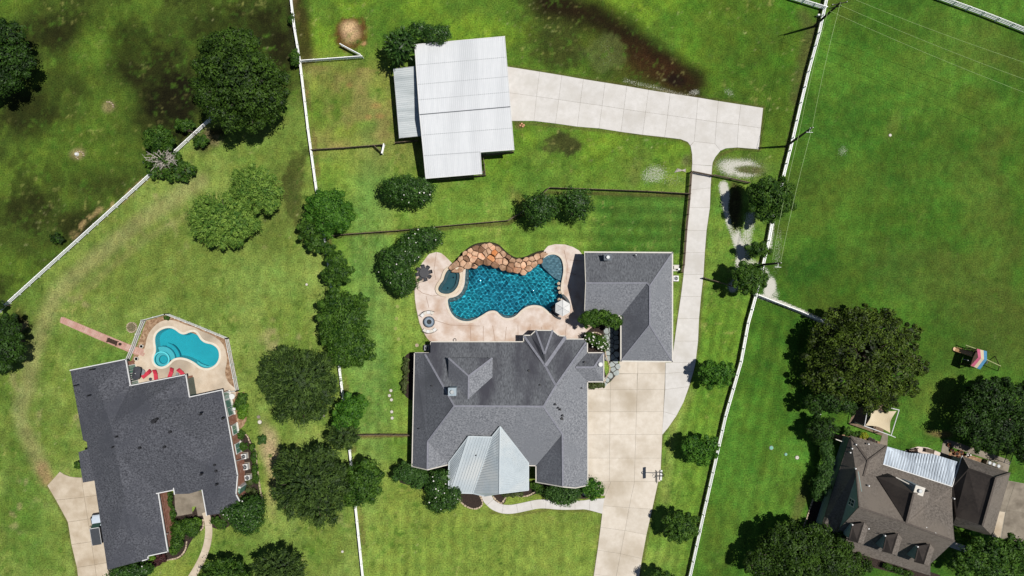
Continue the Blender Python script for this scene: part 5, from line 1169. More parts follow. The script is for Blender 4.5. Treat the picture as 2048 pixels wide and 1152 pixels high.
def shrub(name, label, lobes, h, kind, leaf=.2, clump=.35, dens=1.0, group=None, cat='shrub', petals=0, spiky=0):
    return tree(name, label, lobes, h, kind, leaf, clump, dens, spiky, group, None, .9, 0, cat, petals=petals)
T = tree
T('oak_tree', 'dark leafy tree cut by the left edge near the top', [(12,75,40,36),(18,120,44,42),(0,160,40,32),(-30,110,50,60)], 6, 'dark')
T('oak_tree', 'very large round dark green tree above the end of the diagonal fence', [(452,115,56,50,1),(480,165,80,78,2),(530,185,48,56),(505,225,55,38,-1),(430,150,40,50,-1),(470,85,45,30)], 7.5, 'oak')
T('small_tree', 'small leafy tree left of the diagonal fence', [(316,278,30,26)], 3, 'mid')
T('small_tree', 'low green bush tree hanging over the diagonal fence', [(368,250,20,12),(402,282,15,11,-.3)], 2.0, 'mid')
T('sparse_tree', 'half-bare tree with pale dead branches over the diagonal fence', [(332,322,36,24,-.6),(372,342,20,18,-.8),(312,345,18,14,-.8),(350,352,22,11,-1)], 2.6, 'mid', dens=.3, clump=.5, bare=30)
T('cypress_tree', 'yellow-green feathery tree, larger of the pair in the left lawn', [(440,432,56,46),(470,445,44,40),(425,450,40,38),(450,470,40,22,-.5)], 4.5, 'cypress', leaf=.36, clump=.55, spiky=.55)
T('cypress_tree', 'yellow-green feathery tree, smaller of the pair in the left lawn', [(505,362,42,30),(525,385,38,38),(490,380,30,28)], 4.5, 'cypress', leaf=.34, clump=.55, spiky=.3)
T('round_tree', 'round bright green tree where brown and white fences meet', [(660,422,44,42),(645,410,32,30,.4),(672,435,34,30)], 5, 'bright', leaf=.3)
T('fence_tree', 'ragged dark tree left of the round bright green tree', [(618,462,20,26),(632,485,18,20),(612,445,12,18)], 4, 'mid', dens=.6, clump=.6)
T('fence_tree', 'small ragged bush on the white fence below the round bright green tree', [(658,500,14,14)], 2.5, 'mid', dens=.7, clump=.5)
T('fence_tree', 'irregular green tree right of the white fence above the chain of trees', [(672,520,20,20),(678,545,26,24),(662,552,18,20)], 4, 'mid', dens=.8, clump=.6)
T('fence_tree', 'upper tree of the tall chain covering the white fence', [(678,608,36,30),(695,640,42,36),(660,635,24,26),(722,604,16,16)], 5, 'mid', clump=.65)
T('fence_tree', 'lower tree of the tall chain covering the white fence', [(690,680,48,38),(710,700,38,32),(665,665,22,24),(680,715,30,20)], 5, 'mid', clump=.65)
T('pine_tree', 'large dark spreading tree between turquoise pool and white fence', [(595,762,64,56,1),(575,735,45,40),(628,745,40,42),(600,805,48,42),(640,790,32,34),(555,770,36,34)], 6, 'pine', leaf=.4, clump=.7, spiky=.75)
T('fence_tree', 'bright green tree on the white fence above the short brown fence', [(705,815,30,27),(690,838,26,22)], 4, 'bright', clump=.6)
T('pine_tree', 'small dark spiky tree on the white fence at the short brown fence', [(685,872,32,26)], 4, 'pine', leaf=.36, clump=.5, spiky=.8)
T('pine_tree', 'large dark spreading tree near the bottom beside the white fence', [(610,960,58,58,1),(640,940,48,44),(590,990,40,44),(640,1005,46,42),(585,930,36,32),(668,965,28,40)], 6, 'pine', leaf=.4, clump=.7, spiky=.75)
T('fence_tree', 'bushy green tree right of the white fence near the bottom', [(725,965,38,44),(738,950,28,28),(705,985,24,32)], 4.5, 'mid', clump=.7)
T('dark_tree', 'spiky dark tree at the bottom edge left of the pine tip', [(448,1148,40,28),(450,1165,50,30)], 4, 'mid', leaf=.4, clump=.6, spiky=.6)
T('pine_tree', 'pine cut by the bottom edge left of the long white fence', [(556,1132,44,28),(560,1158,52,34)], 5, 'pine', leaf=.38, clump=.6, spiky=.8)
T('magnolia_tree', 'glossy dark magnolia at the lower right corner of the brick house', [(485,1025,38,34),(508,1015,26,28),(495,1045,36,26),(462,1022,24,22)], 3.5, 'magnolia', leaf=.26, clump=.5, petals=7)
T('magnolia_tree', 'glossy dark tree below the bottom edge of the charcoal roof', [(262,1140,44,16),(240,1150,30,16),(285,1142,24,16)], 3, 'magnolia', leaf=.26, clump=.5, petals=6)
T('oak_tree', 'dark leafy tree cut by the left edge at mid height', [(14,660,30,34),(18,700,30,36),(-10,690,40,55)], 5, 'dark')
T('oak_tree', 'tiny dark tree tip at the left edge beside the end of the diagonal fence', [(-6,612,12,10)], 3, 'dark')
T('palm_like_tree', 'spiky dark tree touching the top left corner of the white barn', [(797,93,30,32),(808,80,24,22)], 5, 'magnolia', leaf=.5, clump=.55, spiky=.85)
T('holly_tree', 'dense rounded tree behind the top edge of the white barn', [(838,60,24,18),(868,68,36,20),(885,66,20,18)], 5, 'magnolia', leaf=.24, clump=.5)
T('magnolia_tree', 'dense oval magnolia below the white barn', [(815,378,50,32),(835,385,38,30),(792,378,34,30)], 4, 'magnolia', leaf=.26, clump=.5, petals=8)
T('magnolia_tree', 'dense dark hedge tree at the top of the L-shaped row beside the pool patio', [(850,478,40,30),(828,490,34,30)], 3.5, 'magnolia', leaf=.26, clump=.45, petals=6)
T('magnolia_tree', 'dense dark hedge tree at the bend of the L-shaped row', [(795,518,40,34),(785,535,34,30),(820,510,30,26)], 3.5, 'magnolia', leaf=.26, clump=.45, petals=6)
T('magnolia_tree', 'dense dark hedge tree at the lower end of the L-shaped row', [(805,565,34,34),(795,550,30,30)], 3.5, 'magnolia', leaf=.26, clump=.45, petals=3)
T('round_tree', 'left one of two dark round trees on the lawn fence', [(1080,418,39,37)], 3.8, 'magnolia', leaf=.26, clump=.5)
T('round_tree', 'right one of two dark round trees on the lawn fence', [(1153,407,36,36)], 3.8, 'magnolia', leaf=.26, clump=.5)
T('fence_tree', 'rounded green tree right of the petal-strewn ground on the white fence', [(1545,390,42,36,1),(1560,405,30,28,.6),(1520,395,26,30),(1535,425,28,20)], 5.5, 'mid', clump=.7)
T('fence_tree', 'small green shrub tree on the white fence above the third utility pole', [(1517,500,24,15)], 3, 'mid', clump=.5)
T('fence_tree', 'green tree below the third utility pole at the fence corner', [(1500,562,32,28),(1490,545,24,20),(1512,548,20,20)], 4.5, 'mid', clump=.6)
G1 = 'bright green trees in the strip right of the driveway'
T('young_tree', 'bright green tree beside the curved driveway apron, topmost of the strip', [(1434,750,30,27),(1418,742,20,18),(1450,740,18,18)], 3.6, 'bright', leaf=.3, clump=.55, group=G1)
T('young_tree', 'bright green tree nearest the basketball hoop', [(1402,902,32,28),(1384,893,20,18),(1418,888,18,18)], 3.6, 'bright', leaf=.3, clump=.55, group=G1)
T('young_tree', 'olive green tree in the strip near the bottom of the driveway', [(1364,1052,32,30),(1346,1044,20,18),(1352,1066,24,18)], 3.6, 'mid', leaf=.28, clump=.5, group=G1)
T('young_tree', 'dark tree tip at the bottom edge right of the driveway', [(1322,1158,28,14)], 3.5, 'mid', leaf=.3, clump=.5)
T('live_oak', 'largest spreading dark oak right of the end of the white fence', [(1715,705,78,66,1.5),(1675,690,50,52),(1760,670,50,48),(1790,740,52,48),(1740,770,62,46),(1680,755,50,46),(1650,715,38,48,-.8),(1630,755,26,26,-1.2),(1805,700,36,34),(1720,645,50,26),(1668,632,20,16,-.6),(1732,628,24,18,-.5),(1775,640,18,16,-.5),(1822,665,20,18,-.8),(1838,730,20,16,-1),(1815,775,22,18,-1),(1770,806,24,16,-1),(1640,668,18,22,-.8),(1700,800,24,18,-.8),(1640,775,20,18,-1)], 4.6, 'oakR', flat=.6, leaf=.36, clump=1.0, dens=.62)
T('dark_tree', 'dark tree over the pale fence rails left of the shade sail', [(1662,800,34,24),(1630,808,20,20),(1690,812,26,18)], 4, 'dark')
T('round_shrub', 'dark round tree above the hedges left of the brown-roofed house', [(1646,857,26,27),(1634,862,22,24)], 2.8, 'dark', leaf=.28, clump=.5, cat='shrub')
T('hedge', 'green clipped hedge, upper of two left of the brown-roofed house', [(1652,895,16,22),(1655,918,14,20),(1645,880,12,14)], 2.2, 'hedge', leaf=.22, clump=.4, cat='hedge')
T('hedge', 'light green clipped hedge, lower of two left of the brown-roofed house', [(1650,945,17,22),(1643,970,19,24),(1636,988,15,16)], 2.2, 'hedge', leaf=.22, clump=.4, cat='hedge')
T('dark_tree', 'very dark tree at the right edge above the back patio', [(1985,800,52,44,1),(1955,835,44,50),(2000,855,62,46),(2030,800,50,40),(1985,885,40,22),(1965,790,36,26),(2050,860,50,60)], 4.0, 'dark', flat=.55)
T('dark_tree', 'big leafy tree at the bottom left of the brown-roofed house', [(1595,1098,62,50,1),(1550,1095,40,36),(1645,1105,58,45),(1610,1132,84,42),(1692,1130,50,28,-1),(1575,1062,32,22),(1525,1125,34,30)], 4.2, 'oak', flat=.6)
T('leafy_tree', 'light-dappled tree in the bottom right corner', [(1985,1105,52,30),(1950,1120,42,30),(2030,1100,40,30),(2000,1140,60,26),(1925,1130,24,24)], 5.5, 'mid', dens=.8)
T('dark_tree', 'small dark sapling in the meadow left of the diagonal fence', [(113,477,13,10)], 1.5, 'dark', dens=.5, leaf=.25, clump=.3)
T('fence_vine', 'vine bush on the long fence beside the white paddock fence', [(590,115,10,18)], 1.6, 'mid', leaf=.25, clump=.35, cat='shrub')
T('fence_vine', 'thin weedy bush high up on the long white fence', [(582,38,6,10)], 1.2, 'mid', leaf=.22, clump=.3, dens=.6, cat='shrub')
T('crape_myrtle', 'green crape myrtle beside the inner corner of the pool house', [(1190,634,26,15),(1172,640,14,14)], 4, 'mid', leaf=.3, clump=.5)
T('crape_myrtle', 'green crape myrtle against the pool house wall', [(1224,642,20,14),(1210,632,14,12)], 4, 'mid', leaf=.3, clump=.5)
shrub('white_flower_bush', 'bush with white flowers between the house and the flagstone walk', [(1195,682,20,16),(1180,674,14,12),(1206,690,13,13)], 1.6, 'mid', petals=46)
shrub('low_shrub', 'low dry-green shrub below the satellite dish wing', [(1184,772,12,6),(1200,770,10,6)], .8, 'olive')
shrub('round_bush', 'big dark bush at the lower left corner of the grey-roofed house', [(815,945,28,22),(835,955,26,22)], 2.6, 'hedge', leaf=.25, clump=.45)
shrub('glossy_bush', 'tall glossy bush under the left side of the light metal roof', [(880,955,22,20),(873,978,26,22),(895,1000,28,24),(876,1008,24,20),(905,985,20,18)], 3.0, 'magnolia', leaf=.25, clump=.45, petals=14)
shrub('round_bush', 'wide grey-green bush below the right gable of the house', [(1125,992,34,20),(1110,985,22,18),(1142,985,22,18)], 2.6, 'hedge', leaf=.25, clump=.45)
shrub('spiky_bush', 'bright spiky bush at the corner of the driveway and front walk', [(1186,980,20,18),(1178,968,14,14)], 2.4, 'bright', leaf=.34, clump=.45, spiky=.5)
shrub('low_shrub', 'small shrub in the notch right of the light metal roof', [(1070,972,12,8),(1082,980,12,9)], 1.4, 'mid')
shrub('low_shrub', 'row of reddish shrubs under the light metal roof edge', [(1030,988,20,4),(1012,990,8,4)], .6, 'olive', leaf=.16)
shrub('low_shrub', 'long narrow shrub along the left wall of the grey-roofed house', [(812,735,5,22),(809,770,6,18)], .8, 'olive', dens=.8)
shrub('round_bush', 'clipped round bush alone in the bare lawn beside the brick house', [(525,879,9,9)], .8, 'hedge', leaf=.14, clump=.25)
shrub('green_bush', 'dark top part of the green hedge near the white round table', [(484,798,11,14),(478,810,10,10)], 1.2, 'mid')
shrub('lime_bush', 'lime green bush between picket fence and brick house', [(486,818,11,14),(484,830,10,8)], 1.0, 'lime')
shrub('bed_plants', 'dark plants in the mulch bed beside the topmost air conditioner', [(482,870,7,9),(486,893,9,8)], .8, 'mid')
shrub('bed_plants', 'green plants along the stone edging right of the air conditioners', [(504,895,7,9),(508,915,6,14),(510,940,7,14),(512,958,8,10)], .8, 'mid')
shrub('bed_plants', 'low plants between the lowest air conditioner and the glossy magnolia', [(500,965,8,7),(508,985,8,10),(497,980,7,8)], .8, 'olive')
shrub('courtyard_bush', 'large mixed green bush in the courtyard of the brick house', [(360,1058,20,20),(380,1050,20,16),(352,1085,18,22),(385,1062,16,14)], 1.5, 'mid', leaf=.24, clump=.4)
shrub('lime_bush', 'bright green shrub in the courtyard beside the curved walk', [(392,1044,12,9)], 1.1, 'lime')
shrub('lime_bush', 'lime green shrub at the lower corner of the courtyard bush', [(347,1100,9,9)], 1.1, 'lime')
shrub('lime_bush', 'small lime shrub at the bottom step of the charcoal roof', [(304,1116,8,6)], 1.0, 'lime')
shrub('red_bush', 'dark red shrub below the charcoal roof corner', [(322,1118,12,9),(312,1126,8,7)], 1.0, 'red')
shrub('bed_plants', 'narrow dark planting along the courtyard wall', [(340,1002,5,18),(345,1030,6,14)], .8, 'mid')
shrub('bed_plants', 'shrub patch between the curved walk and the magnolia', [(432,1042,12,8),(442,1050,12,7)], .9, 'mid')
shrub('round_bush', 'small bush against the left wall of the charcoal-roofed house', [(155,930,6,7)], 1.0, 'mid')
shrub('round_bush', 'round shrub inside the top corner of the picket fence', [(334,636,6,4)], .7, 'mid', leaf=.16)
shrub('yellow_bush', 'bright yellow shrub at the top corner of the brown-roofed house', [(1728,871,8,6)], 1.0, 'yellow')
shrub('green_bush', 'dark green shrub left of the bright yellow shrub', [(1710,868,10,5),(1694,862,8,8)], 1.0, 'mid')
shrub('hedge', 'leafy clipped hedge in the inner corner of the brown-roofed house', [(1915,1068,11,10),(1930,1074,12,10),(1946,1080,12,10),(1958,1086,8,9)], 1.2, 'lime', cat='hedge')
shrub('front_shrubs', 'row of low shrubs in front of the brown-roofed house', [(1775,1133,10,7),(1795,1140,12,7),(1815,1147,12,7)], .9, 'mid')
shrub('pink_flower_plant', 'pink flowering plant at the back patio', [(1936,910,4,4)], .7, 'red', leaf=.14, clump=.2, petals=10)
print('leaf quads', LEAFN[0])
# ------------------------------------------------------------------ small things
def rp(root, mb, name, m, parent=None): return mb.build(name, m, parent or root, Vector((0, 0, 0)))   # local coordinates
def copy_tree(o, loc, rz, label=None):
    c = o.copy(); col.objects.link(c); c.location = loc; c.rotation_euler = (0, 0, rz)
    if label: c['label'] = label
    for ch in list(o.children):
        d = ch.copy(); col.objects.link(d); d.parent = c
        for g in list(ch.children):
            e = g.copy(); col.objects.link(e); e.parent = d
    return c
DK = .05
# parasol over the swim-up bar
c = W(1125.5, 616, 2.4)
u = thing('parasol', 'large white hexagonal parasol over the curved bar at the pool corner', 'parasol', (c.x, c.y, 0))
def canopy(root, n, r, z0, z1, m, a0=0, name='canopy', cz=None):
    vs = [(0, 0, z1)] + [(r * math.cos(a0 + 2 * math.pi * k / n), r * math.sin(a0 + 2 * math.pi * k / n), z0) for k in range(n)]
    MB().sheet(vs, [(0, 1 + k, 1 + (k + 1) % n) for k in range(n)], .03).build(name, m, root, Vector((0, 0, 0)))
    for k in range(n): MB().bar(vs[0], vs[k + 1], .03, .03).build('rib', M_ALU, root, Vector((0, 0, -.045)))
canopy(u, 6, 1.32, 2.25, 2.85, M_WHITE, .5); rp(u, MB().cyl((0, 0, 0), .03, 2.95, 8), 'pole', M_ALU); rp(u, MB().cyl((0, 0, .04), .32, .12, 14), 'base', M_GREY)
# swim-up bar
b = thing('pool_bar', 'dark curved stone bar counter at the right corner of the dark blue pool', 'bar counter', W(1125, 617))
def arc_strip(pts, wd, z0, z1, name, m, root):
    P = [Vector(p) for p in smooth_line(pts, 2)]; l_, r_ = [], []
    for i in range(len(P)):
        d = (P[min(i + 1, len(P) - 1)] - P[max(0, i - 1)]).normalized(); n_ = Vector((-d.y, d.x)); l_.append(P[i] + n_ * wd / 2); r_.append(P[i] - n_ * wd / 2)
    return MB().prism(G([tuple(p) for p in l_] + [tuple(p) for p in r_[::-1]]), z0, z1).build(name, m, root)
arc_strip([(1125,590),(1133,598),(1138,608),(1137,618)], 4.5, .05, 1.0, 'counter', mat('dark_granite', A('#39474c'), A('#232e33'), 4, .4), b)
arc_strip([(1103,620),(1108,630),(1118,636),(1122,637)], 4, -.5, .45, 'bar_wall', mat('dark_stone', A('#4a4b4f'), A('#2e2f33'), 3, .6), b)
arc_strip([(1102,616),(1110,611),(1118,607),(1121,600)], 4, -.9, .35, 'bar_wall', MATS['dark_stone'], b)
first = None
for x, y, lb in ((1117.5,567,'topmost'), (1117.5,576,'second from the top'), (1119.8,584.5,'third from the top'), (1118.3,599,'lowest')):
    lab = lb + ' of the four round pale stools standing in the pool water'
    if first is None:
        first = thing('pool_stool', lab, 'stool', (*W(x, y)[:2], 0), 'stools in the pool water'); rp(first, MB().cyl((0, 0, -.3), .25, .32, 16), 'seat', M_EDGE); rp(first, MB().cyl((0, 0, -1.5), .12, 1.2, 10), 'pedestal', M_EDGE)
    else: copy_tree(first, (*W(x, y)[:2], 0), .4 * x, lab)
# patio table and eight chairs
c = W(849.7, 546)
t = thing('patio_table', 'round black patio table ringed by chairs beside the spa', 'table', (c.x, c.y, DK)); rp(t, MB().cyl((0, 0, .68), .78, .05, 28), 'tabletop', mat('dark_tabletop', (.055, .055, .06), (.04, .04, .045), 6, .4)); rp(t, MB().cyl((0, 0, 0), .35, .05, 16).cyl((0, 0, .05), .06, .64, 8), 'pedestal', M_BLACK)
def chair_at(loc, rz, label, m=M_CHAR, group='chairs round the black patio table'):
    ch = thing('patio_chair', label, 'chair', loc, group, rz); rp(ch, MB().box((0, 0, .42), (.5, .5, .06)), 'seat', m); rp(ch, MB().box((-.26, 0, .72), (.06, .5, .5), R=Matrix.Rotation(-.15, 3, 'Y')), 'backrest', m)
    for sx in (-1, 1):
        for sy in (-1, 1): rp(ch, MB().box((sx * .22, sy * .22, .2), (.04, .04, .4)), 'leg', M_BLACK)
    for sy in (-1, 1): rp(ch, MB().box((0, sy * .27, .62), (.45, .05, .04)), 'armrest', M_BLACK)
    return ch
ch0 = None; clock = ['right', 'upper right', 'top', 'upper left', 'left', 'lower left', 'bottom', 'lower right']
for k in range(8):
    a = k * math.pi / 4 + .2; p = (c.x + 1.02 * math.cos(a), c.y + 1.02 * math.sin(a), DK); lab = 'dark patio chair at the ' + clock[k] + ' of the round black table'
    if ch0 is None: ch0 = chair_at(p, a + math.pi, lab)
    else: copy_tree(ch0, p, a + math.pi, lab)
# fire pit and curved benches
c = W(859, 643.5)
f = thing('fire_pit', 'round blue-grey stone fire pit with dark bowl on the pool deck', 'fire pit', (c.x, c.y, DK)); M_FP = mat('blue_grey_stone', A('#8496a6'), A('#63758a'), 4, .7)
rp(f, MB().prism(disc((0, 0), .85), 0, .45, [disc((0, 0), .38)]), 'stone_ring', M_FP); rp(f, MB().prism(disc((0, 0), .9), .45, .5, [disc((0, 0), .78)]), 'rim', M_CHAR); rp(f, MB().prism(disc((0, 0), .62), .46, .49, [disc((0, 0), .42)]), 'inner_ring', mat('light_ring', A('#a5b2bd'), A('#8a98a5'), 4, .7))
rp(f, MB().cyl((0, 0, .1), .38, .2, 20, .36), 'fire_bowl', M_BLACK)
for j in range(7): rp(f, MB().box((.18 * math.cos(j), .18 * math.sin(j), .34), (.16, .12, .1), j), 'lava_rock', M_CHAR)
for lab, a0 in (('curved cream stone bench above the fire pit', 62), ('curved cream stone bench below the fire pit', 232)):
    bn = thing('curved_bench', lab, 'bench', (c.x, c.y, DK), 'curved benches round the fire pit')
    for k in range(4):
        s0, s1 = math.radians(a0 + k * 21 + .6), math.radians(a0 + (k + 1) * 21 - .6)
        q = [(1.75 * math.cos(s0 + (s1 - s0) * i / 4), 1.75 * math.sin(s0 + (s1 - s0) * i / 4)) for i in range(5)]; q2 = [(1.3 * math.cos(s1 + (s0 - s1) * i / 4), 1.3 * math.sin(s1 + (s0 - s1) * i / 4)) for i in range(5)]
        rp(bn, MB().prism(q + q2, .38, .48), 'seat', M_WHITE if k % 2 else M_TRIM)
    q = arcpts(0, 0, 1.7 / S, 1.35 / S, a0 + 2, a0 + 82)
    rp(bn, MB().prism([(x * S, -y * S) for x, y in q], 0, .38), 'bench_base', M_EDGE)
    # open backrest rail
    a1, a2_ = math.radians(a0), math.radians(a0 + 84); rp(bn, MB().tube([(1.82 * math.cos(a1 + (a2_ - a1) * i / 10), 1.82 * math.sin(a1 + (a2_ - a1) * i / 10), .75) for i in range(11)], .03, 6), 'back_rail', M_BLACK)
    for a in (a1, (a1 + a2_) / 2, a2_): rp(bn, MB().box((1.82 * math.cos(a), 1.82 * math.sin(a), .38), (.04, .04, .76)), 'rail_post', M_BLACK)
# hoop of a hose reel by the wall
c = W(909.5, 680); h_ = thing('garden_hose', 'coiled dark garden hose on the deck against the house wall', 'hose', (c.x, c.y, DK))
rp(h_, MB().tube([((.2 + .01 * i / 4) * math.cos(i / 2), (.2 + .01 * i / 4) * math.sin(i / 2), .03 + .004 * i) for i in range(30)], .03, 5), 'coil', M_BLACK)
# left deck furniture
c = W(273, 746.5, 2.1)
u = thing('parasol', 'dark octagonal parasol beside the glass doors of the brick house', 'parasol', (c.x, c.y, DK), None, -.2)
vs = [(.35, 1.0), (-.4, 1.0), (-.62, .75), (-.62, -.75), (-.4, -1.0), (.35, -1.0), (.58, -.6), (.58, .6)]
MB().sheet([(0, 0, 2.35)] + [(x, y, 2.05) for x, y in vs], [(0, 1 + k, 1 + (k + 1) % 8) for k in range(8)], .03).build('canopy', M_CHAR, u, Vector((0, 0, 0)))
rp(u, MB().cyl((0, 0, 0), .025, 2.4, 8), 'pole', M_ALU); rp(u, MB().cyl((0, 0, 2.33), .06, .1, 8), 'finial', M_WHITE); rp(u, MB().cyl((0, 0, .5), .5, .04, 16), 'table', M_GREY); rp(u, MB().cyl((0, 0, 0), .25, .1, 14), 'base', M_BLACK)
def lounger(loc, rz, lab):
    l = thing('sun_lounger', lab, 'sun lounger', loc, 'red sun loungers by the turquoise pool', rz)
    rp(l, MB().box((-.2, 0, .34), (1.25, .6, .07)), 'seat', M_RED); rp(l, MB().box((.72, 0, .5), (.75, .6, .07), R=Matrix.Rotation(-.5, 3, 'Y')), 'backrest', M_RED)
    rp(l, MB().box((1.0, 0, .69), (.2, .42, .09)), 'pillow', mat('dark_red_fabric', A('#b52b3f'), A('#9c2436'), 3, .7))
    for sx in (-.7, .35):
        for sy in (-.26, .26): rp(l, MB().box((sx, sy, .15), (.04, .04, .3)), 'leg', M_BLACK)
    return l
l0 = lounger((*W(295, 748)[:2], DK), math.radians(38), 'red sun lounger nearest the dark octagonal parasol, lying diagonally')
copy_tree(l0, (*W(314, 752)[:2], DK), math.radians(96), 'second red sun lounger, upright between two others, partly under the roof')
copy_tree(l0, (*W(343.5, 747.5)[:2], DK), math.radians(70), 'third red sun lounger from the left, just above the roof edge')
copy_tree(l0, (*W(368, 748)[:2], DK), math.radians(128), 'rightmost red sun lounger, mostly hidden by the roof corner')
for x, y, lab in ((303.5,757.5,'small black side table between the two left red loungers'), (357,748,'small grey side chair beside the rightmost red lounger')):
    s_ = thing('side_table', lab, 'side table', (*W(x, y)[:2], DK)); rp(s_, MB().cyl((0, 0, .4), .24, .03, 12), 'tabletop', M_GREY if x > 350 else M_CHAR)
    for a in range(3): rp(s_, MB().tube([(.18 * math.cos(a * 2.1), .18 * math.sin(a * 2.1), 0), (.1 * math.cos(a * 2.1), .1 * math.sin(a * 2.1), .4)], .015, 5), 'leg', M_BLACK)
for x, y, r, lab in ((286.5,692,.3,'white urn planter right of the brick walk gate'), (276.5,717,.32,'white urn planter in the small bed below the brick walk')):
    p = thing('urn_planter', lab, 'planter', (*W(x, y)[:2], .04)); rp(p, MB().cyl((0, 0, 0), r * .6, .15, 14).cyl((0, 0, .15), r * .5, .4, 14, r).prism(disc((0, 0), r), .55, .6, [disc((0, 0), r * .75)]), 'urn', M_TRIM); rp(p, MB().cyl((0, 0, .5), r * .74, .05, 12), 'soil', M_MULCH)
# wooden glider bench on the brick walk
c = W(228, 683)
g = thing('garden_bench', 'dark brown wooden glider bench standing on the pink brick walk', 'bench', (c.x, c.y, .05), None, math.radians(-21))
for i in range(5): rp(g, MB().box((0, -.25 + .12 * i, .42), (1.5, .09, .03)), 'seat_slat', M_DKWOOD)
for i in range(4): rp(g, MB().box((0, .34 + .03 * i, .55 + .12 * i), (1.5, .03, .09)), 'back_slat', M_DKWOOD)
for sx in (-.75, .75): rp(g, MB().box((sx, 0, .62), (.09, .75, .05)), 'armrest', M_DKWOOD); rp(g, MB().box((sx, -.3, .3), (.07, .07, .6)).box((sx, .3, .35), (.07, .07, .7)), 'leg', M_DKWOOD)
p = thing('round_pot', 'small brown round pot beside the glider bench', 'pot', (*W(242, 688)[:2], .05)); rp(p, MB().cyl((0, 0, 0), .16, .3, 12, .24), 'pot', M_DKWOOD); rp(p, MB().cyl((0, 0, .28), .2, .03, 12), 'soil', M_MULCH)
# stone rings in the grass
def stone_ring(name, lab, x, y, r, n, cat='stone ring', fill=True, skip=0):
    c = W(x, y); root = thing(name, lab, cat, (c.x, c.y, 0)); rr = random.Random(n)
    if fill: rp(root, MB().cyl((0, 0, -.05), r, .09, 18), 'soil', mat('ring_soil', A('#8f8468'), A('#5f5a40'), 5, .95))
    for k in range(n - skip):
        a = 2 * math.pi * k / n; s_ = rr.uniform(.11, .17); o = rp(root, MB().cyl((0, 0, 0), s_, .16, 7, s_ * .7), 'stone', M_EDGE); o.location = (r * math.cos(a), r * math.sin(a), 0); o.scale = (1, rr.uniform(.7, 1.1), 1); o.rotation_euler.z = a
    return root
sr = stone_ring('planting_ring', 'round planting ring edged with pale stones above the brick walk', 263.7, 654.7, .78, 17)
stone_ring('planting_ring', 'small ring of white stones with a white lid in the left meadow', 160, 311, .62, 12, skip=3, fill=False)
c = W(154, 308.5); o = MB().cyl((c.x, c.y, 0), .34, .3, 16, .22).build('well_cap', M_WHITE, None, (c.x, c.y, 0)); tag(o, 'white domed well cap beside the ring of white stones', 'well cap')
stone_ring('planting_ring', 'faint earth ring around a tiny tuft in the left meadow', 217, 214, .8, 14, skip=9, fill=False)
# septic lids and other round covers
M_LID = mat('pale_lid', A('#ece8dc'), A('#d8d3c5'), 3, .8); M_LIDG = mat('green_lid', A('#8fd0bc'), A('#74b8a4'), 3, .7)
def lid(x, y, r, lab, m=M_LID, grp=None):
    c = W(x, y); root = thing('access_lid', lab, 'lid', (c.x, c.y, 0), grp); rp(root, MB().cyl((0, 0, 0), r, .05, 20), 'collar', M_CONCG); rp(root, MB().cyl((0, 0, .05), r * .82, .05, 20, r * .78), 'cover', m); rp(root, MB().box((0, 0, .11), (r * .5, .04, .03)), 'handle', M_GREY)
gS = 'round pale lids in the lawn left of the grey-roofed house'
for i, (x, y, q) in enumerate(((782,781,'topmost'),(779,791,'second from the top'),(783,799.5,'third from the top'),(783.5,823.5,'fourth from the top'),(784.5,836,'lowest'))): lid(x, y, .27, q + ' of five round pale lids left of the grey-roofed house', grp=gS)
lid(519.7, 844, .36, 'round white lid in the bare grass right of the brick house'); lid(517.3, 833.8, .28, 'small grey lid above the round white lid near the brick house', M_CONCG)
lid(647.5, 831.6, .2, 'small pale lid between the two big dark pines'); lid(685, 1103, .22, 'small pale lid near the bottom left of the long white fence'); lid(613.5, 569, .22, 'small pale lid in the lawn left of the white fence near the tree chain')
lid(1780, 270.5, .26, 'small white lid alone in the big green field'); lid(1542.5, 895.5, .36, 'green lid with pale ring, leftmost of three in the right lawn', M_LIDG); lid(1571.5, 908.5, .26, 'small green lid in the middle of three in the right lawn', M_LIDG); lid(1594, 915, .34, 'pale green lid, rightmost of three in the right lawn', M_LID)
for x, y, lab in ((735,618,'topmost'), (732,657,'second'), (736,680,'lowest'), ): pass
# air conditioners
def ac(x, y, s_, lab, rz=0, m=None, h=.8):
    c = W(x, y); root = thing('air_conditioner', lab, 'air conditioner', (c.x, c.y, .03), 'outdoor air conditioner units', rz); m = m or M_WHITE
    rp(root, MB().box((0, 0, .03), (s_ * 1.25, s_ * 1.25, .06)), 'pad', M_CONCG); rp(root, MB().box((0, 0, .06 + h / 2), (s_, s_, h)), 'housing', m)
    rp(root, MB().cyl((0, 0, h + .06), s_ * .4, .02, 20), 'fan_opening', M_BLACK); rp(root, MB().prism(disc((0, 0), s_ * .42), h + .06, h + .1, [disc((0, 0), s_ * .37)]), 'grille_ring', M_ALU)
    for k in range(3): rp(root, MB().box((s_ * .17 * math.cos(k * 2.1), s_ * .17 * math.sin(k * 2.1), h + .09), (s_ * .3, s_ * .12, .015), k * 2.1), 'fan_blade', M_GREY)
ac(491.2, 910.5, .8, 'topmost of the three white air conditioners beside the brick wall', .1); ac(493.5, 931.5, .92, 'middle and largest of the three white air conditioners beside the brick wall', .1); ac(498.7, 952.8, .8, 'lowest of the three white air conditioners beside the brick wall', .1)
ac(1349.5, 557, .85, 'white air conditioner right of the pool house'); ac(854.5, 695, .8, 'dark air conditioner in the top left notch of the grey-roofed house', 0, M_GREY)
ac(1659.5, 922, .8, 'pale air conditioner between hedge and brown-roofed house, upper one', .3); ac(1657.5, 935, .7, 'pale air conditioner between hedge and brown-roofed house, lower one', .3)
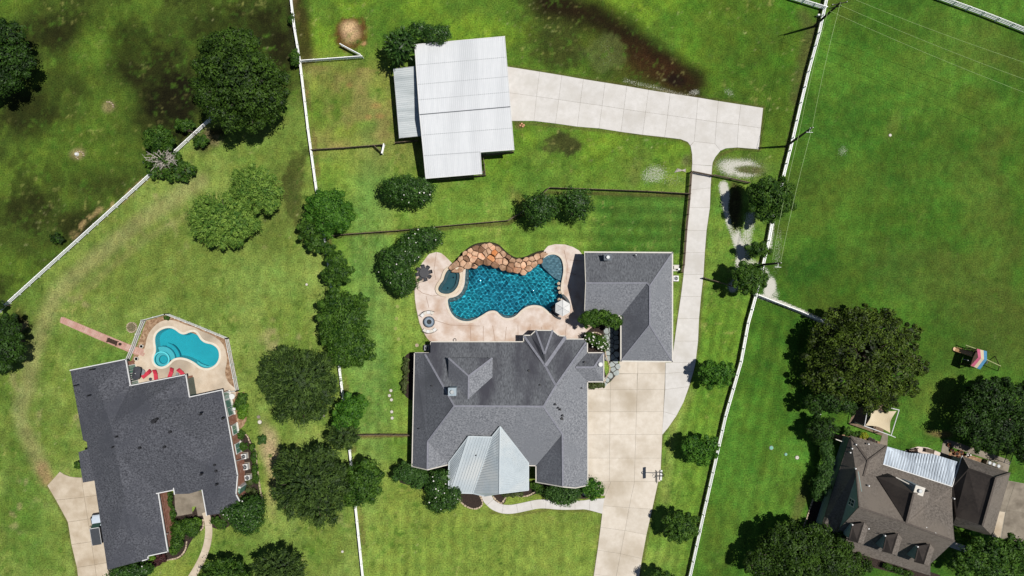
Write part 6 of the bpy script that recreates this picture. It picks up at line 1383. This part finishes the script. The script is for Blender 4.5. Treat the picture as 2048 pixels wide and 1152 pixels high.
c = W(1351, 536); o = thing('pump_unit', 'pale pool pump box on the pad right of the pool house', 'pump', (c.x, c.y, 0)); rp(o, MB().box((0, 0, .05), (1.2, 1.0, .1)), 'pad', M_CONC); rp(o, MB().box((-.1, .1, .4), (.6, .5, .6)), 'housing', M_TRIM); rp(o, MB().cyl((.4, -.2, .1), .16, .6, 12), 'filter_tank', M_ALU)
c = W(488.5, 943.5); o = thing('hose_reel', 'black coiled hose between the air conditioners', 'hose', (c.x, c.y, .05)); rp(o, MB().tube([(.22 * math.cos(i / 2), .3 * math.sin(i / 2), .03 + .005 * i) for i in range(26)], .035, 5), 'coil', M_BLACK)
# white garden furniture right of the brick house
c = W(467.5, 791.5); t = thing('garden_table', 'round white garden table at the corner of the picket fence', 'table', (c.x, c.y, .04)); rp(t, MB().cyl((0, 0, .7), .46, .05, 20), 'tabletop', M_WHITE); rp(t, MB().cyl((0, 0, 0), .25, .05, 12).cyl((0, 0, .05), .05, .66, 8), 'pedestal', M_WHITE)
for x, y, lab in ((455.5,791,'small white garden chair left of the round white table'), (471.5,816,'white garden chair beside the green hedge'), (461,828,'white garden chair standing against the brick wall'), (462,847,'lowest white garden chair against the brick wall')):
    ch = chair_at((*W(x, y)[:2], .04), .3, lab, M_WHITE, 'white garden chairs beside the brick house')
c = W(464, 800); o = thing('black_pot', 'small black pot below the round white garden table', 'pot', (c.x, c.y, .04)); rp(o, MB().cyl((0, 0, 0), .14, .35, 12, .2), 'pot', M_BLACK); rp(o, MB().cyl((0, 0, .33), .17, .03, 12), 'soil', M_MULCH)
c = W(481, 882); o = thing('white_bird_ornament', 'white wire garden ornament in the mulch bed beside the brick house', 'garden ornament', (c.x, c.y, .04)); rp(o, MB().tube([(-.3, .1, .1), (-.1, .2, .5), (.1, -.05, .4), (.35, .1, .2)], .05, 6).tube([(0, 0, 0), (0, .05, .4)], .03, 5), 'frame', M_WHITE); rp(o, MB().box((.05, .05, .45), (.5, .25, .04), .4), 'wing', M_WHITE)
# off-road car
c = W(191.8, 1060, 1.6); c.z = 0; car = thing('parked_car', 'pale blue open-sided off-road car with black roof, half under the charcoal eave', 'car', (c.x, c.y, .06), None, math.radians(90 + 9))
M_CARP = mat('pale_blue_paint', A('#dfe9f4'), A('#d2deea'), 1, .25, spec=.5); M_CLOTH = mat('black_canvas', (.045, .05, .058), (.035, .04, .046), 4, .8)
rp(car, MB().box((-.1, 0, .75), (3.7, 1.62, .5)), 'body', M_CARP)
hd = MB(); hd.add([(1.0, -.78, 1.0), (2.05, -.66, .98), (2.2, -.55, .95), (2.2, .55, .95), (2.05, .66, .98), (1.0, .78, 1.0), (1.0, -.7, 1.16), (2.0, -.55, 1.1), (2.0, .55, 1.1), (1.0, .7, 1.16)], [(0, 1, 7, 6), (1, 2, 7), (2, 3, 8, 7), (3, 4, 8), (4, 5, 9, 8), (6, 7, 8, 9), (5, 0, 6, 9), (0, 5, 4, 3, 2, 1)]); rp(car, hd, 'hood', M_CARP)
rp(car, MB().box((-.95, 0, 1.83), (2.65, 1.46, .06)), 'roof', M_CLOTH)
for sy in (-1, 1): rp(car, MB().bar((.4, sy * .75, 1.84), (-2.27, sy * .75, 1.84), .045, .05), 'roof_rail', M_WHITE)
rp(car, MB().bar((.4, -.69, 1.85), (.4, .69, 1.85), .08, .08), 'roof_rail', M_WHITE)
rp(car, MB().add([(.92, -.68, 1.12), (.92, .68, 1.12), (.42, .66, 1.8), (.42, -.66, 1.8), (.88, -.68, 1.1), (.88, .68, 1.1), (.38, .66, 1.78), (.38, -.66, 1.78)], [(0, 1, 2, 3), (7, 6, 5, 4), (0, 3, 7, 4), (1, 5, 6, 2), (0, 4, 5, 1), (2, 6, 7, 3)]), 'windscreen', M_GLASS)
MB().box((-.85, 0, 1.42), (2.6, 1.5, .78)).build('window', M_BLACK, car, Vector((0, 0, 0)))
for sx in (1.45, -1.35):
    for sy in (-.76, .76):
        wv = MB(); n = 18
        for yy in (-.14, .14): wv.v += [(sx + .41 * math.cos(2 * math.pi * k / n), sy + yy, .41 + .41 * math.sin(2 * math.pi * k / n)) for k in range(n)]
        wv.f = [tuple(range(n)), tuple(range(n, 2 * n))[::-1]] + [(k, k + n, (k + 1) % n + n, (k + 1) % n) for k in range(n)]; wo = rp(car, wv, 'wheel', M_BLACK)
        rp(car, MB().box((sx, sy + (.15 if sy > 0 else -.15), .41), (.36, .03, .36), 0), 'rim', M_ALU, wo)
        rp(car, MB().add([(sx - .6, sy - .2, .8), (sx - .4, sy - .2, .95), (sx + .4, sy - .2, .95), (sx + .6, sy - .2, .8), (sx - .6, sy + .2, .8), (sx - .4, sy + .2, .95), (sx + .4, sy + .2, .95), (sx + .6, sy + .2, .8)], [(0, 1, 5, 4), (1, 2, 6, 5), (2, 3, 7, 6), (0, 3, 2, 1), (4, 5, 6, 7)]), 'wheel_arch', M_BLACK)
sw = MB(); n = 18
for xx in (-2.12, -2.35): sw.v += [(xx, .1 + .4 * math.cos(2 * math.pi * k / n), 1.0 + .4 * math.sin(2 * math.pi * k / n)) for k in range(n)]
sw.f = [tuple(range(n)), tuple(range(n, 2 * n))[::-1]] + [(k, k + n, (k + 1) % n + n, (k + 1) % n) for k in range(n)]; rp(car, sw, 'spare_wheel', M_BLACK)
for sx in (2.28, -2.02): rp(car, MB().box((sx, 0, .6), (.14, 1.6, .16)), 'bumper', M_BLACK)
for sy in (-.5, .5): rp(car, MB().box((2.2, sy, .82), (.05, .22, .22)), 'headlight', M_ALU); rp(car, MB().box((.65, sy * 1.9, 1.2), (.12, .22, .16)), 'wing_mirror', M_BLACK); rp(car, MB().box((-.15, sy, .95), (.5, .5, .3)), 'seat', M_CHAR)
# basketball hoop
c = W(1321.5, 943); hp = thing('basketball_hoop', 'portable basketball hoop with white base at the right edge of the main driveway', 'basketball hoop', (c.x, c.y, 0))
rp(hp, MB().box((0, -.5, .2), (.3, 1.6, .3), -.06), 'base', M_WHITE); rp(hp, MB().tube([(.1, 0, .2), (-.15, 0, 2.6), (-.3, .02, 2.9)], [.07, .06, .06], 8), 'pole', M_BLACK); rp(hp, MB().bar((.6, -.5, .3), (.1, .1, 1.4), .05, .05), 'strut', M_BLACK)
rp(hp, MB().bar((-.2, .02, 2.75), (-1.35, .08, 3.0), .09, .09).bar((-.2, .02, 2.45), (-1.35, .08, 2.75), .07, .07), 'arm', M_BLACK)
rp(hp, MB().box((-1.42, .08, 3.2), (.04, 1.75, 1.05)), 'backboard', M_ALU); rp(hp, MB().box((-1.4, .08, 2.68), (.07, 1.78, .05)).box((-1.4, .08, 3.73), (.07, 1.78, .05)).box((-1.4, .95, 3.2), (.07, .05, 1.08)).box((-1.4, -.79, 3.2), (.07, .05, 1.08)), 'board_frame', M_BLACK)
rp(hp, MB().tube([(-1.72 + .23 * math.cos(i * .4), .08 + .23 * math.sin(i * .4), 3.05) for i in range(17)], .015, 5), 'rim', M_GREY); rp(hp, MB().prism(disc((-1.72, .08), .22, 12), 2.75, 3.04, [disc((-1.72, .08), .21, 12)]), 'net', M_WHITE)
# utility poles and wires
def pole(lab, bx, by, tx, ty, h, cross, rzc):
    c = W(bx, by); tp = W(tx, ty, h); root = thing('utility_pole', lab, 'utility pole', (c.x, c.y, 0), 'dark wooden utility poles along the right fence'); d = tp - c
    rp(root, MB().tube([(0, 0, -.2), (d.x * .5, d.y * .5, h * .5), (d.x, d.y, h)], [.2, .17, .13], 10), 'pole', M_BROWNW)
    for zc, L_ in cross:
        m_ = Vector((d.x, d.y, zc)); R_ = Matrix.Rotation(rzc, 3, 'Z'); ar = rp(root, MB().box(m_ + Vector((0, 0, 0)), (L_, .1, .12), R=R_), 'crossarm', M_BROWNW)
        for k in (-1, 0, 1): q = m_ + R_ @ Vector((k * L_ * .44, 0, .06)); rp(root, MB().cyl((q.x, q.y, q.z), .05, .2, 8), 'insulator', M_ALU, ar)
    return tp
t1 = pole('utility pole with two crossarms at the top end of the long white fence', 1628, 53, 1681, 5, 10.3, ((9.9, 2.4), (8.6, 1.8)), .2)
t2 = pole('utility pole with a pale bracket right of the barn driveway end', 1571.5, 293, 1624.5, 255, 10.3, ((9.9, .5),), .2)
t3 = pole('utility pole rising from the green tree at the fence corner', 1509, 531, 1561, 526, 9.8, ((9.3, .5),), .2)
for tt, nm in ((t2, 'middle pole'), (t3, 'lowest pole')):
    q = tt + Vector((-.6, -.55, -.6)); o = MB().bar(q, q + Vector((.9, -.05, .1)), .06, .08).bar(q + Vector((.45, 0, 0)), tt + Vector((0, 0, -.7)), .06, .06).build('lamp_bracket', M_ALU, None, q); tag(o, 'pale metal bracket near the top of the ' + nm, 'bracket')
M_WIRE = mat('pale_wire', A('#a9c47a'), A('#93b064'), 1, .5)
def wire(lab, a, b, sag=.5, r=.022):
    pts = [Vector(a).lerp(Vector(b), i / 20) - Vector((0, 0, sag * 4 * (i / 20) * (1 - i / 20))) for i in range(21)]
    o = MB().tube(pts, r, 4).build('overhead_wire', M_WIRE, None, Vector(a)); tag(o, lab, 'wire', 'overhead wires')
wire('overhead wire between the top and middle utility poles', t1, t2); wire('overhead wire between the middle and lowest utility poles', t2, t3)
wire('second overhead wire left of the pole tops, upper span', W(1655, 25, 8.5), W(1598, 268, 8.5)); wire('second overhead wire left of the pole tops, lower span', W(1598, 268, 8.5), W(1545, 520, 8.3))
for i, (y0_, y1_, x0_) in enumerate(((0, 122, 1712), (12, 158, 1684), (22, 186, 1660))):
    wire(['upper', 'middle', 'lower'][i] + ' of the three thin wires crossing the top right field', W(x0_, y0_, 9.6), W(2120, y1_ + 26, 9.6), .6, .02)
# shade sail
sp = {'a': (1729, 852), 'b': (1737, 806), 'c': (1798, 820), 'd': (1782, 871)}
root = thing('shade_sail', 'cream shade sail stretched in a white pipe frame above the lawn', 'shade sail', W(1763, 840))
hs_ = 3.0; PB = {k: W(v[0], v[1], hs_) for k, v in sp.items()}
N_ = 10; cor = [W(1731, 851, 2.8), W(1741, 812, 2.8), W(1793, 822, 2.8), W(1780.5, 866, 2.8)]; cen = sum(cor, Vector()) / 4; vs, fs = [], []
for i in range(N_ + 1):
    for j in range(N_ + 1):
        u_, v_ = i / N_, j / N_; p = (cor[0] * (1 - u_) + cor[3] * u_) * (1 - v_) + (cor[1] * (1 - u_) + cor[2] * u_) * v_
        pull = .22 * (4 * v_ * (1 - v_) * (2 * abs(u_ - .5)) ** 2 + 4 * u_ * (1 - u_) * (2 * abs(v_ - .5)) ** 2); p = p.lerp(cen, pull); p.z = 2.8 - .35 * math.sin(u_ * math.pi) * math.sin(v_ * math.pi); vs.append(p)
for i in range(N_):
    for j in range(N_): a = i * (N_ + 1) + j; fs.append((a, a + 1, a + N_ + 2, a + N_ + 1))
MB().sheet(vs, fs, .02).build('cloth', M_SAIL, root)
for a, b_ in (('a', 'd'), ('d', 'c'), ('c', 'b'), ('b', 'a')): MB().tube([PB[a], PB[b_]], .07, 8).build('frame_pipe', M_WHITE, root)
MB().tube([PB['d'], W(1791, 875, hs_)], .06, 8).build('frame_pipe', M_WHITE, root)
for k, v in PB.items(): MB().cyl((v.x, v.y, 0), .08, hs_, 8).build('post', M_WHITE, root)
# play set
c = W(1955, 716); pl = thing('play_set', 'play set with tan slide and pink, cream and blue striped canopy', 'play set', (c.x, c.y, 0))
def L3(x, y, h): return W(x, y, h)
cp = [((1953.8,697.3,3.0),(1956.4,714.7,3.7),(1941.6,731.2,3.0)), ((1973.8,702.5,3.0),(1973.8,720,3.7),(1960,739,3.0))]
M_ST = [mat('pink_cloth', A('#d9708f'), A('#c9607f'), 3, .7), M_SAIL, mat('blue_cloth', A('#5f9fc8'), A('#4f8fba'), 3, .7)]
for i in range(3):
    V_ = []
    for e in (i / 3, (i + 1) / 3): V_ += [L3(*p).lerp(L3(*q), e) for p, q in zip(cp[0], cp[1])]
    MB().sheet(V_, [(0, 1, 4, 3), (1, 2, 5, 4)], .03).build('canopy_stripe', M_ST[i], pl)
MB().sheet([L3(1952,699,1.5), L3(1972,704,1.5), L3(1960,736,1.5), L3(1941,731,1.5)], [(0, 1, 2, 3)], .1).build('platform', M_DKWOOD, pl)
for q in ((1953,699,3.0),(1972.5,704,3.0),(1959.5,737,3.0),(1942,730,3.0)): v = L3(*q); MB().box((v.x, v.y, 1.5), (.12, .12, 3.0)).build('post', M_DKWOOD, pl)
A_, B_ = L3(1910,698,.15), L3(1945,709,1.6); d = (B_ - A_); dx = Vector((-d.y, d.x, 0)).normalized() * .33
MB().sheet([A_ - dx, A_ + dx, B_ + dx, B_ - dx], [(0, 1, 2, 3)], .05).build('slide', mat('tan_slide', A('#d9b083'), A('#c99c6c'), 2, .35), pl)
for s_ in (1, -1): MB().bar(A_ + dx * s_ + Vector((0, 0, .12)), B_ + dx * s_ + Vector((0, 0, .12)), .06, .25).build('slide_side', MATS['tan_slide'], pl)
MB().cyl((A_.x, A_.y, 0), .33, .18, 14).build('slide_end', MATS['tan_slide'], pl)
MB().bar(L3(1973,719,2.4), L3(2001,732,2.4), .12, .12).build('swing_beam', mat('pale_timber', A('#b9bf86'), A('#9aa06c'), 3, .8), pl)
for q in ((1990,712),(1996,742)):
    e = L3(q[0], q[1], 0); MB().tube([L3(1999,731,2.4), e], .06, 6).build('swing_leg', M_DKWOOD, pl)
for t_ in (.3, .65):
    tp = L3(1973,719,2.4).lerp(L3(2001,732,2.4), t_); o = MB().box((tp.x, tp.y, .5), (.18, .45, .04), -.4).build('swing_seat', M_BLACK, pl)
    for s_ in (-.2, .2): MB().tube([tp + Vector((0, s_, 0)), (tp.x, tp.y + s_, .5)], .015, 4).build('swing_chain', M_GREY, o, pl.location)
MB().bar(L3(1931,690,1.5), L3(1951,697,1.5), .1, .1).build('monkey_bar_rail', MATS['pale_timber'], pl); MB().bar(L3(1937,701,1.3), L3(1950,706,1.3), .1, .1).build('ladder_rail', M_DKWOOD, pl); MB().bar(L3(1925,718,.9), L3(1941,722,.9), .08, .08).build('ladder_rail', M_ALU, pl)
for k in range(5): MB().bar(L3(1932 + k * 4, 690.5 + k * 1.4, 1.48), L3(1936 + k * 3.4, 701 + k * 1.2, 1.4), .05, .05).build('rung', M_DKWOOD, pl)
# terrace and patio furniture of the brown-roofed house
def slat_bench(x, y, rz, lab, m=M_DKWOOD):
    c = W(x, y); g = thing('terrace_bench', lab, 'bench', (c.x, c.y, .05), None, rz)
    for i in range(4): rp(g, MB().box((0, -.2 + .13 * i, .42), (1.4, .1, .03)), 'seat_slat', m)
    for i in range(3): rp(g, MB().box((0, .34, .58 + .13 * i), (1.4, .03, .09)), 'back_slat', m)
    for sx in (-.66, .66): rp(g, MB().box((sx, 0, .25), (.06, .6, .5)), 'leg', m)
slat_bench(1823, 900, math.radians(8), 'dark wooden bench on the rounded terrace, left of two'); slat_bench(1856, 901, math.radians(-14), 'pale wooden bench on the rounded terrace, right of two', M_WOOD)
M_TERRA = mat('terracotta', A('#c07a52'), A('#a2623f'), 3, .8)
for x, y, r, lab, m in ((1896,889,.3,'rusty brown garden chair at the corner of the back patio',M_TERRA),(1902,900,.3,'terracotta pot leftmost in the brown planting bed',M_TERRA),(1910,906,.35,'terracotta pot second from the left in the planting bed',M_TERRA),(1919,903,.33,'tall terracotta pot in the middle of the planting bed',M_TERRA),(1916,914,.28,'small terracotta pot at the lower side of the planting bed',M_TERRA),(1925,908,.25,'terracotta pot beside the pink flowering plant',M_TERRA),
                        (1738,877,.3,'dark round pot left of two by the brown roof corner',M_BLACK),(1744,880,.3,'dark round pot right of two by the brown roof corner',M_BLACK),(1751,883,.22,'pale pot beside the two dark pots',M_EDGE)):
    c = W(x, y); o = thing('plant_pot', lab, 'pot', (c.x, c.y, .04)); rp(o, MB().cyl((0, 0, 0), r * .7, r * 1.3, 14, r), 'pot', m); rp(o, MB().cyl((0, 0, r * 1.25), r * .85, .04, 12), 'soil', M_MULCH)
c = W(1982, 926.5); o = thing('grill_counter', 'outdoor grill counter with round steel bowls on the back patio', 'grill', (c.x, c.y, .045), None, math.radians(-20)); rp(o, MB().box((0, 0, .42), (2.7, .6, .84)), 'counter', M_CONCG); 
for x_ in (-.9, -.2, .6): rp(o, MB().cyl((x_, 0, .84), .3, .1, 16, .24), 'steel_bowl', M_ALU)
c = W(1998, 908); o = thing('trellis', 'dark slatted trellis leaning over the back patio under the dark tree', 'trellis', (c.x, c.y, .045), None, math.radians(-20))
for k in range(9): rp(o, MB().box((0, -1.0 + k * .25, 2.2), (.9, .06, .05)), 'slat', M_BLACK)
for s_ in (-.45, .45): rp(o, MB().box((s_, 0, 2.15), (.07, 2.2, .07)), 'beam', M_CHAR); rp(o, MB().box((s_, -1.0, 1.08), (.08, .08, 2.15)).box((s_, 1.0, 1.08), (.08, .08, 2.15)), 'post', M_CHAR)
fence('rail_fence', 'pale metal rail fence piece glimpsed between two dark trees left of the shade sail', [(1652,775),(1643,806),(1634,826)], 'white3', 14)
c = W(1668, 876); o = thing('wooden_gate', 'dark side gate beside the top corner of the brown-roofed house', 'gate', (c.x, c.y, 0), None, math.radians(-20)); rp(o, MB().box((0, 0, .9), (1.3, .06, 1.8)), 'gate_leaf', M_DKWOOD); rp(o, MB().box((-.7, 0, 1.0), (.1, .1, 2.0)).box((.7, 0, 1.0), (.1, .1, 2.0)), 'gate_post', M_WOOD); rp(o, MB().box((0, 0, 1.84), (1.5, .12, .06)), 'top_rail', M_TRIM)
# barn odds and ends
c = W(967, 345); o = thing('feed_bucket', 'green feed bucket at the inner corner of the barn', 'bucket', (c.x, c.y, 0)); rp(o, MB().prism(disc((0, 0), .25), 0, .45, [disc((0, 0), .22)]), 'tub', M_LIDG); rp(o, MB().cyl((0, 0, .3), .21, .04, 12), 'feed', M_MULCHB)
c = W(1044, 250.5); o = thing('rock_pile', 'small pile of stones beside the lower barn door', 'rock pile', (c.x, c.y, 0))
for k in range(4): q = rp(o, MB().cyl((0, 0, 0), .2, .25, 6, .12), 'stone', M_ROCK); q.location = (math.cos(k * 1.7) * .3, math.sin(k * 1.7) * .22, 0)
c = W(1360, 341); o = thing('dead_branch_pile', 'pale fallen branches beside the driveway gate post', 'branch', (c.x, c.y, 0))
for k in range(5): a = k * .5 - 1; rp(o, MB().tube([(-.9 + k * .1, .3 * a, .08), (0, .1 * a, .2), (.9, -.25 * a, .08)], [.05, .08, .04], 6), 'branch', M_PALEBARK)
c = W(1634, 33); o = thing('meter_box', 'small white box at the foot of the top utility pole', 'box', (c.x, c.y, 0)); rp(o, MB().box((0, 0, .5), (.35, .25, .5)), 'housing', M_WHITE); rp(o, MB().cyl((0, 0, 0), .05, .3, 8), 'stand', M_GREY)
# stepping stones hidden in the lawn
for x, y, lab in ((795,613,'top'),(793,637,'second'),(791,657,'third'),(797,678,'lowest')):
    c = W(x, y); o = MB().prism(disc((c.x, c.y), .3, 7), 0, .03).build('stepping_stone', mat('mossy_stone', A('#a9ad66'), A('#8a9a4c'), 3, .9), None, (c.x, c.y, 0)); tag(o, lab + ' mossy stepping stone in the lawn between hedge row and pool deck', 'stepping stone', 'mossy stepping stones in the lawn')
c = W(834, 690.5); o = MB().prism(disc((c.x, c.y), .3, 7), 0, .06).build('stepping_stone', M_EDGE, None, (c.x, c.y, 0)); tag(o, 'pale flat stone in the lawn near the lower left corner of the pool deck', 'stone')
